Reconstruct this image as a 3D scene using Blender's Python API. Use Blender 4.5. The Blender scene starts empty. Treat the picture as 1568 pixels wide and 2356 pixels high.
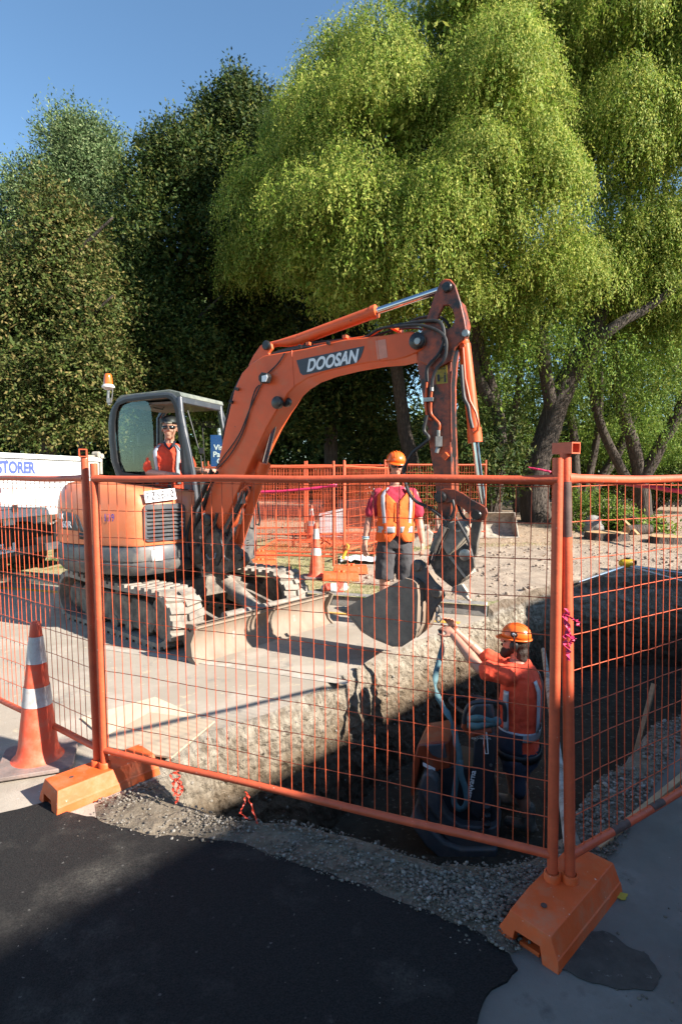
import bpy, bmesh, math, random
import numpy as np
from mathutils import Vector, Matrix, noise
from mathutils.geometry import tessellate_polygon, delaunay_2d_cdt

# ---------------------------------------------------------------- camera
S = bpy.context.scene
COL = S.collection
FPX, CX, CY, CAMH = 1300.0, 784.0, 1178.0, 1.8
TILT = math.atan(81 / 1300.0)
cam_d = bpy.data.cameras.new("camera")
cam_d.sensor_fit = 'VERTICAL'; cam_d.sensor_height = 36.0
cam_d.lens = 36.0 * FPX / 2356.0
cam_d.clip_start = 0.05; cam_d.clip_end = 2000
cam = bpy.data.objects.new("camera", cam_d)
cam.location = (0, 0, CAMH)
cam.rotation_euler = (math.radians(90) - TILT, 0, 0)
COL.objects.link(cam); S.camera = cam

# ---------------------------------------------------------------- light
SUN_AZ = math.atan2(0.896, -0.443)       # clockwise from +Y
SUN_EL = math.radians(30)
sv = Vector((math.sin(SUN_AZ) * math.cos(SUN_EL), math.cos(SUN_AZ) * math.cos(SUN_EL), math.sin(SUN_EL)))
w = bpy.data.worlds.new("World"); S.world = w; w.use_nodes = True
nt = w.node_tree
sky = nt.nodes.new("ShaderNodeTexSky"); sky.sky_type = 'NISHITA'; sky.sun_disc = False
sky.sun_elevation = SUN_EL; sky.sun_rotation = SUN_AZ
sky.air_density = 1.0; sky.dust_density = 0.2; sky.ozone_density = 1.2; sky.altitude = 50
bg = nt.nodes["Background"]; bg.inputs[1].default_value = 0.08
tint = nt.nodes.new("ShaderNodeMix"); tint.data_type = 'RGBA'; tint.blend_type = 'MULTIPLY'; tint.inputs[0].default_value = 1
tint.inputs[7].default_value = (.82, 1.0, 1.06, 1)       # clear, deep blue air
nt.links.new(sky.outputs[0], tint.inputs[6]); nt.links.new(tint.outputs[2], bg.inputs[0])
sun_d = bpy.data.lights.new("sun", 'SUN'); sun_d.energy = 5.0; sun_d.angle = math.radians(0.53)
sun_d.color = (1.0, 0.93, 0.83)
sun = bpy.data.objects.new("sun", sun_d); sun.location = (10, -6, 14)
sun.rotation_euler = (-sv).to_track_quat('-Z', 'Y').to_euler()
COL.objects.link(sun)
S.view_settings.view_transform = 'Standard'; S.view_settings.look = 'None'
S.view_settings.exposure = 1.5; S.view_settings.gamma = 1
S.view_settings.use_curve_mapping = False
S.cycles.max_bounces = 6; S.cycles.diffuse_bounces = 3; S.cycles.glossy_bounces = 3
S.cycles.transmission_bounces = 4; S.cycles.transparent_max_bounces = 8
S.cycles.use_denoising = True

# ---------------------------------------------------------------- helpers
_F = Vector((0, math.cos(TILT), -math.sin(TILT))); _U = Vector((0, math.sin(TILT), math.cos(TILT))); _R = Vector((1, 0, 0))
EYE = Vector((0, 0, CAMH))
V = Vector
def ray(u, v): return _F + _R * ((u - CX) / FPX) - _U * ((v - CY) / FPX)
def P(u, v, y):
    d = ray(u, v); return EYE + d * (y / d.y)
def G(u, v, z=0.0):
    d = ray(u, v); return EYE + d * ((z - CAMH) / d.z)
def onplane(u, v, p0, n):
    d = ray(u, v); return EYE + d * ((V(p0) - EYE).dot(n) / d.dot(n))

def tag(o, label=None, cat=None, group=None, kind=None):
    if label: o["label"] = label
    if cat: o["category"] = cat
    if group: o["group"] = group
    if kind: o["kind"] = kind
    return o
def empty(name, loc, label=None, cat=None, group=None, kind=None, rz=0):
    o = bpy.data.objects.new(name, None); o.location = loc; o.rotation_euler = (0, 0, rz)
    o.empty_display_size = .1
    COL.objects.link(o); tag(o, label, cat, group, kind); return o
def root_loc(p):
    l = V((0, 0, 0))
    while p is not None:
        l = l + V(p.location); p = p.parent
    return l

class MB:
    def __init__(s): s.v = []; s.f = []
    def add(s, vs, fs):
        b = len(s.v); s.v += [tuple(p) for p in vs]; s.f += [tuple(i + b for i in f) for f in fs]; return s
    def obox(s, o, ax, ay, az):
        "box from corner o spanned by three vectors"
        o, ax, ay, az = V(o), V(ax), V(ay), V(az)
        vs = [o, o + ax, o + ax + ay, o + ay, o + az, o + ax + az, o + ax + ay + az, o + ay + az]
        fs = [(0, 3, 2, 1), (4, 5, 6, 7), (0, 1, 5, 4), (1, 2, 6, 5), (2, 3, 7, 6), (3, 0, 4, 7)]
        if ax.cross(ay).dot(az) < 0: fs = [f[::-1] for f in fs]
        return s.add(vs, fs)
    def box(s, c, size, rot=None):
        r = rot if rot is not None else Matrix.Identity(3)
        ax, ay, az = r @ V((size[0], 0, 0)), r @ V((0, size[1], 0)), r @ V((0, 0, size[2]))
        return s.obox(V(c) - (ax + ay + az) / 2, ax, ay, az)
    def beam(s, p, q, w, h, up=(0, 0, 1)):
        p, q = V(p), V(q); d = (q - p); x = d.normalized(); y = V(up).cross(x)
        if y.length < 1e-4: y = V((1, 0, 0)).cross(x)
        y.normalize(); z = x.cross(y)
        return s.obox(p - y * w / 2 - z * h / 2, d, y * w, z * h)
    def prism(s, pts, vec, holes=()):
        pts = [V(p) for p in pts]; vec = V(vec)
        loops = [pts] + [[V(p) for p in h] for h in holes]
        flat = [p for l in loops for p in l]
        n = len(flat)
        tris = tessellate_polygon(loops) if holes else [tuple(range(n))]
        fs = [tuple(t) for t in tris] + [tuple(i + n for i in reversed(t)) for t in tris]
        k = 0
        for l in loops:
            m = len(l)
            for i in range(m): fs.append((k + i, k + (i + 1) % m, k + (i + 1) % m + n, k + i + n))
            k += m
        return s.add(flat + [p + vec for p in flat], fs)
    def tube(s, pts, r, seg=10, caps=True, closed=False, flat=None):
        pts = [V(p) for p in pts]; n = len(pts)
        rs = r if isinstance(r, (list, tuple)) else [r] * n
        vs = []; prev = None
        for i, p in enumerate(pts):
            if closed: t = pts[(i + 1) % n] - pts[i - 1]
            else: t = pts[min(i + 1, n - 1)] - pts[max(i - 1, 0)]
            if t.length < 1e-9: t = V((0, 0, 1))
            t.normalize()
            if prev is None:
                a = V((0, 0, 1)) if abs(t.z) < .9 else V((1, 0, 0)); x = t.cross(a).normalized()
            else:
                x = (prev - t * prev.dot(t)); x = x.normalized() if x.length > 1e-6 else t.orthogonal().normalized()
            prev = x; y = t.cross(x)
            for k in range(seg):
                a = 2 * math.pi * k / seg
                fx, fy = flat if flat else (1, 1)
                vs.append(p + x * math.cos(a) * rs[i] * fx + y * math.sin(a) * rs[i] * fy)
        fs = []
        m = n if closed else n - 1
        for i in range(m):
            for k in range(seg):
                a, b = i * seg + k, i * seg + (k + 1) % seg; c, d = ((i + 1) % n) * seg + (k + 1) % seg, ((i + 1) % n) * seg + k
                fs.append((a, b, c, d))
        if caps and not closed:
            fs.append(tuple(range(seg))[::-1]); fs.append(tuple(range((n - 1) * seg, n * seg)))
        return s.add(vs, fs)
    def cyl(s, p, q, r, seg=16, r2=None): return s.tube([p, q], [r, r if r2 is None else r2], seg)
    def capsule(s, p, q, r0, r1, seg=12):
        p, q = V(p), V(q); d = (q - p); d = d.normalized() if d.length > 1e-6 else V((0, 0, 1))
        pts = []; rs = []
        for a in (90, 65, 40, 15): pts.append(p - d * r0 * math.sin(math.radians(a))); rs.append(max(r0 * math.cos(math.radians(a)), r0 * .04))
        for a in (15, 40, 65, 90): pts.append(q + d * r1 * math.sin(math.radians(a))); rs.append(max(r1 * math.cos(math.radians(a)), r1 * .04))
        return s.tube(pts, rs, seg)
    def chain(s, pts, rs, seg=12):
        for i in range(len(pts) - 1): s.capsule(pts[i], pts[i + 1], rs[i], rs[i + 1], seg)
        return s
    def lathe(s, prof, base=(0, 0, 0), axis=(0, 0, 1), seg=24):
        ax = V(axis).normalized(); x = ax.orthogonal().normalized(); y = ax.cross(x); base = V(base)
        vs = []; n = len(prof)
        for r, h in prof:
            for k in range(seg):
                a = 2 * math.pi * k / seg; vs.append(base + ax * h + (x * math.cos(a) + y * math.sin(a)) * max(r, 1e-4))
        fs = [(i * seg + k, i * seg + (k + 1) % seg, (i + 1) * seg + (k + 1) % seg, (i + 1) * seg + k) for i in range(n - 1) for k in range(seg)]
        fs.append(tuple(range(seg))[::-1]); fs.append(tuple(range((n - 1) * seg, n * seg)))
        return s.add(vs, fs)
    def ell(s, c, rad, rot=None, nu=16, nv=10):
        r = rot if rot is not None else Matrix.Identity(3); c = V(c); vs = []
        for i in range(nv + 1):
            th = math.pi * min(max(i / nv, .01), .99)
            for k in range(nu):
                a = 2 * math.pi * k / nu
                vs.append(c + r @ V((rad[0] * math.sin(th) * math.cos(a), rad[1] * math.sin(th) * math.sin(a), rad[2] * math.cos(th))))
        fs = [(i * nu + k, (i + 1) * nu + k, (i + 1) * nu + (k + 1) % nu, i * nu + (k + 1) % nu) for i in range(nv) for k in range(nu)]
        fs.append(tuple(range(nu))); fs.append(tuple(range(nv * nu, nv * nu + nu))[::-1])
        return s.add(vs, fs)
    def loft(s, rings):
        n = len(rings[0]); m = len(rings)
        vs = [p for r in rings for p in r]
        fs = [(i * n + k, i * n + (k + 1) % n, (i + 1) * n + (k + 1) % n, (i + 1) * n + k) for i in range(m - 1) for k in range(n)]
        fs.append(tuple(range(n))[::-1]); fs.append(tuple(range((m - 1) * n, m * n)))
        return s.add(vs, fs)
    def grid(s, rows):
        m, n = len(rows), len(rows[0])
        return s.add([p for r in rows for p in r], [(i * n + k, i * n + k + 1, (i + 1) * n + k + 1, (i + 1) * n + k) for i in range(m - 1) for k in range(n - 1)])
    def build(s, name, mat, parent=None, smooth=True, ang=38, bevel=0, bseg=2, remesh=0, smoothit=0, solid=0, fixn=True, subsurf=0, disp=None):
        me = bpy.data.meshes.new(name)
        off = root_loc(parent)
        me.from_pydata([tuple(V(p) - off) for p in s.v], [], s.f)
        if fixn:
            bm = bmesh.new(); bm.from_mesh(me); bmesh.ops.recalc_face_normals(bm, faces=bm.faces); bm.to_mesh(me); bm.free()
        me.materials.append(mat)
        o = bpy.data.objects.new(name, me); COL.objects.link(o)
        if parent is not None: o.parent = parent
        if solid:
            md = o.modifiers.new("s", 'SOLIDIFY'); md.thickness = solid; md.offset = 0
        if bevel:
            md = o.modifiers.new("b", 'BEVEL'); md.width = bevel; md.segments = bseg; md.limit_method = 'ANGLE'; md.angle_limit = math.radians(35)
        if remesh:
            md = o.modifiers.new("r", 'REMESH'); md.mode = 'VOXEL'; md.voxel_size = remesh; md.use_smooth_shade = True
        if smoothit:
            md = o.modifiers.new("m", 'SMOOTH'); md.iterations = smoothit; md.factor = .5
        if subsurf:
            md = o.modifiers.new("ss", 'SUBSURF'); md.levels = subsurf; md.render_levels = subsurf
        if disp:
            tx = bpy.data.textures.new(name + "_t", 'CLOUDS'); tx.noise_scale = disp[1]
            md = o.modifiers.new("d", 'DISPLACE'); md.texture = tx; md.strength = disp[0]; md.mid_level = .5; md.texture_coords = 'LOCAL'
        if smooth:
            me.shade_smooth() if hasattr(me, 'shade_smooth') else None
            try: me.set_sharp_from_angle(angle=math.radians(ang))
            except Exception: pass
        return o

class Fr:
    "local frame: origin and three axes"
    def __init__(s, o, x, y, z=(0, 0, 1)): s.o = V(o); s.x = V(x); s.y = V(y); s.z = V(z)
    def __call__(s, a, b, c): return s.o + s.x * a + s.y * b + s.z * c
    def rot(s): return Matrix((s.x, s.y, s.z)).transposed()

def copy_tree(o, parent=None):
    c = o.copy(); COL.objects.link(c); c.parent = parent
    for ch in list(o.children): copy_tree(ch, c)
    return c

def text_mesh(name, txt, size, o, xd, yd, mat, parent=None, depth=.0015, shear=0, align='CENTER', sx=1.0, bold=0.0, spacing=1.0):
    cu = bpy.data.curves.new(name, 'FONT'); cu.body = txt; cu.size = size; cu.extrude = depth; cu.align_x = align; cu.align_y = 'CENTER'
    cu.shear = shear; cu.offset = bold; cu.space_character = spacing; cu.space_line = .9
    t = bpy.data.objects.new(name, cu); COL.objects.link(t)
    dg = bpy.context.evaluated_depsgraph_get()
    me = bpy.data.meshes.new_from_object(t.evaluated_get(dg))
    bpy.data.objects.remove(t); bpy.data.curves.remove(cu)
    x, y = V(xd).normalized(), V(yd).normalized(); z = x.cross(y)
    off = root_loc(parent)
    for v in me.vertices:
        v.co = V(o) + x * v.co.x * sx + y * v.co.y + z * v.co.z - off
    me.name = name; me.materials.clear(); me.materials.append(mat)
    ob = bpy.data.objects.new(name, me); COL.objects.link(ob)
    if parent is not None: ob.parent = parent
    return ob

# ---------------------------------------------------------------- materials
def lin(c): return tuple(((x / 12.92) if x <= .04045 else ((x + .055) / 1.055) ** 2.4) for x in c)
def pm(name, col, rough=.6, metal=0.0, var=.12, scale=6.0, bump=0.0, bscale=60.0, dirt=None, coat=0.0, spots=None, spec=.5, coords='Object', stretch=None, emit=None):
    "procedural principled paint / metal / cloth; dirt=(colour, amount, scale); spots=(colour, threshold, scale)"
    m = bpy.data.materials.new(name); m.use_nodes = True; t = m.node_tree; N = t.nodes; L = t.links
    b = N["Principled BSDF"]
    b.inputs["Roughness"].default_value = rough; b.inputs["Metallic"].default_value = metal
    b.inputs["Coat Weight"].default_value = coat; b.inputs["Specular IOR Level"].default_value = spec
    tc = N.new("ShaderNodeTexCoord"); src = tc.outputs[coords]
    if stretch:
        mp = N.new("ShaderNodeMapping"); mp.inputs[3].default_value = stretch; L.new(src, mp.inputs[0]); src = mp.outputs[0]
    n1 = N.new("ShaderNodeTexNoise"); n1.inputs["Scale"].default_value = scale; n1.inputs["Detail"].default_value = 6; n1.inputs["Roughness"].default_value = .65
    L.new(src, n1.inputs[0])
    cr = N.new("ShaderNodeValToRGB"); cr.color_ramp.elements[0].position = .3; cr.color_ramp.elements[1].position = .7
    cr.color_ramp.elements[0].color = tuple(max(0, c * (1 - var)) for c in col) + (1,); cr.color_ramp.elements[1].color = tuple(min(1, c * (1 + var)) for c in col) + (1,)
    L.new(n1.outputs[0], cr.inputs[0]); out = cr.outputs[0]
    def over(out, colr, lo, hi, sc, det=8):
        n = N.new("ShaderNodeTexNoise"); n.inputs["Scale"].default_value = sc; n.inputs["Detail"].default_value = det; n.inputs["Roughness"].default_value = .7
        L.new(src, n.inputs[0]); r = N.new("ShaderNodeValToRGB"); r.color_ramp.elements[0].position = lo; r.color_ramp.elements[1].position = hi
        L.new(n.outputs[0], r.inputs[0]); mx = N.new("ShaderNodeMix"); mx.data_type = 'RGBA'
        L.new(r.outputs[0], mx.inputs[0]); L.new(out, mx.inputs[6]); mx.inputs[7].default_value = tuple(colr) + (1,)
        return mx.outputs[2]
    if dirt: out = over(out, dirt[0], 1 - dirt[1] - .12, 1 - dirt[1] + .12, dirt[2])
    if spots: out = over(out, spots[0], spots[1], spots[1] + .03, spots[2], 3)
    L.new(out, b.inputs["Base Color"])
    rm = N.new("ShaderNodeMapRange"); rm.inputs[3].default_value = max(0, rough - .12); rm.inputs[4].default_value = min(1, rough + .12)
    L.new(n1.outputs[0], rm.inputs[0]); L.new(rm.outputs[0], b.inputs["Roughness"])
    if bump:
        n2 = N.new("ShaderNodeTexNoise"); n2.inputs["Scale"].default_value = bscale; n2.inputs["Detail"].default_value = 8; L.new(src, n2.inputs[0])
        bp = N.new("ShaderNodeBump"); bp.inputs["Strength"].default_value = 1; bp.inputs["Distance"].default_value = bump
        L.new(n2.outputs[0], bp.inputs["Height"]); L.new(bp.outputs[0], b.inputs["Normal"])
    if emit:
        b.inputs["Emission Color"].default_value = tuple(emit) + (1,); b.inputs["Emission Strength"].default_value = 0
    return m

DUST = (.30, .25, .19)
M = dict(
    orange_faded=pm("faded_cover_orange", (.70, .19, .075), .38, var=.08, scale=2, coat=.2, dirt=((.60, .25, .14), .40, 3), spots=((.75, .5, .4), .74, 30)),
    orange=pm("excavator_orange", (.70, .105, .026), .45, var=.14, scale=3, coat=.08, spec=.35, dirt=((.58, .15, .06), .36, 5), spots=((.05, .035, .03), .72, 14), bump=.0006, bscale=25),
    orange_grease=pm("orange_greasy", (.42, .07, .02), .45, var=.3, scale=5, dirt=((.025, .02, .018), .5, 6), bump=.0015, bscale=60),
    grease=pm("black_grease", (.018, .016, .015), .3, var=.5, scale=14, bump=.003, bscale=50),
    dgrey=pm("dark_grey_paint", (.055, .06, .068), .45, var=.2, scale=3, dirt=((.16, .145, .125), .42, 4), spots=((.3, .28, .25), .72, 24)),
    cabgrey=pm("cab_grey_paint", (.045, .05, .06), .38, var=.12, scale=2, coat=.2, dirt=((.12, .12, .12), .36, 5)),
    black=pm("black_plastic", (.012, .012, .013), .5, var=.3),
    rubber=pm("hose_rubber", (.02, .02, .021), .55, var=.3, scale=20),
    chrome=pm("chrome_rod", (.62, .64, .66), .12, metal=1, var=.05),
    steel=pm("bare_steel", (.32, .31, .29), .42, metal=.8, var=.3, scale=20),
    track=pm("dusty_track_rubber", (.27, .235, .195), .9, var=.25, scale=6, dirt=((.12, .105, .09), .42, 7), bump=.004, bscale=30),
    muddy=pm("muddy_steel", (.15, .13, .11), .8, var=.3, scale=8, dirt=((.33, .285, .23), .5, 5), bump=.004, bscale=40),
    muddy_dark=pm("dark_muddy_steel", (.075, .065, .055), .75, var=.4, scale=8, dirt=((.25, .21, .165), .48, 6), bump=.003, bscale=40),
    bladem=pm("worn_blade_steel", (.23, .18, .135), .78, var=.2, scale=6, dirt=((.24, .15, .10), .42, 7), bump=.003, bscale=30, stretch=(1, 1, .3)),
    hitch=pm("dusty_hitch_steel", (.40, .35, .28), .7, var=.2, scale=8, dirt=((.16, .14, .115), .45, 10), bump=.002, bscale=50),
    white=pm("white_paint", (.70, .71, .70), .45, var=.05, scale=3, dirt=((.42, .39, .34), .36, 3), spots=((.25, .2, .15), .74, 12)),
    whitelbl=pm("white_lettering", (.75, .76, .76), .5, var=.06, scale=20),
    sticker=pm("white_sticker", (.82, .82, .81), .5, var=.03),
    blue=pm("sign_blue", (.02, .075, .24), .4, var=.08),
    ink=pm("dark_ink", (.02, .02, .03), .5),
    inkblue=pm("blue_ink", (.05, .06, .32), .5),
    yellow=pm("warning_yellow", (.42, .30, .03), .5, var=.2, dirt=((.2, .13, .03), .4, 20)),
    amber=pm("amber_lens", (.55, .12, .012), .15, coat=.6),
    fence=pm("fence_orange_paint", (.62, .105, .04), .5, var=.16, scale=9, dirt=((.50, .085, .035), .45, 14), spots=((.72, .58, .5), .70, 55), bump=.0008, bscale=90),
    fence_rust=pm("rusty_bare_steel", (.10, .06, .05), .7, var=.4, scale=20, bump=.001),
    wire=pm("wire_orange", (.60, .10, .035), .45, var=.25, scale=30, dirt=((.35, .05, .02), .35, 20)),
    block=pm("fence_foot_plastic", (.70, .105, .018), .6, var=.1, scale=8, dirt=((.58, .17, .075), .42, 10), spots=((.75, .6, .5), .69, 26), bump=.0015, bscale=30),
    cone=pm("cone_orange", (.78, .095, .04), .6, var=.12, scale=8, dirt=((.62, .17, .10), .42, 12), spots=((.10, .04, .03), .73, 14), bump=.001),
    conew=pm("cone_white", (.56, .54, .52), .6, var=.12, scale=10, dirt=((.42, .30, .25), .42, 12), spots=((.5, .12, .07), .70, 9)),
    conebase=pm("cone_base_rubber", (.22, .17, .15), .85, var=.3, dirt=((.35, .2, .16), .4, 10), bump=.003),
    hivis=pm("hivis_orange_cloth", (.92, .14, .02), .85, var=.10, scale=6, bump=.02, bscale=9, dirt=((.70, .12, .03), .3, 7)),
    swing=pm("oily_casting", (.035, .03, .026), .55, var=.5, scale=9, dirt=((.17, .14, .11), .45, 9), bump=.006, bscale=30),
    hivis_shirt=pm("hivis_shirt_cloth", (.88, .085, .035), .85, var=.10, scale=6, bump=.02, bscale=9, dirt=((.62, .09, .04), .34, 6)),
    bucket=pm("dusty_bucket_steel", (.25, .205, .16), .8, var=.25, scale=5, dirt=((.14, .12, .10), .42, 7), bump=.003, bscale=40),
    hardhat=pm("hardhat_orange", (.88, .14, .015), .3, var=.04, coat=.4, spots=((.5, .2, .1), .74, 30)),
    skin=pm("skin", (.52, .26, .18), .5, var=.14, scale=12, bump=.001, bscale=80),
    skin_t=pm("tanned_skin", (.46, .22, .15), .5, var=.14, scale=12, bump=.001, bscale=80),
    pink=pm("pink_tape", (.62, .03, .12), .5, var=.2, scale=40),
    wood=pm("timber", (.42, .28, .16), .75, var=.25, scale=5, stretch=(1, 1, 6), bump=.001),
    ply=pm("plywood", (.43, .345, .25), .75, var=.12, scale=2, dirt=((.42, .33, .23), .45, 3), stretch=(6, 1, 1)),
    teal=pm("teal_webbing", (.075, .15, .17), .8, var=.15, scale=30),
    pipe=pm("dirty_white_pipe", (.42, .41, .38), .6, var=.15, dirt=((.12, .09, .07), .45, 9)),
    navy=pm("navy_cloth", (.03, .035, .055), .9, var=.2, bump=.01, bscale=9),
    shorts=pm("charcoal_cloth", (.055, .052, .055), .9, var=.2, bump=.012, bscale=9),
    redshirt=pm("crimson_cloth", (.40, .025, .055), .9, var=.15, bump=.01, bscale=9),
    hair=pm("dark_hair", (.03, .016, .01), .7, var=.4, scale=60, bump=.006, bscale=90),
)
def glass_mat(name, col=(.75, .85, .8), alpha=.25, rough=.02):
    m = bpy.data.materials.new(name); m.use_nodes = True; t = m.node_tree; t.nodes.clear()
    o = t.nodes.new("ShaderNodeOutputMaterial"); mx = t.nodes.new("ShaderNodeMixShader")
    tr = t.nodes.new("ShaderNodeBsdfTransparent"); tr.inputs[0].default_value = (col[0] * .85, col[1] * .85, col[2] * .85, 1)
    gl = t.nodes.new("ShaderNodeBsdfGlossy"); gl.inputs[1].default_value = rough
    fr = t.nodes.new("ShaderNodeFresnel"); fr.inputs[0].default_value = 1.45
    nz = t.nodes.new("ShaderNodeTexNoise"); nz.inputs["Scale"].default_value = 3
    mt = t.nodes.new("ShaderNodeMath"); mt.operation = 'MULTIPLY_ADD'; mt.inputs[1].default_value = 1.2; mt.inputs[2].default_value = .015
    t.links.new(fr.outputs[0], mt.inputs[0]); t.links.new(mt.outputs[0], mx.inputs[0])
    t.links.new(tr.outputs[0], mx.inputs[1]); t.links.new(gl.outputs[0], mx.inputs[2]); t.links.new(mx.outputs[0], o.inputs[0])
    return m
M['glass'] = glass_mat("cab_glass")
M['lens'] = pm("dark_lens", (.01, .01, .012), .08, coat=.5)

def leaf_mat(name, cols, trans=.3, rough=.6, hue_noise=1.3):
    "leaf colour picked per leaf; a little light passes through"
    m = bpy.data.materials.new(name); m.use_nodes = True; t = m.node_tree; N = t.nodes; L = t.links; N.clear()
    o = N.new("ShaderNodeOutputMaterial"); g = N.new("ShaderNodeNewGeometry")
    cr = N.new("ShaderNodeValToRGB"); el = cr.color_ramp.elements
    while len(el) < len(cols): el.new(.5)
    for i, c in enumerate(cols): el[i].position = i / (len(cols) - 1); el[i].color = (*c, 1)
    L.new(g.outputs["Random Per Island"], cr.inputs[0])
    tc = N.new("ShaderNodeTexCoord"); nz = N.new("ShaderNodeTexNoise"); nz.inputs["Scale"].default_value = hue_noise; L.new(tc.outputs["Object"], nz.inputs[0])
    hs = N.new("ShaderNodeHueSaturation"); mr = N.new("ShaderNodeMapRange"); mr.inputs[1].default_value = .3; mr.inputs[2].default_value = .7; mr.inputs[3].default_value = .75; mr.inputs[4].default_value = 1.25
    L.new(nz.outputs[0], mr.inputs[0]); L.new(mr.outputs[0], hs.inputs["Value"]); L.new(cr.outputs[0], hs.inputs["Color"])
    pb = N.new("ShaderNodeBsdfPrincipled"); pb.inputs["Roughness"].default_value = rough; pb.inputs["Specular IOR Level"].default_value = .16; L.new(hs.outputs[0], pb.inputs["Base Color"])
    tr = N.new("ShaderNodeBsdfTranslucent"); L.new(hs.outputs[0], tr.inputs[0])
    mx = N.new("ShaderNodeMixShader"); mx.inputs[0].default_value = trans
    L.new(pb.outputs[0], mx.inputs[1]); L.new(tr.outputs[0], mx.inputs[2]); L.new(mx.outputs[0], o.inputs[0])
    return m
M['leaf_willow'] = leaf_mat("willow_leaf", [(.085, .15, .018), (.16, .24, .03), (.24, .31, .048), (.44, .43, .10), (.27, .33, .065)], .38)
M['leaf_dark'] = leaf_mat("dark_leaf", [(.014, .030, .006), (.026, .050, .009), (.05, .075, .014), (.12, .12, .03)], .15)
M['leaf_brown'] = leaf_mat("brownish_leaf", [(.028, .046, .009), (.055, .08, .016), (.095, .11, .028), (.21, .155, .055)], .2)
M['leaf_pale'] = leaf_mat("pale_leaf", [(.05, .09, .03), (.08, .13, .045), (.13, .18, .07), (.24, .28, .13)], .25)
M['leaf_shrub'] = leaf_mat("shrub_leaf", [(.04, .09, .012), (.09, .16, .02), (.16, .24, .03), (.22, .26, .05)], .25)
M['leaf_mid'] = leaf_mat('thicket_leaf', [(.02, .035, .008), (.045, .075, .014), (.10, .14, .03), (.20, .24, .06)], .25)
M['bark'] = pm("tree_bark", (.055, .04, .03), .9, var=.45, scale=5, stretch=(4, 4, .6), bump=.05, bscale=9, dirt=((.15, .125, .10), .36, 5))
# ================================================================ SETTING
rnd = random.Random(7)
def nz3(p, s=1.0, o=0.0): return noise.noise(V((p[0] * s + o, p[1] * s, (p[2] if len(p) > 2 else 0) * s)))
K1 = G(699, 1364, .15); K2 = G(1133, 1393, .15)
KD = (V((K2.x, K2.y, 0)) - V((K1.x, K1.y, 0))).normalized(); KN = V((-KD.y, KD.x, 0))        # along kerb, away from road
K0 = V((K1.x, K1.y, 0))
def kb(x, y): return (V((x, y, 0)) - K0).dot(KN)
def ka(x, y): return (V((x, y, 0)) - K0).dot(KD)
def hz(x, y):
    b = kb(x, y)
    if b < 0: return 0.0
    z = .14 + .032 * min(b, 9) + .012 * min(max(b - 9, 0), 40)
    f = min(1, b / .5)
    d = dirt_w(x, y)
    z += f * (.02 * nz3((x, y), .9) + (.012 + .03 * d) * nz3((x, y), 4.5, 3) + .02 * d * nz3((x, y), 13, 8))
    return z
def dirt_w(x, y):
    "bare trampled soil around the excavation behind the kerb"
    cx_, cy_ = 4.2, 9.6
    q = math.hypot((x - cx_) / 3.9, (y - cy_) / 2.7) + .25 * nz3((x, y), .8, 5)
    return max(0, min(1, (1.12 - q) * 4))
RIM = [(-1.17, 3.52), (-.93, 3.90), (-.50, 4.25), (0, 5.0), (.28, 5.39), (1.06, 6.40), (2.0, 7.30), (2.75, 8.05), (3.45, 8.65), (4.0, 8.92),
       (5.2, 8.95), (7.2, 8.8), (6.9, 8.5), (4.6, 6.2), (2.59, 4.19), (2.30, 4.01), (1.81, 3.47), (1.51, 3.21), (1.24, 2.87), (1.045, 2.63), (.92, 2.56),
       (.68, 2.50), (.535, 2.53), (.454, 2.52), (.254, 2.62), (.08, 2.71), (-.115, 2.78), (-.356, 2.85), (-.607, 2.87), (-.92, 3.03), (-1.10, 3.26)]
def inside(p, poly):
    x, y = p[0], p[1]; c = False; j = len(poly) - 1
    for i in range(len(poly)):
        xi, yi = poly[i][0], poly[i][1]; xj, yj = poly[j][0], poly[j][1]
        if (yi > y) != (yj > y) and x < (xj - xi) * (y - yi) / (yj - yi) + xi: c = not c
        j = i
    return c
# resample the rim with a broken, uneven edge
RS = []
for i in range(len(RIM)):
    a, b = V((*RIM[i], 0)), V((*RIM[(i + 1) % len(RIM)], 0)); n = max(1, int((b - a).length / (.04 if a.y < 8 else .12)))
    for k in range(n): RS.append(a.lerp(b, k / n))
RR = []
for i, p in enumerate(RS):
    t = (RS[(i + 1) % len(RS)] - RS[i - 1]).normalized(); nn = V((-t.y, t.x, 0))
    amp = .035 if (kb(p.x, p.y) < 0) else .07
    q = p + nn * (amp * nz3(p, 2.2) + .02 * nz3(p, 9, 4))
    RR.append((q.x, q.y))
area = sum(RR[i - 1][0] * RR[i][1] - RR[i][0] * RR[i - 1][1] for i in range(len(RR)))
CCW = area > 0

def attr_mesh(name, vs, fs, mat, kind='structure', attrs=None, smooth=True):
    me = bpy.data.meshes.new(name); me.from_pydata([tuple(v) for v in vs], [], fs); me.materials.append(mat)
    if attrs is not None:
        at = me.color_attributes.new("mask", 'FLOAT_COLOR', 'POINT')
        at.data.foreach_set("color", np.array(attrs, dtype=np.float32).ravel())
    if smooth: me.shade_smooth()
    o = bpy.data.objects.new(name, me); COL.objects.link(o); tag(o, kind=kind); return o

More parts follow.
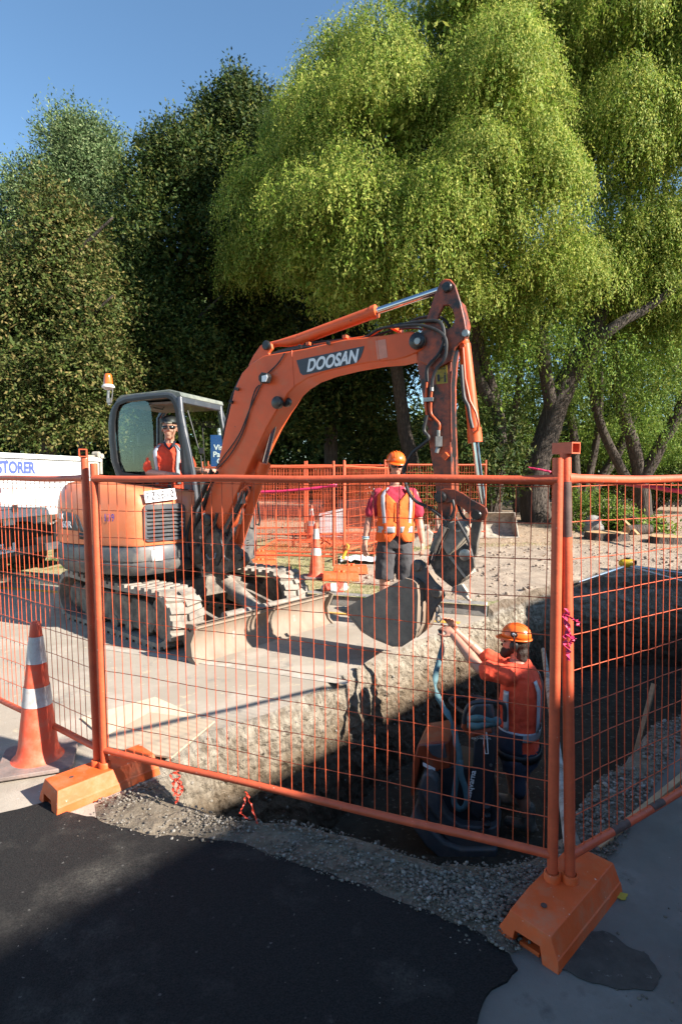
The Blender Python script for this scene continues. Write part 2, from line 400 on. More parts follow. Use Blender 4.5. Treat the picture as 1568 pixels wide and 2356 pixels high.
def ground_mat(name, layers, bumpd=.006, bs=30, rough=.9, fine=None):
    """layers: first is base (colA,colB,scale); next ones (colA,colB,scale,attrchannel or None,lo,hi,nscale)"""
    m = bpy.data.materials.new(name); m.use_nodes = True; t = m.node_tree; N = t.nodes; L = t.links; b = N["Principled BSDF"]
    b.inputs["Roughness"].default_value = rough; b.inputs["Specular IOR Level"].default_value = .12
    tc = N.new("ShaderNodeTexCoord"); src = tc.outputs["Object"]
    def nzn(sc, det=8, rg=.65):
        n = N.new("ShaderNodeTexNoise"); n.inputs["Scale"].default_value = sc; n.inputs["Detail"].default_value = det; n.inputs["Roughness"].default_value = rg
        L.new(src, n.inputs[0]); return n.outputs[0]
    def ramp(inp, lo, hi, ca, cb):
        r = N.new("ShaderNodeValToRGB"); r.color_ramp.elements[0].position = lo; r.color_ramp.elements[1].position = hi
        r.color_ramp.elements[0].color = (*ca, 1); r.color_ramp.elements[1].color = (*cb, 1); L.new(inp, r.inputs[0]); return r.outputs[0]
    out = None; at = None
    for i, ly in enumerate(layers):
        ca, cb, sc = ly[:3]; c = ramp(nzn(sc), .35, .65, ca, cb)
        if i == 0: out = c; continue
        ch, lo, hi, ns = ly[3:]
        f = ramp(nzn(ns, 6), lo, hi, (0, 0, 0), (1, 1, 1))
        if ch is not None:
            if at is None:
                at = N.new("ShaderNodeAttribute"); at.attribute_name = "mask"; sp = N.new("ShaderNodeSeparateColor"); L.new(at.outputs[0], sp.inputs[0])
            ad = N.new("ShaderNodeMath"); ad.operation = 'ADD'; L.new(nzn(ns, 6), ad.inputs[0]); L.new(sp.outputs[ch], ad.inputs[1])
            f = ramp(ad.outputs[0], lo, hi, (0, 0, 0), (1, 1, 1))
        mx = N.new("ShaderNodeMix"); mx.data_type = 'RGBA'; L.new(f, mx.inputs[0]); L.new(out, mx.inputs[6]); L.new(c, mx.inputs[7]); out = mx.outputs[2]
    if fine:                                   # fine speckle of stones
        vo = N.new("ShaderNodeTexVoronoi"); vo.inputs["Scale"].default_value = fine[0]; L.new(src, vo.inputs[0])
        r = ramp(vo.outputs["Color"], fine[1], min(1, fine[1] + .05), (0, 0, 0), (1, 1, 1)); mx = N.new("ShaderNodeMix"); mx.data_type = 'RGBA'
        L.new(r, mx.inputs[0]); L.new(out, mx.inputs[6]); mx.inputs[7].default_value = (*fine[2], 1); out = mx.outputs[2]
    L.new(out, b.inputs["Base Color"])
    bp = N.new("ShaderNodeBump"); bp.inputs["Distance"].default_value = bumpd; bp.inputs["Strength"].default_value = 1
    L.new(nzn(bs, 10, .7), bp.inputs["Height"]); L.new(bp.outputs[0], b.inputs["Normal"])
    return m
m_road = ground_mat("old_asphalt", [((.30, .255, .205), (.375, .325, .265), 1.3), ((.43, .375, .31), (.48, .42, .35), 5, None, .50, .66, .9), ((.15, .14, .13), (.2, .19, .175), 30, None, .60, .72, 2.3), ((.42, .34, .24), (.5, .42, .30), 12, None, .60, .68, 6)], .004, 90, .92, fine=(120, .93, (.5, .47, .42)))
m_fresh = ground_mat("fresh_asphalt", [((.012, .0115, .012), (.034, .032, .030), 160), ((.03, .029, .027), (.13, .118, .10), 100, None, .54, .74, 1.5), ((.03, .028, .026), (.09, .084, .076), 90, None, .66, .74, 9)], .006, 170, .8, fine=(120, .945, (.17, .16, .15)))
m_slab = ground_mat("worn_concrete", [((.15, .137, .12), (.20, .185, .165), 2), ((.21, .197, .178), (.25, .235, .21), 30, None, .54, .70, 1.3), ((.07, .065, .058), (.10, .09, .08), 24, None, .58, .74, 4)], .003, 90, .9, fine=(150, .95, (.25, .24, .22)))
m_wet = ground_mat("damp_ground", [((.055, .05, .045), (.09, .08, .07), 14), ((.15, .14, .125), (.18, .17, .15), 60, None, .62, .68, 30)], .004, 60, .6)
m_soil = ground_mat("gravelly_soil", [((.16, .128, .092), (.26, .215, .16), 9), ((.12, .10, .075), (.17, .14, .11), 20, None, .50, .6, 7), ((.30, .27, .23), (.38, .35, .30), 60, None, .60, .66, 45)], .018, 45, .95)
m_lawn = ground_mat("lawn_and_dirt", [((.24, .22, .11), (.42, .36, .21), 14), ((.07, .11, .03), (.13, .16, .05), 30, None, .52, .60, 2.2),
        ((.26, .19, .13), (.44, .33, .24), 45, 1, .85, 1.0, 14), ((.30, .235, .18), (.42, .34, .265), 5, 0, .80, .98, 3), ((.13, .095, .07), (.19, .145, .105), 8, 0, 1.42, 1.55, 4.5)], .02, 28, .95)

pts = [V(q) for q in RR]; nr = len(pts); edges = [(i, (i + 1) % nr) for i in range(nr)]
def addp(p): pts.append(V((p[0], p[1]))); return len(pts) - 1
BIG = 260
kl, kr = [], []
for s_ in np.concatenate([np.arange(-40, -6, 2.0), np.arange(-6, 14, .25), np.arange(14, 60, 3.0)]):
    p = K0 + KD * float(s_)
    if inside((p.x, p.y), RR): continue
    if min((V(q) - V((p.x, p.y))).length for q in RR) < .05: continue
    i = addp(p); (kl if p.x < 3 else kr).append(i)
# nearest rim verts to the kerb line
def rimcross(sign):
    best = None
    for i, q in enumerate(RR):
        if (q[0] < 3) == (sign < 0):
            d = abs(kb(*q))
            if best is None or d < best[0]: best = (d, i)
    return best[1]
RL, RRt = rimcross(-1), rimcross(1)
for lst in (kl,):
    for a, b in zip(lst[:-1], lst[1:]): edges.append((a, b))
    edges.append((lst[-1], RL))
for a, b in zip(kr[:-1], kr[1:]): edges.append((a, b))
edges.append((RRt, kr[0]))
for gx in np.arange(-7, 9, .13):
    for gy in np.arange(5.8, 13.5, .13):
        x, y = gx + rnd.uniform(-.05, .05), gy + rnd.uniform(-.05, .05)
        if kb(x, y) > .1 and not inside((x, y), RR) and abs(x) < .8 * y + .5: addp((x, y))
for gx in np.arange(-26, 30, .8):
    for gy in np.arange(6, 40, .8):
        x, y = gx + rnd.uniform(-.2, .2), gy + rnd.uniform(-.2, .2)
        if kb(x, y) > .3 and not inside((x, y), RR) and not (abs(x) < .8 * y + .5 and y < 13.5): addp((x, y))
corner = [addp(p) for p in ((-BIG, -BIG), (BIG, -BIG), (BIG, BIG), (-BIG, BIG))]
for a in (-1, 1):
    for r_ in (60, 120): [addp((a * r_, 60)), addp((a * r_, -20))]
addp((0, 80)); addp((0, 140))
for i in range(4): edges.append((corner[i], corner[(i + 1) % 4]))
ov, oe, of, *_r = delaunay_2d_cdt(pts, edges, [], 0, 1e-5)
rv, rf, lv, lf, la = [], [], [], [], []
rmap, lmap = {}, {}
for f in of:
    c = sum((ov[i] for i in f), V((0, 0))) / len(f)
    if inside(c, RR): continue
    if kb(c.x, c.y) < 0:
        for i in f:
            if i not in rmap: rmap[i] = len(rv); rv.append((ov[i].x, ov[i].y, 0))
        rf.append([rmap[i] for i in f])
    else:
        for i in f:
            if i not in lmap:
                x, y = ov[i]; lmap[i] = len(lv); lv.append((x, y, hz(x, y) if kb(x, y) > 1e-3 else .14))
                lit = max(0, min(1, (kb(x, y) - 3.8 + nz3((x, y), .7, 2)) * .6))
                la.append((dirt_w(x, y), lit * .8, 0, 1))
        lf.append([lmap[i] for i in f])
attr_mesh("road", rv, rf, m_road, smooth=False)
attr_mesh("ground", lv, lf, m_lawn, attrs=la)

# ---- trench sides and floor
m_wall = bpy.data.materials.new("strata_and_shade"); m_wall.use_nodes = True
def _wall():
    t = m_wall.node_tree; N = t.nodes; L = t.links; b = N["Principled BSDF"]; b.inputs["Roughness"].default_value = .95; b.inputs["Specular IOR Level"].default_value = .2
    tc = N.new("ShaderNodeTexCoord"); sx = N.new("ShaderNodeSeparateXYZ"); L.new(tc.outputs["Object"], sx.inputs[0])
    def nn(sc, det=8):
        n = N.new("ShaderNodeTexNoise"); n.inputs["Scale"].default_value = sc; n.inputs["Detail"].default_value = det; n.inputs["Roughness"].default_value = .65; L.new(tc.outputs["Object"], n.inputs[0]); return n.outputs[0]
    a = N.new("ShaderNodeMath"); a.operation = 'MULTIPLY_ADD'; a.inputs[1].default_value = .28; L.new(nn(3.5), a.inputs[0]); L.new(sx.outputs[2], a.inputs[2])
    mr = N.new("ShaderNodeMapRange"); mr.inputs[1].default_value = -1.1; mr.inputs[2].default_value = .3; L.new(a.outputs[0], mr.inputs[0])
    cr = N.new("ShaderNodeValToRGB"); e = cr.color_ramp.elements; e[0].position = 0; e[0].color = (.06, .045, .032, 1); e[1].position = 1; e[1].color = (.21, .17, .13, 1)  # soil layers; lower colours darkened further to paint in the trench's deep shade
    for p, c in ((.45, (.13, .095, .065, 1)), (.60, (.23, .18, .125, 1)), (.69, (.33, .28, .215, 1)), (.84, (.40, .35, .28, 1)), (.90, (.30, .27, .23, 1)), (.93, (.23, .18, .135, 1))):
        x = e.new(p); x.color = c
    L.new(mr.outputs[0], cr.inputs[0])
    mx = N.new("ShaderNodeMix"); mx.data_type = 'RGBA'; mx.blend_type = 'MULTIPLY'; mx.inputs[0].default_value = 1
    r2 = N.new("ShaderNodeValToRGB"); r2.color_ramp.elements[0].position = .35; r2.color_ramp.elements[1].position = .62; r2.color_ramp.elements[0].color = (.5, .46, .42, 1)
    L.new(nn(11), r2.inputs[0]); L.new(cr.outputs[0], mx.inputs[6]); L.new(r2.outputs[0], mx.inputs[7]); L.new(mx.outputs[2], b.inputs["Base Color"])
    bp = N.new("ShaderNodeBump"); bp.inputs["Distance"].default_value = .05; L.new(nn(30, 12), bp.inputs["Height"]); L.new(bp.outputs[0], b.inputs["Normal"])
_wall()
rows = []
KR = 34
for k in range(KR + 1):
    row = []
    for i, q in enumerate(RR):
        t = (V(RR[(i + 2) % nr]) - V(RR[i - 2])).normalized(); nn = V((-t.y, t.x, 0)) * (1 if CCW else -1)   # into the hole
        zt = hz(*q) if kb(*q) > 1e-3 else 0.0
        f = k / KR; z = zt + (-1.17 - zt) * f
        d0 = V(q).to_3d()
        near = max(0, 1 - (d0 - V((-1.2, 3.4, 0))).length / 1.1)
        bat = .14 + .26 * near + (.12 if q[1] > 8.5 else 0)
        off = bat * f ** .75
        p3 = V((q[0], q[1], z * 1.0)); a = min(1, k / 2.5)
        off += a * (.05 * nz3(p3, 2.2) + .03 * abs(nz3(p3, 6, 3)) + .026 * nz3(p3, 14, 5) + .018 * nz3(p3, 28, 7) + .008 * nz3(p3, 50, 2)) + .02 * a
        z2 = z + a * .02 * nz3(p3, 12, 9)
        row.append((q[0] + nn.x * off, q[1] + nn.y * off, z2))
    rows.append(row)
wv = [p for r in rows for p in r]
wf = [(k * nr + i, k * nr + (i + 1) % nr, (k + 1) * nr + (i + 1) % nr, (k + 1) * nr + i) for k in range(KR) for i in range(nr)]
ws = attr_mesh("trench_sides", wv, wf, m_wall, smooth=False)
m_floor = ground_mat("trench_floor_soil", [((.04, .032, .024), (.07, .056, .042), 5), ((.12, .105, .085), (.17, .15, .125), 40, None, .60, .66, 20)], .03, 18, .95)
fl = []
n1 = 70
for j in range(n1):
    fl.append([(-1.6 + 9.2 * i / n1, 2.2 + 7.2 * j / n1, -1.16 + .05 * nz3((-1.6 + 9.2 * i / n1, 2.2 + 7.2 * j / n1), 1.4)) for i in range(n1)])
b_ = MB().grid(fl); o = b_.build("trench_floor", m_floor, fixn=True); tag(o, kind='structure')

# ---- kerb
m_kerb = ground_mat("kerb_concrete", [((.20, .19, .175), (.28, .265, .24), 6), ((.10, .095, .09), (.15, .14, .13), 9, None, .52, .62, 8), ((.36, .34, .31), (.4, .38, .34), 30, None, .62, .68, 20)], .004, 60, .9)
kb_end = ka(*RR[RL]) - .03
mb = MB()
prof = [(0, .002), (.0, .02), (.035, .135), (.06, .152), (.17, .155), (.17, .002)]
n_ = 60; rings = []
for i in range(n_ + 1):
    s_ = -34 + (kb_end + 34) * (i / n_) ** .45
    rings.append([K0 + KD * s_ + KN * (b + .006 * nz3((s_, b), 3)) + V((0, 0, z + (.004 * nz3((s_, z), 5) if z > .05 else 0))) for b, z in prof])
mb.loft(rings)
o = mb.build("kerb", m_kerb, ang=30); tag(o, kind='structure')
mb = MB().obox(K0 + KD * (kb_end + .001) + KN * -.0 + V((0, 0, .004)), KD * .012, KN * .165, V((0, 0, .148)))
# pale fresh-cut end of the kerb
o = mb.build("kerb_end", pm("cut_concrete", (.68, .66, .62), .85, var=.1, bump=.002)); tag(o, kind='structure')
mb = MB().obox(K0 + KD * -30 + KN * -.50 + V((0, 0, .003)), KD * (30 + kb_end - .28), KN * .11, V((0, 0, .003)))
o = mb.build("yellow_line", pm("road_yellow", (.62, .36, .05), .8, var=.2, dirt=((.35, .28, .18), .4, 9))); tag(o, kind='structure')

la_, lb_ = G(225, 1488), G(800, 1572); ld_ = (lb_ - la_).normalized(); ln_ = V((-ld_.y, ld_.x, 0))
mb = MB(); n_ = 50; r0_, r1_ = [], []
for i in range(n_ + 1):
    p_ = la_.lerp(lb_, i / n_); r0_.append(p_ + ln_ * (-.05 + .02 * nz3(p_, 5)) + V((0, 0, .004))); r1_.append(p_ + ln_ * (.05 + .02 * nz3(p_, 5, 3)) + V((0, 0, .004)))
mb.grid([r0_, r1_]); o = mb.build("worn_road_line", pm("worn_road_paint", (.47, .42, .36), .9, var=.12, dirt=((.34, .295, .24), .52, 9), scale=8)); tag(o, kind='structure')
# ---- overlays near the camera
def noisy(poly, step=.04, amp=.02, sc=6, keep=()):
    out = []
    for i in range(len(poly)):
        a, b = V((*poly[i], 0)), V((*poly[(i + 1) % len(poly)], 0)); n = max(1, int((b - a).length / step)) if (b - a).length < 4 else 1
        for k in range(n):
            p = a.lerp(b, k / n); t = (b - a).normalized(); m = V((-t.y, t.x, 0))
            out.append(p + m * (amp * nz3(p, sc) + amp * .6 * nz3(p, sc * 4, 2)) if n > 1 else p)
    return out
ASPH = [(-1.25, 2.83), (-1.45, 2.92), (-1.62, 3.0), (-1.80, 2.90), (-3.2, 2.15), (-9, -.9), (-9, -7), (.2, -7), (.40, 1.70), (.53, 1.86), (.645, 1.947), (.63, 2.04), (.52, 2.13), (.1, 2.36), (-.17, 2.5), (-.56, 2.67), (-.95, 2.715)]
ap = noisy(ASPH, .03, .02, 9)
mb = MB().prism([V((p.x, p.y, .003)) for p in ap], (0, 0, .014)); o = mb.build("asphalt_patch", m_fresh, smooth=False, fixn=True); tag(o, kind='structure')
SLAB = [(.0, 1.0), (.2, 1.75), (.38, 1.95), (.62, 2.0), (1.22, 2.36), (1.27, 2.62), (1.64, 3.07), (2.40, 3.88), (6.9, 8.0), (14, 8), (14, -7), (.0, -7)]
mb = MB().prism([V((*p, .001)) for p in [(q.x, q.y) for q in noisy(SLAB, .06, .012, 5)]], (0, 0, .006)); o = mb.build("pavement", m_slab, smooth=False); tag(o, kind='structure')
WET = [tuple(G(u, v).to_2d()) for u, v in ((1335, 2150), (1400, 2152), (1440, 2180), (1495, 2205), (1518, 2250), (1500, 2285), (1430, 2282), (1345, 2262), (1285, 2235))]
mb = MB().prism([V((p.x, p.y, .009)) for p in noisy(WET, .02, .02, 14)], (0, 0, .0025)); o = mb.build("damp_patch", m_wet, smooth=False); tag(o, kind='structure')
# bank of loose gravel and soil between the asphalt and the trench, as real relief
def bank(name, poly, mat, hmax, rimpts, step=.03):
    pp = [V(q) for q in poly]; n = len(pp); ee = [(i, (i + 1) % n) for i in range(n)]
    xs = [p.x for p in pp]; ys = [p.y for p in pp]
    x = min(xs)
    while x < max(xs):
        y = min(ys)
        while y < max(ys):
            q = (x + rnd.uniform(-.3, .3) * step, y + rnd.uniform(-.3, .3) * step)
            if inside(q, poly): pp.append(V(q))
            y += step
        x += step
    a, _, f, *_r = delaunay_2d_cdt(pp, ee, [], 1, 1e-5)
    vs = []
    bl = [V(q) for q in poly]
    for p in a:
        d = min((p - q).length for q in bl)
        k = min(1, d / .10)
        h = .002 + k * (hmax * (.55 + .45 * nz3(p, 4)) + .012 * nz3(p, 14, 2) + .006 * nz3(p, 40, 4))
        vs.append((p.x, p.y, max(.0015, h)))
    return attr_mesh(name, vs, [list(q) for q in f], mat, smooth=False)
def dens(poly, step=.05):
    out = []
    for i in range(len(poly)):
        a, b = V(poly[i]), V(poly[(i + 1) % len(poly)]); n = max(1, int((b - a).length / step)); out += [tuple(a.lerp(b, k / n)) for k in range(n)]
    return out
nearrim = [q for q in RR if (q[1] < 3.30 and q[0] < 1.13)]
nearrim.sort(key=lambda q: q[0])
B1 = [(-1.35, 3.0), (-1.25, 2.80), (-.95, 2.69), (-.56, 2.64), (-.17, 2.47), (.1, 2.33), (.52, 2.10), (.62, 2.0), (.86, 2.1), (1.13, 2.50)] + [q for q in nearrim[::-1]] 
bank("gravel_bank", dens(B1), m_soil, .035, None)
rightrim = [q for q in RR if q[0] > 1.2 and q[1] < 5.2 and q[1] - q[0] < 1.95 and q[1] > 2.7]
rightrim.sort(key=lambda q: q[0])
B2 = [(1.15, 2.50)] + rightrim + [(3.9, 5.2), (3.2, 4.62), (2.45, 3.84), (1.68, 3.03), (1.30, 2.56)]
bank("gravel_strip", dens(B2), m_soil, .03, None, .035)

# ---- stones: one object, uncountable
ico_v, ico_f = None, None
def ico():
    bm = bmesh.new(); bmesh.ops.create_icosphere(bm, subdivisions=1, radius=1); v = np.array([tuple(x.co) for x in bm.verts]); f = np.array([[x.index for x in q.verts] for q in bm.faces]); bm.free(); return v, f
ico_v, ico_f = ico()
def stones(name, P3, size, mat, seed=1, flat=.65):
    r = np.random.default_rng(seed); n = len(P3); P3 = np.array(P3)
    sc = size[:, None] * r.uniform(.65, 1.25, (n, 3)); sc[:, 2] *= flat
    vv = ico_v[None] * (1 + r.uniform(-.16, .16, (n, len(ico_v), 1))) * sc[:, None, :]
    a = r.uniform(0, 6.28, n); b = r.uniform(-.5, .5, n)
    ca, sa, cb_, sb = np.cos(a), np.sin(a), np.cos(b), np.sin(b)
    x = vv[..., 0] * cb_[:, None] - vv[..., 2] * sb[:, None]; z = vv[..., 0] * sb[:, None] + vv[..., 2] * cb_[:, None]; y = vv[..., 1]
    X = x * ca[:, None] - y * sa[:, None]; Y = x * sa[:, None] + y * ca[:, None]
    vv = np.stack([X, Y, z], -1) + P3[:, None, :]
    ff = (ico_f[None] + (np.arange(n) * len(ico_v))[:, None, None]).reshape(-1, 3)
    return np_mesh(name, vv.reshape(-1, 3), ff, mat)
def np_mesh(name, v, f, mat, smooth=False):
    me = bpy.data.meshes.new(name); k = f.shape[1]
    me.vertices.add(len(v)); me.vertices.foreach_set("co", v.astype(np.float32).ravel())
    me.loops.add(f.size); me.loops.foreach_set("vertex_index", f.astype(np.int32).ravel())
    me.polygons.add(len(f)); me.polygons.foreach_set("loop_start", np.arange(0, f.size, k, dtype=np.int32))
    me.update(calc_edges=True); me.materials.append(mat)
    if smooth: me.shade_smooth()
    o = bpy.data.objects.new(name, me); COL.objects.link(o); return o
m_stone = bpy.data.materials.new("pebbles"); m_stone.use_nodes = True
def _st():
    t = m_stone.node_tree; N = t.nodes; L = t.links; b = N["Principled BSDF"]; b.inputs["Roughness"].default_value = .85
    g = N.new("ShaderNodeNewGeometry"); cr = N.new("ShaderNodeValToRGB"); e = cr.color_ramp.elements
    e[0].color = (.12, .10, .08, 1); e[1].color = (.42, .39, .35, 1); x = e.new(.4); x.color = (.21, .175, .135, 1); x = e.new(.75); x.color = (.27, .235, .19, 1); x = e.new(.95); x.color = (.33, .30, .26, 1)
    L.new(g.outputs["Random Per Island"], cr.inputs[0]); 
    tc = N.new("ShaderNodeTexCoord"); n = N.new("ShaderNodeTexNoise"); n.inputs["Scale"].default_value = 40; L.new(tc.outputs["Object"], n.inputs[0])
    mx = N.new("ShaderNodeMix"); mx.data_type = 'RGBA'; mx.blend_type = 'MULTIPLY'; mx.inputs[0].default_value = .6; L.new(cr.outputs[0], mx.inputs[6]); L.new(n.outputs[0], mx.inputs[7]); L.new(mx.outputs[2], b.inputs["Base Color"])
_st()
def scatter(poly, n, smin, smax, zoff=.02, seed=3, rimbias=None):
    r = random.Random(seed); xs = [p[0] for p in poly]; ys = [p[1] for p in poly]; out = []; sz = []
    while len(out) < n:
        q = (r.uniform(min(xs), max(xs)), r.uniform(min(ys), max(ys)))
        if not inside(q, poly): continue
        w_ = nz3(q, 3, 9)
        if r.random() > .55 + w_ + (rimbias * (q[0] + .2) if rimbias else 0): continue
        s_ = smin + (smax - smin) * r.random() ** 3.2
        out.append((q[0], q[1], zoff * (.7 + .5 * nz3(q, 4)) + s_ * .3)); sz.append(s_)
    return out, sz
A_, Z_ = scatter(B1, 5000, .0022, .0105, .030, 3, .35)
A2, Z2 = scatter([(.0, 2.62), (.5, 2.42), (1.0, 2.5), (1.0, 2.2), (.75, 2.1), (.5, 2.18), (.1, 2.4)], 1500, .005, .014, .036, 4)
A3, Z3 = scatter(B2, 4200, .003, .015, .026, 5)
A4, Z4 = scatter([(-1.4, 2.95), (-.5, 2.62), (.6, 2.05), (.6, 1.85), (-.5, 2.45), (-1.5, 2.75)], 420, .002, .007, .016, 6)
A5, Z5 = scatter([(-4, 1.2), (-.5, 2.6), (.4, 1.8), (.3, 1.4), (-2, 1.3)], 900, .001, .004, .018, 7)
A6, Z6 = scatter([(.7, 1.6), (.7, 1.95), (1.3, 2.5), (2.6, 3.8), (2.9, 3.4), (1.3, 1.5)], 260, .002, .009, .007, 8)
# stones bedded in the upper part of the trench side and rubble along the broken road edge
A7, Z7 = [], []
for i in range(2400):
    k = int(KR * rnd.random() ** 1.5 * .75) + 1; q = rnd.randrange(nr); p = rows[min(k, KR)][q]
    if kb(p[0], p[1]) > 0: continue
    A7.append(p); Z7.append(.003 + .014 * rnd.random() ** 3)
AA = A_ + A2 + A3 + A4 + A5 + A6 + A7; ZZ = Z_ + Z2 + Z3 + Z4 + Z5 + Z6 + Z7
o = stones("gravel", AA, np.array(ZZ), m_stone); tag(o, "loose grey and tan pebbles spilled along the trench edges", kind='stuff')
# clods of soil on the trampled ground behind the kerb
C_, Zc = [], []
while len(C_) < 1500:
    x, y = rnd.uniform(-.5, 8), rnd.uniform(7.4, 13)
    if kb(x, y) > .1 and not inside((x, y), RR) and rnd.random() < dirt_w(x, y) * (.3 + nz3((x, y), 1.5)) * 1.6:
        s_ = .008 + .035 * rnd.random() ** 4; C_.append((x, y, hz(x, y) + s_ * .2)); Zc.append(s_)
o = stones("soil_clods", C_, np.array(Zc), pm("dry_soil_clod", (.27, .21, .16), .95, var=.3, scale=9), 9); tag(o, "dry brown clods on the trampled soil behind the kerb", kind='stuff')

# dry grass blades on the verge
def tufts():
    r = np.random.default_rng(5); pts_ = []
    while len(pts_) < 15000:
        x, y = r.uniform(-3.2, 5), r.uniform(7.4, 12.5)
        if kb(x, y) < .18 or dirt_w(x, y) > .5 * r.random() + .2 or inside((x, y), RR): continue
        pts_.append((x, y, hz(x, y)))
    p = np.array(pts_); n = len(p); a = r.uniform(0, 6.28, n); h = r.uniform(.012, .04, n) ; w_ = r.uniform(.003, .006, n)
    dx = np.cos(a) * w_; dy = np.sin(a) * w_; lx = r.normal(0, .02, n); ly = r.normal(0, .02, n)
    v = np.stack([p + np.stack([dx, dy, 0 * dx], -1), p - np.stack([dx, dy, 0 * dx], -1), p + np.stack([lx, ly, h], -1)], 1).reshape(-1, 3)
    return np_mesh("grass", v, np.arange(3 * n).reshape(-1, 3), leaf_mat("dry_grass_blade", [(.16, .17, .05), (.34, .30, .14), (.50, .43, .24), (.10, .15, .04)], .2))
o = tufts(); tag(o, "short dry yellowing grass on the verge behind the kerb", kind='stuff')
# leaf litter under the willow
def litter():
    r = np.random.default_rng(6); pts_ = []
    while len(pts_) < 5200:
        x, y = r.uniform(-3, 12), r.uniform(9.5, 19)
        if r.random() > min(1, max(.03, (kb(x, y) - 3.2) * .35)): continue
        pts_.append((x, y, hz(x, y) + .008))
    p = np.array(pts_); n = len(p); a = r.uniform(0, 6.28, n); l = r.uniform(.02, .05, n); t = r.normal(0, .35, (n, 2))
    d = np.stack([np.cos(a), np.sin(a), t[:, 0]], -1) * l[:, None]; e = np.stack([-np.sin(a), np.cos(a), t[:, 1]], -1) * (l * .45)[:, None]
    v = np.stack([p - d, p - e, p + d, p + e], 1).reshape(-1, 3)
    return np_mesh("fallen_leaves", v, np.arange(4 * n).reshape(-1, 4), leaf_mat("fallen_leaf", [(.32, .20, .12), (.44, .30, .19), (.52, .40, .27), (.24, .16, .11)], .1))
o = litter(); tag(o, "pale brown fallen leaves covering the ground under the trees", kind='stuff')

# ---- building behind the camera (its shadow crosses the foreground)
SE = V((.67, .742, 0)).normalized(); SA = V((-1.294, 2.09, 0)); SH = V((.896, -.443, 0))
BH = 6.0; B0 = SA + SH * (BH / math.tan(SUN_EL)); SN = V((SE.y, -SE.x, 0))
s_end = (V((7.0, 11.6, 0)) - SA).dot(SE)
bd = empty("brick_building", B0 + SE * -8, "red brick building behind the viewer whose shadow crosses the foreground", "building")
m_brick = bpy.data.materials.new("red_brick"); m_brick.use_nodes = True
_t = m_brick.node_tree; _b = _t.nodes.new("ShaderNodeTexBrick"); _b.inputs["Color1"].default_value = (.26, .08, .05, 1); _b.inputs["Color2"].default_value = (.33, .12, .07, 1); _b.inputs["Mortar"].default_value = (.35, .32, .28, 1); _b.inputs["Scale"].default_value = 4
_c = _t.nodes.new("ShaderNodeTexCoord"); _mp = _t.nodes.new("ShaderNodeMapping"); _mp.inputs[2].default_value = (math.radians(90), 0, 0); _t.links.new(_c.outputs["Object"], _mp.inputs[0]); _t.links.new(_mp.outputs[0], _b.inputs[0]); _t.links.new(_b.outputs[0], _t.nodes["Principled BSDF"].inputs["Base Color"])
b_ = MB().obox(B0 + SE * -14, SE * (14 + s_end), SN * 9, V((0, 0, BH - .12))); b_.build("wall", m_brick, bd)
b_ = MB().obox(B0 + SE * -14.05 - SN * .0 + V((0, 0, BH - .118)), SE * (14.1 + s_end), SN * 9.1, V((0, 0, .118))); b_.build("roof", pm("roof_sheet", (.2, .2, .2)), bd)
MB().obox(B0 + SE * 7.1 + SN * .01 + V((0, 0, BH + .002)), SE * 2.9, SN * 3, V((0, 0, .60))).build("shadow_block", m_brick, bd)  # raised block added on the roof, out of view, to shade the trench's far end
for i in range(6):
    o0 = B0 + SE * (-11 + i * 3.6) - SN * .06
    b_ = MB().obox(o0 + V((0, 0, 1.0)), SE * 1.6, SN * .05, V((0, 0, 1.5))); wn = b_.build("window", pm("window_frame", (.7, .7, .68)) if i == 0 else bpy.data.materials["window_frame"], bd)
    b_ = MB().obox(o0 - SN * .012 + SE * .08 + V((0, 0, 1.08)), SE * 1.44, SN * .01, V((0, 0, 1.34))); b_.build("pane", M['lens'], wn)
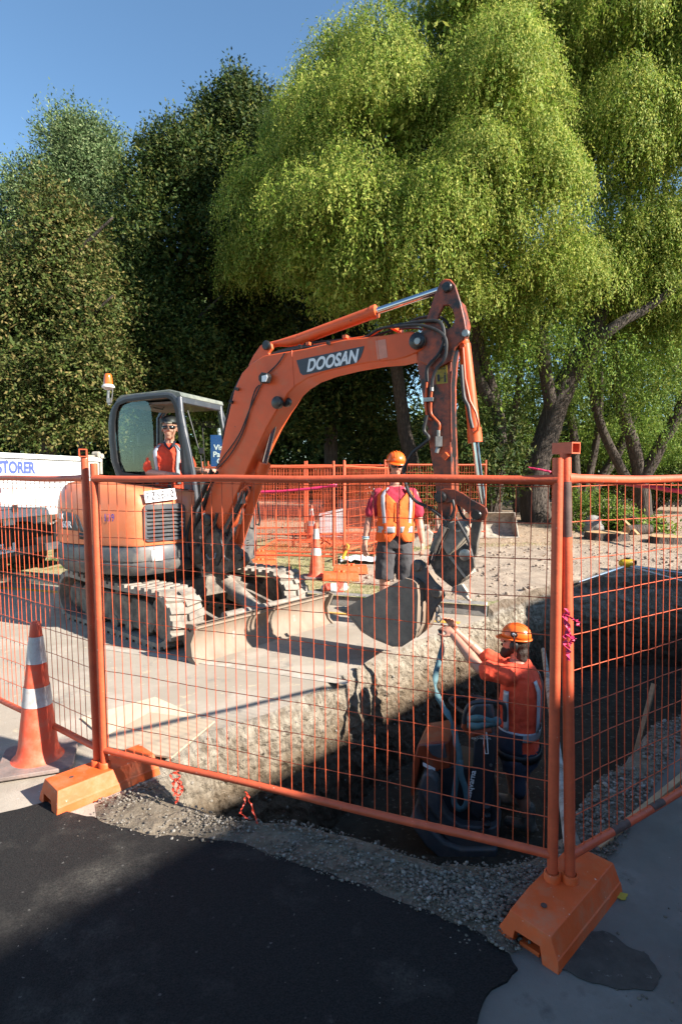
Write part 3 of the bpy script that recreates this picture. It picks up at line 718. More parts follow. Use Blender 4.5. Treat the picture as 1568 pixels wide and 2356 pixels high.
# ================================================================ TREES AND PLANTS
def sn(p, s, o=0):
    x, y, z = p[:, 0] * s + o, p[:, 1] * s + 1.7 * o, p[:, 2] * s + 2.3 * o
    return (np.sin(x + 1.3 * np.sin(y * .9)) * np.cos(y * 1.1 + .7 * np.sin(z)) + np.sin(z * 1.2 + 1.1 * np.sin(x * .8)) * np.cos(x * .7 - z * .5)) * .5
def leaf_quads(p, d, n, ln, wd):
    "diamond leaves: base p, axis d, normal n"
    s = np.cross(d, n); s /= np.linalg.norm(s, axis=1, keepdims=True) + 1e-9
    a = p; b = p + d * (ln * .45)[:, None] + s * (wd * .5)[:, None]; c = p + d * ln[:, None]; e = p + d * (ln * .45)[:, None] - s * (wd * .5)[:, None]
    return np.stack([a, b, c, e], 1).reshape(-1, 3)
def crown(seed, lobes, dens, m, tw, droop, ln, wd, shell=.62, gap=.15, gs=2.0, hang=False, spread=.5, core=0, csz=.2, sub=0, subf=(.30, .46), subr=(.60, .86)):
    """twigs start in the lobes' volumes, biased to the shells, and carry m leaves each"""
    r = np.random.default_rng(seed); out = []; lob0 = lobes
    if sub:
        nl = []
        for (c, rad) in lobes:
            k = sub; c = np.array(c); rad = np.array(rad)
            for i in range(k):
                u = r.normal(size=3); u /= np.linalg.norm(u)
                if u[2] < -.5: u[2] *= -.6
                f = r.uniform(*subf); nl.append((c + u * rad * r.uniform(*subr), rad * f * np.array([1, 1, r.uniform(.8, 1.6)])))
        lobes = nl
    for (c, rad) in lobes:
        c = np.array(c); rad = np.array(rad); ar = 4 * math.pi * ((rad[0] * rad[1]) ** 1.6 + (rad[0] * rad[2]) ** 1.6 + (rad[1] * rad[2]) ** 1.6) ** (1 / 1.6) / 3 ** (1 / 1.6)
        n = int(ar * dens)
        u = r.normal(size=(n, 3)); u /= np.linalg.norm(u, axis=1, keepdims=True)
        if hang: u[:, 2] = np.where(u[:, 2] < -.35, -u[:, 2] * .6, u[:, 2]); u /= np.linalg.norm(u, axis=1, keepdims=True)
        k = shell + (1 - shell) * r.random(n) ** .5
        q = u * rad * k[:, None]
        bump_ = 1 + .13 * sn(q + c, 1.6, seed) + .09 * sn(q + c, 3.7, seed + 2)
        q = c + q * bump_[:, None]
        keep = (sn(q, gs, seed + 5) + .35 * r.normal(size=n)) > -1 + gap * 2 - .25
        q = q[keep]; u = u[keep]; n = len(q)
        if hang: d = u * np.array([.8, .8, .35]) + r.normal(0, .25, (n, 3)); 
        else: d = u + r.normal(0, .55, (n, 3)) + np.array([0, 0, .15])
        d /= np.linalg.norm(d, axis=1, keepdims=True)
        L = tw * r.uniform(.5, 1.3, n)
        ps, ds, us = [], [], []
        cur = q.copy(); dd = d.copy()
        for j in range(m):
            dd = dd + np.array([0, 0, -droop]) + r.normal(0, .12, (n, 3)); dd /= np.linalg.norm(dd, axis=1, keepdims=True)
            cur = cur + dd * (L / m)[:, None]
            e = dd * (1 - spread) + r.normal(0, spread, (n, 3)); 
            if hang: e[:, 2] -= .35
            e /= np.linalg.norm(e, axis=1, keepdims=True)
            ps.append(cur + r.normal(0, .012, (n, 3))); ds.append(e); us.append(u)
        p = np.concatenate(ps); d = np.concatenate(ds); nn = np.concatenate(us) * 1.1 + r.normal(size=p.shape) * .42 + np.array([0, 0, .45]); nn /= np.linalg.norm(nn, axis=1, keepdims=True)
        N_ = len(p); out.append(leaf_quads(p, d, nn, ln * r.uniform(.7, 1.3, N_), wd * r.uniform(.7, 1.2, N_)))
    # inner leaf sprays: larger clumps of foliage deep inside each lobe
    for (c, rad) in (lob0 if core else []):
        c = np.array(c); rad = np.array(rad); n = int(core * 12 * (rad[0] * rad[1] + rad[0] * rad[2] + rad[1] * rad[2]))
        u = r.normal(size=(n, 3)); u /= np.linalg.norm(u, axis=1, keepdims=True); q = c + u * rad * (r.uniform(.30, .86, n) ** .7)[:, None]
        q = q[sn(q, gs, seed + 5) > -.75 + gap]; n = len(q); d = r.normal(size=(n, 3)); d[:, 2] -= .8 if hang else 0; d /= np.linalg.norm(d, axis=1, keepdims=True); nn = r.normal(size=(n, 3)); nn /= np.linalg.norm(nn, axis=1, keepdims=True)
        out.append(leaf_quads(q, d, nn, csz * r.uniform(.6, 1.3, n), csz * .42 * r.uniform(.6, 1.3, n)))
    v = np.concatenate(out); return v, np.arange(len(v)).reshape(-1, 4)
def L_(u, v, y, ru, rv, ry=None):
    c = P(u, v, y); k = y / FPX
    rx = ru * k; return (tuple(c), (rx, ry if ry else (rx + rv * k) / 2, rv * k))
def wig(pts, rs, seed=0, amp=.12, n=5):
    "smooth, slightly crooked limb through the points"
    r = random.Random(seed); P_, R_ = [], []
    pts = [V(p) for p in pts]
    for i in range(len(pts) - 1):
        p0 = pts[max(i - 1, 0)]; p1, p2 = pts[i], pts[i + 1]; p3 = pts[min(i + 2, len(pts) - 1)]
        for k in range(n):
            t = k / n; t2, t3 = t * t, t * t * t
            q = (p1 * 2 + (p2 - p0) * t + (p0 * 2 - p1 * 5 + p2 * 4 - p3) * t2 + (p1 * 3 - p0 - p2 * 3 + p3) * t3) * .5
            P_.append(q + V((r.uniform(-1, 1), r.uniform(-1, 1), 0)) * amp * (rs[i] + .02)); R_.append(rs[i] + (rs[i + 1] - rs[i]) * t)
    P_.append(pts[-1]); R_.append(rs[-1]); return P_, R_
def tree(name, label, base, lobes, leafm, trunk, group="trees behind the verge", limbs=(), **kw):
    t = empty(name, base, label, "tree", group)
    v, f = crown(lobes=lobes, **kw)
    b = np.array(base); np_mesh("crown", v - b, f, leafm).parent = t
    mb = MB()
    for i, (pp, rr) in enumerate([trunk] + list(limbs)):
        a, r_ = wig(pp, rr, i + kw['seed']); mb.tube(a, r_, 12 if r_[0] > .15 else 7)
    mb.build("trunk", M['bark'], t, ang=180)
    return t
def gz(x, y): return hz(x, y) - .03
def T(u, v, y): return tuple(P(u, v, y))
# --- big willow, its leaning trunk right of the digger arm
wb = P(1232, 1192, 17); wb.z = gz(wb.x, wb.y)
will = [L_(1020, 130, 15.5, 190, 250), L_(850, 330, 14.5, 170, 200), L_(790, 520, 13.5, 140, 190), L_(940, 560, 13.2, 130, 150), L_(1130, 330, 14.5, 170, 270), L_(1060, 480, 13.5, 150, 180),
        L_(650, 500, 15.8, 115, 160), L_(585, 600, 16.2, 70, 80), L_(810, 190, 16, 110, 120), L_(1180, 80, 16, 150, 200), L_(700, 330, 16.5, 90, 120),
        L_(1230, 470, 14, 110, 170), L_(850, 650, 13.5, 110, 90), L_(1190, 620, 14.5, 80, 70), L_(750, 620, 14.5, 100, 130), L_(1290, 640, 15, 75, 130), L_(1180, 740, 15.5, 60, 100), L_(1070, 680, 14.5, 60, 100), L_(960, 700, 14.5, 60, 80), L_(1120, 560, 14.2, 80, 120)]
tree("willow_tree", "tall yellow-green weeping willow filling the middle above the digger's boom", tuple(wb), will, M['leaf_willow'],
     ([tuple(wb - V((0, 0, .3))), T(1235, 1080, 17), T(1280, 930, 16.8), T(1330, 830, 16.6), T(1390, 700, 16.5), T(1470, 600, 16.5), T(1560, 480, 16.5)], [.50, .38, .34, .28, .20, .13, .06]),
     limbs=[([T(1300, 890, 16.8), T(1355, 820, 16.2), T(1400, 760, 15.5), T(1500, 700, 15.5), T(1600, 620, 15.5)], [.26, .2, .15, .11, .05]),
            ([T(1270, 960, 16.8), T(1240, 780, 16), T(1180, 600, 15.5), T(1130, 420, 15.5), T(1060, 240, 15.5)], [.2, .17, .13, .09, .05]),
            ([T(1240, 790, 16), T(1290, 600, 16), T(1300, 400, 16), T(1280, 200, 16)], [.14, .11, .08, .04]),
            ([T(1130, 1185, 16.5), T(1150, 1000, 16.5), T(1120, 860, 16.2), T(1060, 640, 15.5), T(960, 420, 15)], [.25, .19, .15, .10, .04]),
            ([T(1130, 930, 16.3), T(1090, 830, 16), T(1100, 700, 16), T(1050, 560, 15.5), T(900, 400, 15.5)], [.17, .15, .12, .09, .04]),
            ([T(960, 1140, 18), T(925, 950, 17.5), T(905, 760, 16.5), T(915, 560, 15.5), T(850, 350, 15)], [.26, .20, .16, .11, .04])],
     seed=11, dens=40, m=10, tw=.78, droop=.34, ln=.085, wd=.032, shell=.74, gap=.03, core=9, csz=.17, gs=2.4, sub=26, subf=(.20, .40), hang=True, spread=.45)
# --- second willow at the right edge
wb2 = P(1480, 1180, 18.5); wb2.z = gz(wb2.x, wb2.y)
w2 = [L_(1440, 110, 16.5, 210, 260), L_(1560, 330, 16, 150, 220), L_(1400, 330, 15.5, 110, 190), L_(1520, 20, 18, 150, 180), L_(1520, 560, 16, 120, 130), L_(1330, 180, 17.5, 100, 160), L_(1650, 150, 16.5, 140, 300), L_(1560, 760, 16.5, 80, 150), L_(1440, 700, 17, 80, 120), L_(1370, 620, 16, 80, 120), L_(1520, 640, 16, 90, 110)]
tree("willow_tree", "second pale green willow rising out of frame at the right edge", tuple(wb2), w2, M['leaf_willow'],
     ([tuple(wb2 - V((0, 0, .3))), T(1470, 1080, 18.5), T(1420, 900, 18.3), T(1400, 700, 18), T(1440, 500, 17.5), T(1460, 250, 17)], [.28, .22, .18, .14, .1, .04]),
     limbs=[([T(1440, 1100, 18.5), T(1375, 960, 18.3), T(1350, 800, 18), T(1330, 600, 18)], [.16, .13, .1, .04]), ([T(1470, 1110, 18.5), T(1560, 950, 18), T(1620, 780, 17.5)], [.22, .17, .08]),
            ([T(1410, 720, 18), T(1500, 420, 17), T(1540, 200, 17)], [.12, .09, .03])],
     seed=23, dens=40, m=10, tw=.78, droop=.34, ln=.088, wd=.033, shell=.74, gap=.03, core=8, csz=.17, gs=2.4, sub=26, subf=(.20, .40), hang=True, spread=.45)
# --- thin hanging foliage between and below the crowns, trunks show through
wb3 = P(1330, 1172, 21); wb3.z = gz(wb3.x, wb3.y)
w3 = [L_(1250, 820, 15.6, 90, 130), L_(1400, 860, 15.8, 110, 130), L_(1520, 900, 16, 100, 150), L_(1150, 880, 15.6, 55, 120), L_(1290, 830, 19.5, 100, 110), L_(1560, 700, 17, 110, 130), L_(1460, 660, 18, 120, 110), L_(1060, 900, 19, 60, 90), L_(1400, 1020, 22.5, 150, 80), L_(1560, 1060, 21, 100, 70), L_(1150, 800, 17.5, 90, 150), L_(1320, 700, 19, 140, 150), L_(1500, 780, 18, 130, 160), L_(1420, 900, 20, 170, 130), L_(1250, 960, 21, 150, 100), L_(1560, 960, 18, 90, 130), L_(1080, 720, 18, 70, 120), L_(1480, 1040, 22, 160, 70), L_(1180, 1040, 23, 140, 70), L_(1380, 540, 19, 120, 130)]
tree("willow_tree", "sparse willow with several thin stems standing behind the leaning trunk", tuple(wb3), w3, M['leaf_shrub'],
     ([tuple(wb3 - V((0, 0, .3))), T(1320, 1020, 21), T(1300, 850, 21), T(1340, 700, 20), T(1350, 560, 20)], [.2, .16, .13, .1, .04]),
     limbs=[([tuple(wb3), T(1420, 1040, 21), T(1470, 930, 20.5), T(1560, 840, 20)], [.2, .17, .13, .06]), ([tuple(wb3), T(1370, 1020, 21), T(1380, 880, 20.5), T(1370, 740, 20)], [.15, .13, .1, .05]),
            ([T(1190, 1180, 20), T(1175, 1020, 20), T(1195, 860, 19.5), T(1180, 720, 19)], [.16, .14, .1, .05])],
     seed=31, dens=17, m=9, tw=.8, droop=.3, ln=.085, wd=.034, shell=.3, gap=.08, core=1.2, csz=.16, gs=1.6, sub=11, subf=(.18, .36), hang=True, spread=.5)
# --- dark trees on the left
def simple_tree(name, label, u, y, lobes, leafm, seed, dens, ln, wd, trunk_r=.22, m=6, tw=.55, gap=.08, shell=.72, top=None, droop=-.10):
    base = P(u, 1180, y); base.z = gz(base.x, base.y); tp = top or (u, 400)
    return tree(name, label, tuple(base), lobes, leafm, ([tuple(base - V((0, 0, .3))), T(u, 900, y), T((u + tp[0]) / 2, (900 + tp[1]) / 2, y), T(*tp, y)], [trunk_r, trunk_r * .8, trunk_r * .5, .03]),
                limbs=[([T(u, 950 - 90 * i, y), T(u + (70 if i % 2 else -70), 850 - 90 * i, y - .6), T(u + (150 if i % 2 else -150), 770 - 90 * i, y - 1)], [trunk_r * .4, trunk_r * .25, .02]) for i in range(4)],
                seed=seed, dens=dens * .95, m=m, tw=tw, droop=droop, ln=ln, wd=wd, shell=shell, gap=gap, gs=2.2, spread=.5, core=7, csz=.26, sub=20, subf=(.18, .42), subr=(.5, .76))
simple_tree("birch_tree", "pale green birch with a pointed top rising at the left", 190, 21, [L_(190, 420, 21, 85, 130), L_(170, 330, 21, 40, 70), L_(230, 400, 21, 60, 100), L_(130, 500, 21, 90, 130), L_(40, 520, 20.5, 80, 120), L_(250, 600, 21, 70, 150), L_(-40, 620, 20, 100, 160)], M['leaf_pale'], 41, 30, .11, .05, top=(165, 270), m=7, tw=.7, gap=.12, shell=.55)
simple_tree("hornbeam_tree", "tall dark green tree with the highest pointed crown left of the willow", 540, 19.5, [L_(560, 330, 19.5, 85, 110), L_(550, 250, 19.5, 45, 60), L_(490, 300, 19.5, 50, 70), L_(600, 300, 20, 40, 80), L_(470, 430, 19, 110, 130), L_(590, 520, 19.5, 110, 200), L_(480, 640, 18.5, 140, 190), L_(620, 760, 19, 130, 170), L_(500, 880, 18.5, 150, 140)], M['leaf_dark'], 43, 30, .11, .062, top=(550, 200))
simple_tree("hornbeam_tree", "dark tree with brown-tipped leaves beside the pale birch", 360, 18, [L_(360, 380, 18, 60, 80), L_(335, 470, 18, 60, 100), L_(420, 430, 18, 60, 90), L_(370, 600, 17.5, 110, 150), L_(330, 760, 17, 130, 150), L_(420, 850, 16.8, 130, 130), L_(280, 930, 17, 130, 110)], M['leaf_dark'], 47, 34, .10, .056, top=(360, 310))
simple_tree("beech_tree", "brownish green tree with layered sunlit sprays above the truck", 110, 14.5, [L_(140, 600, 14.5, 95, 150), L_(70, 700, 14.3, 110, 130), L_(190, 720, 14, 90, 110), L_(60, 850, 14, 130, 110), L_(190, 850, 13.7, 110, 90), L_(130, 960, 14, 150, 70), L_(-40, 760, 14.5, 110, 170), L_(-60, 920, 14.5, 110, 100)], M['leaf_brown'], 53, 42, .09, .05, top=(150, 460), droop=.12, m=7)
simple_tree("hornbeam_tree", "deep green tree in heavy shade behind the digger's boom", 760, 21, [L_(720, 820, 21, 130, 130), L_(790, 930, 20, 130, 110), L_(640, 940, 19.5, 120, 110), L_(880, 860, 21, 100, 110), L_(700, 680, 21, 110, 110), L_(860, 1010, 22, 110, 60)], M['leaf_dark'], 59, 26, .12, .065, trunk_r=.28, top=(760, 650))
# --- distant wood closing the view
def backwood():
    lob = []
    r = random.Random(4)
    for i, u in enumerate(range(-300, 2000, 150)):
        y = 32 + r.uniform(-2, 3)
        if u < 900: lob += [L_(u, 960, y, 130, 120, 2), L_(u + 60, 760, y + 1, 130, 150, 2), L_(u, 1100, y - 2, 110, 60, 1.5)]
        else: lob += [L_(u, 1070 + r.uniform(-10, 10), y, 110, 75, 2), L_(u + 70, 1000 + r.uniform(-20, 20), y + 1, 80, 60, 2)]
    v, f = crown(71, lob, 8, 6, 1.0, .05, .28, .18, shell=.4, gap=.0, gs=.8, core=5, csz=.7)
    return np_mesh("woodland", v, f, M['leaf_dark'])
def rightwood():
    lob = []; r = random.Random(9)
    for i, u in enumerate(range(1040, 2000, 110)):
        for v, rv in ((1040, 80), (930, 80), (820, 90), (710, 80)): lob.append(L_(u + r.uniform(-30, 30), v + r.uniform(-20, 20), 25 + r.uniform(-1.5, 2.5), 80, rv, 1.2))
    v, f = crown(73, lob, 15, 6, .8, .2, .16, .07, shell=.35, gap=.12, gs=1.1, hang=True, core=3.2, csz=.4)
    return np_mesh("woodland", v, f, M['leaf_mid'])
o = rightwood(); tag(o, "green thicket seen between the willow stems at the right", kind='stuff')
o = backwood(); tag(o, "dark distant wood seen as one mass behind the nearer trees", kind='stuff')

# --- shrubs
def shrub(name, label, lobes, leafm, seed, dens, ln, wd, cat="shrub", group=None, **kw):
    c = lobes[0][0]; base = (c[0], c[1], gz(c[0], c[1])); t = empty(name, base, label, cat, group)
    a = dict(m=5, tw=.3, droop=.02, shell=.45, gap=.06, gs=3.0, spread=.6); a.update(kw)
    v, f = crown(seed=seed, lobes=lobes, dens=dens, ln=ln, wd=wd, **a)
    np_mesh("foliage", v - np.array(base), f, leafm).parent = t
    mb = MB(); r = random.Random(seed)
    for i in range(7):
        tip = V(lobes[i % len(lobes)][0]) + V((r.uniform(-.3, .3), r.uniform(-.3, .3), .2)); a_, r_ = wig([base, V(base).lerp(tip, .5) + V((r.uniform(-.1, .1), 0, .1)), tip], [.03, .022, .008], i); mb.tube(a_, r_, 6)
    mb.build("stem", M['bark'], t, ang=180); return t
shrub("leafy_shrub", "bright green low shrub right of the leaning willow trunk", [L_(1370, 1175, 15.2, 60, 32), L_(1410, 1190, 14.8, 45, 25), L_(1330, 1165, 15.8, 40, 35), L_(1320, 1215, 14.5, 14, 22)], M['leaf_shrub'], 81, 170, .065, .036)
shrub("leafy_shrub", "low broad-leaved plants spreading beside the cut logs", [L_(1475, 1213, 14.3, 50, 12), L_(1520, 1222, 14, 30, 9), L_(1430, 1208, 14.6, 30, 12)], M['leaf_shrub'], 83, 120, .09, .06)
shrub("rhododendron_bush", "dark big-leaved bush behind the digger's dipper arm", [L_(1130, 1085, 15.5, 60, 60), L_(1080, 1040, 15.8, 50, 70), L_(1160, 1010, 16, 40, 60), L_(1010, 1130, 15.5, 60, 55), L_(955, 1150, 15.6, 40, 60)], M['leaf_dark'], 87, 60, .15, .045, m=5, tw=.4)
shrub("leafy_shrub", "dim green undergrowth below the trees at the far right", [L_(1500, 1120, 21, 110, 28), L_(1600, 1110, 20, 90, 35)], M['leaf_dark'], 89, 60, .10, .06)
# ================================================================ EXCAVATOR
ex = empty("excavator", (-2.03, 7.16, 0), "orange tracked excavator with grey cab and bent boom standing beside the trench", "excavator")
UC = Fr((-2.03, 7.16, 0), (.769, -.639, 0), (-.639, -.769, 0))      # undercarriage: forward, right, up
UF = Fr((-2.2, 7.05, 0), (.94, -.342, 0), (-.342, -.94, 0))         # upper body
# ---- tracks
def track(side):
    r0, r1 = (.60, 1.0) if side > 0 else (-1.0, -.60)
    cz, R0, fx = .315, .285, .97
    path = []
    def arc(cx, a0, a1, n): return [(cx + R0 * math.cos(a0 + (a1 - a0) * i / n), cz + R0 * math.sin(a0 + (a1 - a0) * i / n)) for i in range(n)]
    top = [(fx - 2 * fx * i / 22, cz + R0 - .022 * math.sin(math.pi * i / 22)) for i in range(22)]
    bot = [(-fx + 2 * fx * i / 22, cz - R0) for i in range(22)]
    path = top + arc(-fx, math.pi / 2, 3 * math.pi / 2, 14) + bot + arc(fx, -math.pi / 2, math.pi / 2, 14)
    n = len(path); mb = MB(); rings = []
    nor = []
    for i, p in enumerate(path):
        a, b = V(path[i - 1]), V(path[(i + 1) % n]); t = (b - a).normalized(); nor.append(V((t.y, -t.x)))
    if nor[0].y < 0: nor = [-x for x in nor]
    sec = []
    for i, p in enumerate(path):
        p = V(p); o_ = p + nor[i] * -.003; i_ = p - nor[i] * .045
        sec.append([UC(o_.x, r0, o_.y), UC(o_.x, r1, o_.y), UC(i_.x, r1, i_.y), UC(i_.x, r0, i_.y)])
    vs = [q for s_ in sec for q in s_]
    fs = [(i * 4 + k, i * 4 + (k + 1) % 4, ((i + 1) % n) * 4 + (k + 1) % 4, ((i + 1) % n) * 4 + k) for i in range(n) for k in range(4)]
    mb.add(vs, fs)
    # chevron lugs by arc length
    cum = [0]
    for i in range(n): cum.append(cum[-1] + (V(path[(i + 1) % n]) - V(path[i])).length)
    tot = cum[-1]; nl = 42
    def at(s_):
        s_ %= tot
        for i in range(n):
            if cum[i] <= s_ <= cum[i + 1]:
                f = (s_ - cum[i]) / (cum[i + 1] - cum[i]); a, b = V(path[i]), V(path[(i + 1) % n]); m_ = nor[i].lerp(nor[(i + 1) % n], f).normalized(); return a.lerp(b, f), m_
    mid = (r0 + r1) / 2; hw = (r1 - r0) / 2
    for j in range(nl):
        for sgn in (-1, 1):
            s0 = tot * (j + (.5 if sgn > 0 else 0)) / nl
            q = []
            for (ds, rr) in ((-.042, 0.02), (.034, 0.02), (.068, 1.0), (-.016, 1.0)):
                p, m_ = at(s0 + ds); r_ = mid + sgn * hw * rr
                q.append((p, m_, r_))
            lo = [UC(p.x - m_.x * .006, r_, p.y - m_.y * .006) for p, m_, r_ in q]
            hi = []
            for k, (p, m_, r_) in enumerate(q):
                sh = .008 if k in (0, 3) else -.008; pp, mm = at(s0 + (-.042, .034, .068, -.016)[k] + sh)
                hi.append(UC(pp.x + mm.x * .032, mid + (r_ - mid) * .985, pp.y + mm.y * .032))
            mb.add(lo + hi, [(0, 1, 2, 3), (7, 6, 5, 4), (0, 4, 5, 1), (1, 5, 6, 2), (2, 6, 7, 3), (3, 7, 4, 0)])
    tr = mb.build("track", M['track'], ex, ang=25)
    ro = r1 - .09 if side > 0 else r0 + .09; ri = r0 + .06 if side > 0 else r1 - .06
    fm = MB().prism([UC(f, ro, z) for f, z in ((-.80, .12), (.74, .12), (.83, .20), (.83, .40), (.70, .45), (-.72, .47), (-.84, .38), (-.84, .24))], UC(0, ri, 0) - UC(0, ro, 0))
    for f in (-.35, .3): fm.obox(UC(f - .06, ro, .40), UC(.12, 0, 0) - UC(0, 0, 0), (UC(0, .03, 0) - UC(0, 0, 0)) * (1 if side > 0 else -1), V((0, 0, .07)))
    fm.build("track_frame", M['muddy_dark'], tr, bevel=.012)
    for f in (-.62, -.31, 0, .31, .62): MB().cyl(UC(f, ro + (.012 if side > 0 else -.012), .13), UC(f, ri, .13), .075, 18).build("roller", M['muddy_dark'], tr)
    MB().cyl(UC(.05, ro, .5), UC(.05, ri, .5), .045, 14).build("top_roller", M['muddy_dark'], tr)
    w_ = MB().lathe([(.235, 0), (.24, .05), (.12, .06), (.11, .12), (.22, .13), (.23, .24), (.05, .25)], UC(fx, ri if side > 0 else ro, cz), UC(0, 1, 0) - UC(0, 0, 0), 28)
    w_.build("idler_wheel", M['muddy_dark'], tr)
    w_ = MB().lathe([(.20, 0), (.205, .05), (.16, .06), (.16, .20), (.12, .24), (.10, .245)], UC(-fx, (ri + .02) if side > 0 else (ro - .0), cz), UC(0, 1, 0) - UC(0, 0, 0), 28)
    for k in range(16):
        a = k * math.tau / 16; c = (math.cos(a), math.sin(a)); w_.box(UC(-fx + .215 * c[0], (ri + ro) / 2, cz + .215 * c[1]), (.04, .04, .04))
    w_.build("drive_sprocket", M['muddy_dark'], tr)
track(1); track(-1)
# ---- car body and slew ring
mb = MB()
mb.prism([UC(-.45, r, z) for r, z in ((.62, .30), (.62, .48), (.30, .58), (-.30, .58), (-.62, .48), (-.62, .30), (-.3, .34), (.3, .34))], UC(.95, 0, 0) - UC(0, 0, 0))
for sx in (-.55, .55):
    for sr in (1, -1): mb.beam(UC(sx * .6, sr * .25, .46), UC(sx * 1.2, sr * .66, .34), .16, .14)
mb.build("undercarriage_frame", M['muddy_dark'], ex, bevel=.01)
MB().cyl(UC(0, 0, .56), UC(0, 0, .73), .42, 40).build("slew_ring", M['grease'], ex)
# ---- dozer blade
BLc = 1.62
mb = MB(); rows_ = []
prof = [(0.06, .0), (.0, .05), (-.035, .12), (-.045, .19), (-.03, .26), (.01, .33), (.045, .365)]
vsL = [UC(BLc + f - .02, -.99, z) for f, z in prof] + [UC(BLc + f - .045 - .02, -.99, z) for f, z in prof[::-1]]
mb.prism(vsL, UC(0, 1.98, 0) - UC(0, 0, 0))
mb.obox(UC(BLc - .06, -.99, .33), UC(0, 1.98, 0) - UC(0, 0, 0), UC(.07, 0, 0) - UC(0, 0, 0), V((0, 0, .035)))
bl = mb.build("dozer_blade", M['bladem'], ex, ang=50)
for sr in (1, -1):
    e = [UC(BLc + f, sr * .985, z) for f, z in ((.075, .0), (.0, .06), (-.02, .19), (.07, .37), (.0, .385), (-.10, .37), (-.13, .25), (-.12, .10), (-.06, .0))]
    MB().prism(e, (UC(0, .028, 0) - UC(0, 0, 0)) * sr, holes=[[UC(BLc + f, sr * .985, z) for f, z in ((-.03, .30), (.02, .335), (-.04, .35), (-.08, .32))]]).build("end_plate", M['bladem'], bl)
for sr in (1, -1):
    mb = MB(); mb.prism([UC(f, sr * .42, z) for f, z in ((.35, .22), (.45, .42), (.8, .38), (1.55, .22), (1.57, .10), (1.35, .08))], (UC(0, .05, 0) - UC(0, 0, 0)) * sr)
    mb.build("blade_arm", M['muddy'], ex, bevel=.006)
mb = MB().tube([UC(1.50, -.55, .33), UC(1.47, .5, .33)], .06, 12); mb.obox(UC(.95, -.42, .15), UC(.5, 0, 0) - UC(0, 0, 0), UC(0, .84, 0) - UC(0, 0, 0), V((0, 0, .03)))
mb.build("blade_crossmember", M['muddy'], ex)
mb = MB().cyl(UC(.80, .0, .60), UC(1.40, -.02, .30), .085, 20); mb.cyl(UC(.60, .0, .70), UC(.82, .0, .59), .045, 14); mb.cyl(UC(1.42, -.12, .29), UC(1.42, .1, .29), .05, 14)
mb.cyl(UC(.88, .09, .60), UC(.88, .14, .62), .02, 8); mb.build("blade_cylinder", M['muddy'], ex)

# ---- upper body
FP = [(.60, .38), (.36, .90), (.30, .935), (.2, .955), (-.1, .965), (-.45, .955), (-.70, .92), (-.86, .84), (-1.0, .70), (-1.10, .50), (-1.16, .2), (-1.16, -.3), (-1.08, -.62), (-.92, -.85), (-.7, -.94), (.66, -.95), (.80, -.90), (.83, -.80), (.83, -.48), (.62, -.40), (.60, -.2)]
def inset(pts, c, d): return [(p[0] + (c[0] - p[0]) / math.hypot(c[0] - p[0], c[1] - p[1]) * d, p[1] + (c[1] - p[1]) / math.hypot(c[0] - p[0], c[1] - p[1]) * d) for p in pts]
def ringz(pts, z, slope=0): return [UF(f, r, z - max(0, f + .1) * slope) for f, r in pts]
c0 = (-.2, 0)
mb = MB().loft([ringz(inset(FP, c0, .22), .70), ringz(inset(FP, c0, .07), .715), ringz(inset(FP, c0, .0), .80), ringz(FP, .845), ringz(inset(FP, c0, .012), .855), ringz(inset(FP, c0, .012), .87), ringz(FP, .88), ringz(FP, 1.00), ringz(inset(FP, c0, .02), 1.035), ringz(inset(FP, c0, .1), 1.04)])
lowb = mb.build("counterweight", M['dgrey'], ex, ang=40)
CP = [(.60, .38), (.36, .90), (.30, .935), (.2, .955), (-.1, .965), (-.45, .955), (-.70, .92), (-.86, .84), (-1.0, .70), (-1.10, .50), (-1.16, .2), (-1.16, -.3), (-1.08, -.62), (-.92, -.85), (-.86, -.88), (-.86, .08), (.40, .08), (.52, .12)]
c1 = (-.35, .42)
def ins2(d): return [(p if (p[1] <= .13 and p[0] > -.9) else inset([p], c1, d)[0]) for p in CP]
mb = MB().loft([ringz(ins2(.012), 1.045), ringz(ins2(0), 1.07), ringz(CP, 1.35), ringz(ins2(.008), 1.50, .02), ringz(ins2(.03), 1.60, .05), ringz(ins2(.075), 1.68, .10), ringz(ins2(.14), 1.73, .16), ringz(ins2(.24), 1.75, .22)])
cover = mb.build("engine_cover", M['orange_faded'], ex, ang=50)
UP = Fr((0, 0, 0), UF.x, UF.y)
def bodyhit(u, v, poly=FP, out=.004):
    best = None; d = ray(u, v)
    for i in range(len(poly)):
        a = UF(*poly[i], 0); b = UF(*poly[(i + 1) % len(poly)], 0); n = V(((b - a).y, -(b - a).x, 0)).normalized()
        if abs(d.dot(n)) < 1e-6: continue
        h = EYE + d * ((a - EYE).dot(n) / d.dot(n)); t = (h - a).dot((b - a).normalized())
        if -.001 <= t <= (b - a).length + .001 and h.y > 0:
            if n.dot(d) > 0: n = -n
            if best is None or h.y < best[0].y: best = (h + n * out, n)
    return best
def decal(name, quad, mat, parent, nx=10, ny=4, out=.004, poly=FP):
    "thin sheet following the curved side of the body; quad = TL TR BR BL in pixels"
    rows = []
    for j in range(ny + 1):
        r_ = []
        for i in range(nx + 1):
            s_, t_ = i / nx, j / ny; u = (quad[0][0] * (1 - s_) + quad[1][0] * s_) * (1 - t_) + (quad[3][0] * (1 - s_) + quad[2][0] * s_) * t_
            v = (quad[0][1] * (1 - s_) + quad[1][1] * s_) * (1 - t_) + (quad[3][1] * (1 - s_) + quad[2][1] * s_) * t_
            r_.append(bodyhit(u, v, poly, out)[0])
        rows.append(r_)
    return MB().grid(rows).build(name, mat, parent, solid=.002)
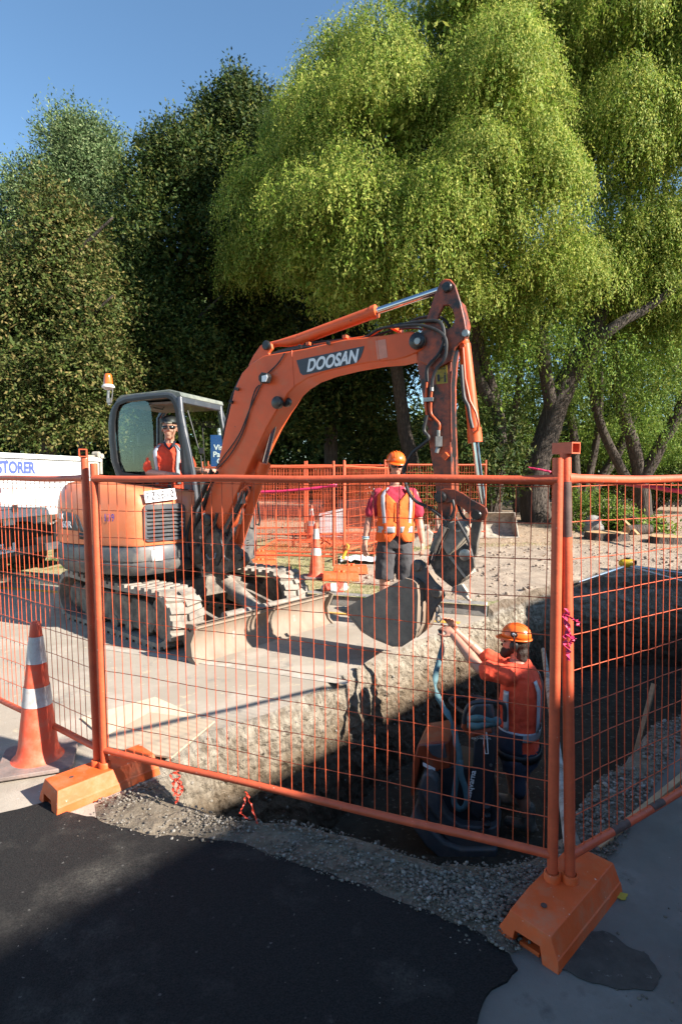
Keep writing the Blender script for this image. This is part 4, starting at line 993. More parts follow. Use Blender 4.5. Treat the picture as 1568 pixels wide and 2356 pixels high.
def bodytext(name, txt, u, v, size, mat, parent, out=.008, **kw):
    h, n = bodyhit(u, v, FP, out); x = V((0, 0, 1)).cross(n).normalized()
    return text_mesh(name, txt, size, h, x, V((0, 0, 1)), mat, parent, **kw)
bdg = decal("model_badge", ((142, 1175), (170, 1182), (183, 1222), (141, 1217)), M['dgrey'], cover)
decal("model_badge", ((174, 1183), (181, 1186), (195, 1225), (186, 1223)), M['dgrey'], cover, 4, 4)
decal("model_badge", ((192, 1196), (197, 1200), (205, 1227), (198, 1226)), M['dgrey'], cover, 4, 4)
bodytext("model_lettering", "DX", 143, 1188, .085, M['whitelbl'], bdg, bold=.003)
bodytext("model_lettering", "60R", 155, 1207, .10, M['whitelbl'], bdg, bold=.003)
bodytext("fleet_number", "139", 252, 1192, .12, M['inkblue'], cover, sx=.66, bold=.0, spacing=1.25)
decal("cover_latch", ((183, 1225), (199, 1228), (199, 1242), (184, 1240)), M['black'], cover, 3, 2, .006)
decal("label", ((348, 1266), (374, 1264), (374, 1289), (349, 1292)), M['sticker'], lowb, 3, 2, .006)
# grille on the angled facet
fa, fb = UF(.36, .90, 0), UF(.60, .38, 0); gx_ = (fb - fa).normalized(); gn = V((gx_.y, -gx_.x, 0)); gn = gn if gn.dot(V((0, 0, 0)) - fa) > 0 else -gn
GF = Fr(fa, gx_, gn)
Lf = (fb - fa).length
g0, g1, z0, z1 = .035, Lf - .035, 1.09, 1.50
def rrect(a0, a1, b0, b1, r, n=4):
    out = []
    for cx, cy, s_ in ((a1 - r, b1 - r, 0), (a0 + r, b1 - r, 90), (a0 + r, b0 + r, 180), (a1 - r, b0 + r, 270)):
        for i in range(n + 1): a = math.radians(s_ + 90 * i / n); out.append((cx + r * math.cos(a), cy + r * math.sin(a)))
    return out
fr_ = MB().prism([GF(a, .002, b) for a, b in rrect(g0, g1, z0, z1, .06)], GF(0, .022, 0) - GF(0, 0, 0), holes=[[GF(a, .002, b) for a, b in rrect(g0 + .04, g1 - .025, z0 + .035, z1 - .05, .03)]])
gr = fr_.build("grille", M['dgrey'], ex, bevel=.004)
MB().obox(GF(g0 + .02, .003, z0 + .02), GF(g1 - g0 - .04, 0, 0) - GF(0, 0, 0), GF(0, .003, 0) - GF(0, 0, 0), V((0, 0, z1 - z0 - .05))).build("backing", M['black'], gr)
mb = MB()
for i in range(8):
    z = z0 + .05 + i * .043
    mb.add([GF(g0 + .035, .006, z + .024), GF(g1 - .02, .006, z + .024), GF(g1 - .02, .030, z), GF(g0 + .035, .030, z), GF(g0 + .035, .006, z + .030), GF(g1 - .02, .006, z + .030), GF(g1 - .02, .034, z + .006), GF(g0 + .035, .034, z + .006)], [(0, 1, 2, 3), (7, 6, 5, 4), (0, 4, 5, 1), (1, 5, 6, 2), (2, 6, 7, 3), (3, 7, 4, 0)])
mb.build("slats", M['dgrey'], gr)
# number plate
pt = (GF(0, 0, 1) - GF(0, .12, 0)).normalized()
pc = GF(.235, -.003, 1.59)
tl = math.radians(5); px_ = (gx_ * math.cos(tl) + V((0, 0, 1)) * math.sin(tl)); pz_ = (V((0, 0, 1)) * math.cos(tl) - gx_ * math.sin(tl)) - gn * .18; pz_.normalize(); pn_ = px_.cross(pz_); pn_ = pn_ if pn_.y < 0 else -pn_
mb = MB().obox(pc - px_ * .185 - pz_ * .062 + pn_ * .02, px_ * .37, pz_ * .125, pn_ * .006)
npl = mb.build("number_plate", M['sticker'], ex, bevel=.002)
text_mesh("plate_lettering", "FZS610", .122, pc + pn_ * .028, px_, pz_, M['ink'], npl, sx=.80, bold=.0015, spacing=1.12)

# ---- cab
CR = .03
def cs(u, v, r=CR):
    return onplane(u, v, UF(0, r, 0), UF.y)
def CF(p, r): return p + UF.y * (r - CR)
side_out = [(270, 1104), (255, 1060), (250, 1015), (249, 972), (252, 950), (258, 935), (267, 922), (282, 913), (311, 907), (383, 902), (397, 905), (406, 913), (412, 926), (418, 946), (424, 982), (436, 1033), (446, 1088), (452, 1180), (452, 1262), (432, 1262), (424, 1180), (421, 1110), (300, 1112)]
side_hole = [(279, 1090), (268, 1065), (261, 1013), (261, 968), (264, 945), (272, 930), (290, 922), (340, 915), (384, 912), (394, 917), (401, 930), (405, 945), (410, 982), (417, 1033), (421, 1096), (350, 1100)]
W_ = UF.y * -.045
mb = MB().prism([cs(*p) for p in side_out], W_, holes=[[cs(*p) for p in side_hole]])
cab = mb.build("cab", M['cabgrey'], ex, bevel=.012, bseg=3)
def shrink(pts, k): 
    c = (sum(p[0] for p in pts) / len(pts), sum(p[1] for p in pts) / len(pts)); return [(c[0] + (p[0] - c[0]) * k, c[1] + (p[1] - c[1]) * k) for p in pts]
MB().prism([cs(*p, CR + .004) for p in shrink(side_hole, 1.05)], UF.y * -.02, holes=[[cs(*p, CR + .004) for p in shrink(side_hole, .965)]]).build("window_seal", M['black'], cab)
# far side of the cab (door frame) with the same outline
ol = [cs(*p) for p in side_out]; hl = [cs(*p) for p in side_hole]
MB().prism([CF(p, -.93) for p in ol], UF.y * -.04, holes=[[CF(p, -.93) for p in hl]]).build("door_frame", M['cabgrey'], cab)
zr = cs(340, 905).z; 
def fz(p): q = p - UF.o; return q.dot(UF.x), q.z
frt_top = cs(407, 916); f_top = fz(frt_top)[0]; frt_mid = cs(440, 1060); f_mid = fz(frt_mid)[0]; f_rear = fz(cs(252, 960))[0]
mb = MB()
roofp = [UF(f, CR - .01, z) for f, z in ((f_rear + .10, zr - .05), (f_rear + .18, zr + .0), (f_top - .12, zr + .035), (f_top + .04, zr - .005), (f_top + .06, zr - .06), (f_rear + .1, zr - .1))]
mb.prism(roofp, UF.y * -.96)
for i in range(5): mb.obox(UF(f_rear + .28, -.14 - .15 * i, zr + .022), UF.x * (f_top - f_rear - .5), UF.y * -.05, V((0, 0, .02)))
mb.build("roof", pm("roof_panel", (.10, .115, .10), .6, var=.2, dirt=((.22, .23, .19), .45, 4)), cab, bevel=.01)
MB().obox(UF(f_rear + .12, CR - .06, zr - .13), UF.x * (f_top - f_rear - .14), UF.y * -.86, V((0, 0, .025))).build("headliner", pm("headliner_cloth", (.16, .13, .10), .9), cab)
# front frame: header, pillars, windscreen
mb = MB()
pill = [(f_top + .02, zr - .06), (f_top + .035, zr - .25), (f_mid, 1.85), (f_mid + .05, 1.45), (f_mid + .05, 1.02)]
mb.tube([UF(f, CR - .03, z) for f, z in pill], .036, 10); mb.tube([UF(f, -.90, z) for f, z in pill], .036, 10)
mb.obox(UF(f_top - .02, CR - .03, zr - .13), UF.x * .07, UF.y * -.9, V((0, 0, .09)))
mb.obox(UF(f_mid - .0, CR - .02, 1.05), UF.x * .06, UF.y * -.9, V((0, 0, .30)))
mb.build("front_frame", M['cabgrey'], cab, bevel=.008)
mb = MB(); mb.add([UF(f_top + .035, -.03, zr - .13), UF(f_top + .035, -.88, zr - .13), UF(f_mid + .02, -.88, 1.75), UF(f_mid + .02, -.03, 1.75)], [(0, 1, 2, 3)]); mb.build("windscreen", M['glass'], cab, smooth=False)
mb = MB(); mb.tube([UF(f_top + .075, -.08, zr - .22), UF(f_mid + .05, -.10, 2.05), UF(f_mid + .06, -.11, 1.85)], .008, 6); mb.box(UF(f_mid + .06, -.10, 2.12), (.05, .05, .07)); mb.tube([UF(f_mid + .06, -.13, 2.4), UF(f_mid + .07, -.16, 1.86)], .006, 6)
mb.build("wiper", M['black'], cab)
pane = [(267, 1010), (265, 965), (268, 946), (276, 932), (292, 925), (332, 921), (341, 926), (347, 940), (352, 985), (356, 1085), (284, 1085), (272, 1062)]
MB().prism([cs(*p, CR - .028) for p in pane], UF.y * -.004).build("side_window", M['glass'], cab, smooth=False)
mb = MB().obox(UF(f_rear + .05, CR - .05, 1.05), UF.x * .05, UF.y * -.88, V((0, 0, .95))); mb.build("rear_panel", M['dgrey'], cab)
mb = MB().tube([UF(f_rear + .04, CR - .06, 2.0), UF(f_rear + .06, CR - .06, zr - .2), UF(f_rear + .14, CR - .08, zr - .08), UF(f_rear + .14, -.86, zr - .08), UF(f_rear + .06, -.88, zr - .2), UF(f_rear + .04, -.88, 2.0)], .035, 8); mb.build("rear_frame", M['cabgrey'], cab)
MB().obox(UF(f_rear + .05, -.9, 1.04), UF.x * (f_mid - f_rear), UF.y * .90, V((0, 0, .04))).build("cab_floor", M['black'], cab)
seat = MB().box(UF(-.32, -.42, 1.50), (.5, .5, .14), UF.rot()).box(UF(-.58, -.42, 1.86), (.12, .48, .66), UF.rot()).box(UF(-.60, -.42, 2.30), (.10, .28, .18), UF.rot()).box(UF(-.35, -.42, 1.25), (.36, .36, .36), UF.rot()); seat.build("seat", M['black'], cab, bevel=.04, bseg=3)
mb = MB()
for r_ in (-.10, -.74):
    mb.box(UF(-.15, r_, 1.62), (.45, .13, .22), UF.rot()); mb.tube([UF(.06, r_, 1.70), UF(.10, r_, 1.80), UF(.09, r_, 1.88)], [.012, .012, .02], 8)
mb.build("console", M['dgrey'], cab, bevel=.02)
# grab handles and the tag hanging inside
mb = MB().tube([cs(352, 925, -.3), cs(353, 938, -.3), cs(375, 942, -.3), cs(378, 932, -.3)], .008, 6); mb.build("grab_handle", M['black'], cab)
mb = MB().prism([cs(347, 1012, -.2), cs(353, 1014, -.2), cs(350, 1024, -.2), cs(344, 1022, -.2)], UF.y * .01); mb.build("tag", M['black'], cab)
# left front apron and mirror bar
mb = MB()
ap_ = [(558, 1185), (571, 1106), (585, 1112), (590, 1182), (592, 1240), (590, 1283), (566, 1293), (548, 1288)]
n_ap = UF.x; p_ap = UF(.86, 0, 0)
mb.prism([onplane(u, v, p_ap, n_ap) for u, v in ap_], UF.x * -.10)
apr = mb.build("front_apron", M['dgrey'], ex, bevel=.02, bseg=3)
for i in range(4): MB().obox(onplane(568, 1244 + i * 6, UF(.866, 0, 0), n_ap), UF.y * -.05, UF.x * .004, V((0, 0, .008))).build("vent_slot", M['black'], apr)
mb = MB().tube([onplane(583, 1100, p_ap, n_ap), onplane(583, 1150, UF(.93, 0, 0), n_ap), onplane(588, 1206, UF(.95, 0, 0), n_ap), onplane(596, 1208, UF(.95, 0, 0), n_ap), onplane(598, 1195, UF(.95, 0, 0), n_ap), onplane(592, 1150, UF(.93, 0, 0), n_ap)], .014, 8); mb.build("hand_rail", M['black'], ex)
# ---- beacon
bb = cs(252, 925, .0)
def bk(u, v): return cs(u, v, .0)
s_ = bb.y / FPX
mb = MB().tube([bk(252, 932), bk(249, 918), bk(250, 897)], .018, 8); mb.tube([bk(257, 925), bk(260, 895)], .006, 6); mb.box(bk(252, 922), (.05, .05, .06)); bkt = mb.build("beacon_bracket", M['steel'], cab)
base_ = bk(249.5, 892); mb = MB().lathe([(.03, -.03), (.05, -.02), (.078, .0), (.08, .015), (.066, .035), (.06, .04)], base_, seg=24); bc = mb.build("beacon", pm("beacon_base", (.55, .53, .5), .5), cab)
MB().lathe([(.055, .04), (.056, .06), (.05, .13), (.045, .16), (.035, .175), (.01, .182)], base_, seg=24).build("lamp_lens", M['amber'], bc)

# ---- boom plane
B0p = P(505, 1270, 6.5); BD = V((.878, -.479, 0)); BN = V((.479, .878, 0))
def BP(u, v, off=0.0): return onplane(u, v, B0p + BN * off, BN)
def bprism(name, px, off, th, mat, parent=ex, bevel=.008, holes=(), **kw):
    return MB().prism([BP(u, v, off) for u, v in px], BN * th, holes=[[BP(u, v, off) for u, v in h] for h in holes]).build(name, mat, parent, bevel=bevel, **kw)
boom_px = [(487, 1222), (474, 1205), (470, 1175), (484, 1125), (503, 1060), (518, 983), (540, 894), (556, 858), (577, 836), (606, 818), (651, 810), (700, 802), (790, 781), (893, 770), (922, 764), (945, 762), (962, 767), (974, 777), (977, 791), (971, 804), (955, 813), (934, 822), (905, 829), (857, 833), (800, 843), (744, 857), (706, 871), (680, 888), (662, 905), (650, 925), (636, 945), (613, 985), (574, 1068), (538, 1150), (518, 1198), (505, 1217)]
BT = .145
boom = bprism("boom", boom_px, -BT, 2 * BT, M['orange'], bevel=.012)
# weld line / doubler plate seams
for a_, b_ in (((671, 806), (676, 893)), ((866, 776), (872, 832))):
    MB().tube([BP(*a_, -BT - .001), BP(*b_, -BT - .001)], .004, 5).build("weld_seam", M['orange'], boom)
bprism("pale_patch", [(863, 784), (886, 780), (891, 822), (868, 827)], -BT - .003, .003, pm("faded_sticker", (.62, .25, .17), .7, var=.2), boom, 0)
# DOOSAN panel
dp = [(681.5, 829), (707, 823), (837, 796), (835, 806), (829, 822), (824, 829), (815, 836), (760, 849), (708, 861), (696, 863), (690, 858)]
pnl = bprism("name_panel", dp, -BT - .004, .004, pm("decal_grey", (.04, .048, .06), .5, var=.15, dirt=((.12, .12, .12), .3, 20)), boom, 0)
x0, x1 = BP(702, 850, -BT), BP(822, 826, -BT); xd = (x1 - x0).normalized(); yd = BN.cross(xd); yd = yd if yd.z > 0 else -yd
tm = text_mesh("name_lettering", "DOOSAN", .165, BP(761, 832, -BT - .008), xd, yd, M['whitelbl'], pnl, shear=.35, bold=.006, sx=1.0)
wv_ = max((v.co.x for v in tm.data.vertices)) - min((v.co.x for v in tm.data.vertices))
k_ = ((x1 - x0).length / (wv_ / max(.1, xd.x)))
cc = BP(761, 832, -BT - .008) - root_loc(pnl)
for v in tm.data.vertices: d_ = (v.co - cc); v.co = cc + d_ + xd * (d_.dot(xd) * (k_ - 1))
# pivot bosses
def pin(u, v, r, off, L, mat, nm="pin", par=None): return MB().lathe([(r, 0), (r, L - .01), (r * .8, L)], BP(u, v, off), -BN, 24).build(nm, mat, par or boom)
pin(961.5, 786, .075, -BT + .01, .05, M['grease']); pin(961.5, 786, .035, -BT - .03, .03, M['steel'])
pin(641, 927, .065, -BT + .01, .05, M['grease']); pin(662, 926, .05, -BT + .08, .05, M['grease'])
# bracket for the arm cylinder on top of the boom
brk = [(568, 860), (572, 838), (582, 818), (598, 795), (612, 786), (624, 790), (626, 802), (618, 812), (622, 822), (590, 850)]
for of_ in (-.10, .06): bprism("cylinder_bracket", brk, of_, .035, M['orange'], boom)
pin(614, 795, .05, -.10, .03, M['grease'])
# arm cylinder
def tpr(name, pts, rad, mat, off=0.0, parent=ex, seg=20): return MB().tube([BP(u, v, off) for u, v in pts], rad, seg).build(name, mat, parent)
cyl = tpr("arm_cylinder", [(617, 795), (640, 790), (662, 787), (684, 782), (690, 780.5), (690.5, 780.3), (855, 720), (856, 719.6), (866, 716)], [.032, .034, .05, .058, .058, .060, .060, .066, .066], M['orange'])
tpr("rod", [(864, 716.7), (1022, 664)], .033, M['chrome'], 0, cyl)
# boom cylinder
cyl = tpr("boom_cylinder", [(543, 1262), (600, 1090), (600.5, 1088), (609, 1064)], [.062, .062, .072, .072], M['orange'], .0)
tpr("rod", [(606, 1072), (641, 930)], .036, M['chrome'], 0, cyl)
tpr("feed_pipe", [(533, 1268), (541, 1246), (556, 1190), (560, 1150), (566, 1115), (555, 1100), (551, 1108)], .013, M['orange'], -.085, cyl, 8)
MB().lathe([(.022, 0), (.022, .05)], BP(530, 1270, -.06), -BN, 12).build("port_fitting", M['orange'], cyl)
# swing post casting
cast = [(458, 1200), (472, 1186), (486, 1196), (500, 1222), (518, 1240), (546, 1264), (560, 1275), (566, 1292), (556, 1306), (535, 1312), (505, 1322), (470, 1318), (447, 1300), (440, 1262), (444, 1222)]
for of_ in (-.19, .11): bprism("swing_post", cast, of_, .08, M['swing'])
bprism("swing_post", [(440, 1250), (530, 1262), (556, 1300), (505, 1316), (440, 1305)], -.11, .22, M['swing'])
pin(478, 1196, .07, -.19, .04, M['grease'], "pin", ex); pin(553, 1280, .045, -.19, .035, M['grease'], "pin", ex); pin(455, 1275, .11, -.19, .03, M['grease'], "pin", ex)
MB().tube([BP(475, 1276, -.24), BP(482, 1287, -.26), BP(494, 1284, -.26), BP(496, 1272, -.24)], .009, 6).build("tie_down_loop", M['steel'], ex)
# ---- arm with its lug plates
arm_px = [(958, 800), (963, 780), (976, 770), (1000, 762), (1035, 770), (1044, 790), (1038, 830), (1034, 885), (1035, 980), (1038, 1062), (1040, 1150), (1036, 1190), (1028, 1203), (1014, 1200), (1006, 1178), (1001, 1125), (992, 1062), (978, 957), (968, 893), (957, 825)]
arm = bprism("arm", arm_px, -.10, .20, M['orange_grease'], bevel=.008)
lug = [(958, 800), (962, 778), (979, 737), (998, 681), (1006, 661), (1012, 648), (1022, 641), (1035, 642), (1046, 655), (1058, 693), (1068, 737), (1072, 765), (1067, 780), (1057, 788), (1046, 800), (1038, 830), (1000, 850), (962, 830)]
hole = [(1020, 703), (1030, 701), (1040, 712), (1045, 730), (1044, 742), (1037, 752), (1029, 757), (1019, 748), (1004, 743), (1008, 728)]
for of_ in (-.135, .095): lg = bprism("arm_lug_plate", lug, of_, .035, M['orange_grease'], arm, holes=[hole])
MB().prism([BP(u, v, -.10) for u, v in ((1046, 790), (1055, 775), (1062, 740), (1050, 690), (1056, 690), (1068, 740), (1061, 780), (1050, 796))], BN * .19).build("arm_web", M['orange_grease'], arm)
pin(1029, 662, .045, -.13, .04, M['grease'], "pin", arm); pin(1071, 768, .035, -.13, .03, M['steel'], "pin", arm)
# warning sticker with its symbols
stk = bprism("warning_sticker", [(1000, 826), (1026, 824), (1029, 881), (1003, 884)], -.104, .003, M['yellow'], arm, 0)
sy = -.109
mb = MB()
for a_, b_ in (((1013, 829), (1003, 850)), ((1003, 850), (1024, 848)), ((1024, 848), (1013, 829))): mb.beam(BP(*a_, sy), BP(*b_, sy), .003, .008, up=BN)
mb.prism([BP(u, v, sy) for u, v in ((1004.5, 862), (1010, 861.5), (1011, 877), (1005.5, 878))], BN * .002)
mb.beam(BP(1012, 870, sy), BP(1019, 869, sy), .003, .006, up=BN); mb.prism([BP(u, v, sy) for u, v in ((1020.5, 862), (1024, 862), (1025, 879), (1021, 879))], BN * .002); mb.prism([BP(u, v, sy) for u, v in ((1021, 857.5), (1023.5, 857.5), (1023.5, 861), (1021, 861))], BN * .002)
mb.build("symbols", M['ink'], stk, smooth=False)
# bracket plate on the arm
MB().prism([BP(u, v, -.105) for u, v in ((1015, 1050), (1024, 1040), (1032, 1051), (1024, 1059))], BN * -.02).build("arm_bracket", M['orange'], arm)
MB().beam(BP(1031, 1050, -.13), BP(1024, 1041, -.13), .01, .05, up=BN).build("arm_bracket", M['orange'], arm)
# bucket cylinder
cyl = tpr("bucket_cylinder", [(1066, 784), (1067, 792), (1067.3, 793), (1089, 985), (1089.5, 986), (1092.5, 1018)], [.045, .05, .054, .054, .064, .064], M['orange'])
tpr("rod", [(1092, 1014), (1109, 1160)], .030, M['chrome'], 0, cyl)
tpr("feed_pipe", [(1064, 800), (1069, 870), (1080, 922), (1094, 950), (1100, 975), (1098, 990), (1088, 997), (1083, 990)], .011, M['orange'], -.075, cyl, 8)
MB().lathe([(.025, 0), (.025, .03)], BP(1064, 797, -.05), -BN, 12).build("port_fitting", M['orange'], cyl)
# links
lk = [(1002, 1140), (1008, 1128), (1022, 1124), (1045, 1126), (1065, 1135), (1085, 1150), (1105, 1160), (1117, 1168), (1121, 1180), (1116, 1194), (1104, 1200), (1090, 1196), (1078, 1184), (1062, 1168), (1040, 1156), (1020, 1158), (1006, 1152)]
for of_ in (-.15, .13): bprism("guide_link", lk, of_, .022, M['orange_grease'], bevel=.006)
pin(1013, 1144, .055, -.15, .03, M['grease'], "pin", ex); pin(1096, 1185, .045, -.15, .03, M['grease'], "pin", ex)
MB().cyl(BP(1109, 1176, -.12), BP(1109, 1176, .12), .05, 16).build("link_bush", M['grease'], ex)
hl_ = [(1086, 1190), (1104, 1192), (1108, 1202), (1098, 1250), (1096, 1275), (1088, 1284), (1076, 1280), (1072, 1262), (1080, 1225)]
for of_ in (-.11, .05): bprism("bucket_link", hl_, of_, .05, M['muddy_dark'])
# tilting hitch: upper clevis, body, lower clevis
hb = [(1024, 1204), (1036, 1200), (1048, 1197), (1064, 1199), (1078, 1222), (1075, 1232), (1048, 1262), (1029, 1279), (1007, 1246), (1008, 1238)]
hit = bprism("tilt_hitch", hb, -.17, .30, M['hitch'], bevel=.012)
MB().lathe([(.045, 0), (.045, .02), (.028, .02), (.028, .0)], BP(1054, 1212, -.17), -BN, 20).build("bush", M['steel'], hit)
for of_ in (-.20, .10):
    bprism("hitch_cheek", [(1034, 1278), (1070, 1249), (1082, 1263), (1090, 1290), (1092, 1304), (1078, 1322), (1070, 1329), (1064, 1322)], of_, .035, M['swing'], hit, .008)
MB().lathe([(.05, 0), (.05, .03), (.03, .035)], BP(1070, 1276, -.20), -BN, 20).build("bush", M['steel'], hit)
MB().prism([BP(u, v, -.2) for u, v in ((1029, 1279), (1036, 1277), (1072, 1327), (1068, 1331))], BN * .33).build("hitch_edge_plate", M['hitch'], hit)
low = [(1000, 1262), (1010, 1250), (1030, 1280), (1066, 1328), (1060, 1342), (1040, 1352), (1030, 1345), (1000, 1320), (985, 1290)]
bprism("hitch_lower", low, -.14, .26, M['swing'], hit)
tpr("tilt_cylinder", [(1024, 1212), (1008, 1240), (998, 1270)], [.04, .045, .045], M['muddy_dark'], -.20, hit, 14)
tpr("rod", [(1003, 1258), (994, 1288)], .024, M['chrome'], -.20, hit, 12)
for of_ in (-.10, .03): bprism("hitch_cheek", [(1013, 1203), (1025, 1196), (1036, 1204), (1034, 1225), (1010, 1262), (1000, 1262), (1003, 1225)], of_, .05, M['grease'], hit)
tooth = [(1040, 1350), (1062, 1344), (1078, 1368), (1072, 1371), (1082, 1384), (1076, 1383), (1060, 1370), (1048, 1368), (1036, 1362)]
bprism("safety_latch", tooth, -.17, .05, M['hitch'], hit, .004)
# ---- bucket
BW = .27
side = [(794, 1399), (820, 1384), (869, 1362), (931, 1330), (948, 1336), (957, 1344), (960, 1372), (957, 1446), (946, 1472), (924, 1487), (902, 1487), (858, 1469), (830, 1452), (800, 1414)]
shell_px = [(931, 1330), (948, 1334), (958, 1343), (961, 1372), (958, 1446), (947, 1473), (924, 1488), (902, 1488), (858, 1470), (830, 1453), (793, 1408), (778, 1404)]
bk_root = bprism("bucket", side, -BW, .022, M['bucket'], bevel=.004)
bprism("side_plate", side, BW - .02, .022, M['muddy'], bk_root, .004)
outer = [BP(u, v, -BW - .004) for u, v in shell_px]; cen = BP(885, 1400, -BW)
inner = [p + (cen - p).normalized() * .02 for p in outer]
MB().prism(outer + inner[::-1], BN * (2 * BW + .01)).build("bucket_shell", M['bladem'], bk_root, ang=40)
mb = MB()
for k in range(5):
    of_ = -BW + .02 + k * (2 * BW - .09) / 4
    q = [BP(u, v, of_) for u, v in ((800, 1401), (785, 1397), (766, 1399), (785, 1408), (802, 1414))]
    mb.prism(q, BN * .05)
mb.build("bucket_teeth", M['muddy'], bk_root, bevel=.004)
ear = [(940, 1330), (944, 1300), (953, 1288), (966, 1288), (976, 1296), (984, 1318), (1000, 1340), (1018, 1356), (1022, 1372), (1014, 1384), (1003, 1396), (996, 1412), (990, 1430), (984, 1400), (977, 1384), (976, 1344), (962, 1332)]
for of_ in (-.17, .09): bprism("bucket_ear", ear, of_, .035, M['dgrey'], bk_root)
pin(959, 1302, .05, -.17, .03, M['muddy_dark'], "pin", bk_root); pin(1004, 1363, .05, -.17, .03, M['muddy_dark'], "pin", bk_root)
tail_ = [(977, 1344), (990, 1350), (990, 1430), (978, 1452), (958, 1468), (960, 1440), (962, 1372)]
MB().prism([BP(u, v, -.05) for u, v in tail_], BN * .06).build("wear_plate", M['bladem'], bk_root)
# lifting ring and shackle the worker is holding
mb = MB().tube([BP(1006 + 5 * math.cos(a), 1402 + 9 * math.sin(a), -.12) for a in [i * math.tau / 14 for i in range(14)]], .009, 8, closed=True); mb.tube([BP(1004, 1410, -.14), BP(1003, 1424, -.16), BP(1008, 1432, -.18)], .010, 8)
mb.tube([BP(1008 + 6 * math.cos(a), 1424 + 7 * math.sin(a), -.16) for a in [i * math.tau / 14 for i in range(14)]], .008, 8, closed=True)
mb.build("shackle", M['steel'], bk_root)
# ---- hoses and pipes
def hose(pts, r, off=-.17, mat='rubber', nm="hose", n=6, par=None):
    P_, R_ = wig([BP(u, v, o) for (u, v, *o_) in pts for o in [o_[0] if o_ else off]], [r] * len(pts), 1, 0, n); return MB().tube(P_, R_, 8).build(nm, M[mat], par or boom)
hose([(520, 1000), (540, 905), (560, 862), (590, 832), (640, 812), (700, 800), (760, 793), (800, 790), (840, 776), (870, 758), (900, 751)], .013, -.11)
hose([(512, 1010), (530, 925), (548, 880), (570, 850), (600, 826), (650, 806), (720, 792)], .012, -.06)
hose([(700, 790), (780, 782), (860, 772), (910, 758), (960, 755), (1000, 770)], .012, .0)
hose([(900, 751), (950, 742), (1000, 738), (1017, 750), (1020, 785), (1008, 815), (990, 835), (981, 850), (981, 878)], .016, -.17)
hose([(906, 752), (960, 748), (996, 756), (1018, 770), (1026, 790), (1022, 825), (1004, 848), (995, 870), (993, 890)], .014, -.19)
hose([(925, 752), (960, 733), (1000, 728), (1020, 735), (1034, 752)], .014, .02); hose([(930, 756), (980, 736), (1010, 730), (1030, 745)], .012, .07)
hose([(655, 812), (640, 835), (620, 855), (606, 866)], .007, -.165); hose([(600, 884), (575, 940), (550, 1000), (515, 1050), (498, 1075)], .007, -.165); hose([(596, 886), (584, 905), (560, 990), (530, 1045), (500, 1078)], .007, -.165)
hose([(450, 1290), (440, 1250), (455, 1190), (480, 1130), (500, 1085)], .016, -.19, par=ex); hose([(462, 1290), (448, 1240), (470, 1165), (500, 1110)], .016, -.12, par=ex); hose([(540, 1262), (520, 1252), (530, 1210), (560, 1150), (575, 1120)], .016, -.10, par=ex)
hose([(1060, 840), (1066, 910), (1076, 935), (1080, 960), (1086, 985)], .017, -.09, par=arm); hose([(981, 955), (975, 990), (985, 1010), (950, 1040), (935, 1065), (928, 1085), (935, 1120), (952, 1150), (985, 1168), (1010, 1185), (1030, 1205)], .016, -.15, par=arm)
hose([(1040, 1120), (1046, 1135), (1052, 1160), (1062, 1185), (1075, 1200)], .014, 0, par=arm)
hose([(1040, 1150), (1044, 1175), (1030, 1200), (1010, 1225), (1000, 1255)], .015, -.20, par=arm); hose([(1034, 1190), (1022, 1215), (1004, 1250), (990, 1275), (985, 1300)], .013, -.22, par=arm); hose([(1046, 1190), (1060, 1215), (1074, 1240), (1080, 1260)], .013, -.21, par=arm)
def pipe_(pts, r, off): 
    P_, R_ = wig([BP(u, v, off) for u, v in pts], [r] * len(pts), 1, 0, 4); return MB().tube(P_, R_, 8).build("hydraulic_pipe", M['orange'], arm)
pipe_([(993, 893), (991, 920), (991, 950), (1000, 963), (1010, 975), (1010, 990)], .011, -.115); pipe_([(981, 880), (979, 930), (982, 957), (992, 966)], .010, -.115)
MB().tube([BP(u, v, -.12) for u, v in ((993, 886), (993, 900))], .016, 8).build("coupling", M['steel'], arm)
MB().obox(BP(975, 925, -.115), BD * .09, BN * -.03, V((0, 0, .035))).build("pipe_clamp", M['steel'], arm)
mb = MB().box(BP(1008, 1016, -.14), (.06, .05, .09)); mb.cyl(BP(1008, 990, -.13), BP(1008, 1004, -.13), .016, 10); mb.cyl(BP(1008, 1026, -.13), BP(1003, 1042, -.14), .02, 10); mb.build("shut_off_valve", M['steel'], arm)
mb = MB()
for a in (-.05, .0, .05):
    P_, R_ = wig([BP(u, v, a) for u, v in ((700, 797), (790, 782), (850, 772), (880, 756), (905, 752))], [.01] * 5, 1, 0, 4); mb.tube(P_, R_, 6)
for u, v in ((703, 794), (787, 778), (898, 757)): mb.obox(BP(u, v, -.11), BD * .04, BN * .22, V((0, 0, .03)))
mb.build("hydraulic_pipe", M['orange'], boom)
for u, v in ((545, 895), (532, 925), (690, 797), (755, 789), (1019, 780), (1024, 800)): MB().tube([BP(u - 3, v - 1, -.17), BP(u + 3, v + 1, -.17)], .018, 8).build("hose_clip", M['black'], boom)
for k_, pts_ in enumerate((((436, 1282), (430, 1240), (440, 1190), (462, 1150), (482, 1105), (490, 1085)), ((470, 1300), (462, 1268), (470, 1230), (492, 1206), (500, 1180)), ((500, 1300), (512, 1270), (508, 1238), (520, 1210), (545, 1165), (560, 1130)), ((446, 1170), (462, 1140), (474, 1110), (486, 1080)), ((528, 1290), (515, 1280), (520, 1250), (536, 1225)))):
    hose(pts_, .017, -.215 - .012 * k_, par=ex)
for u, v in ((464, 1236), (490, 1252), (512, 1286), (470, 1306)): pin(u, v, .022, -.188, .02, M['steel'], "bolt", ex)
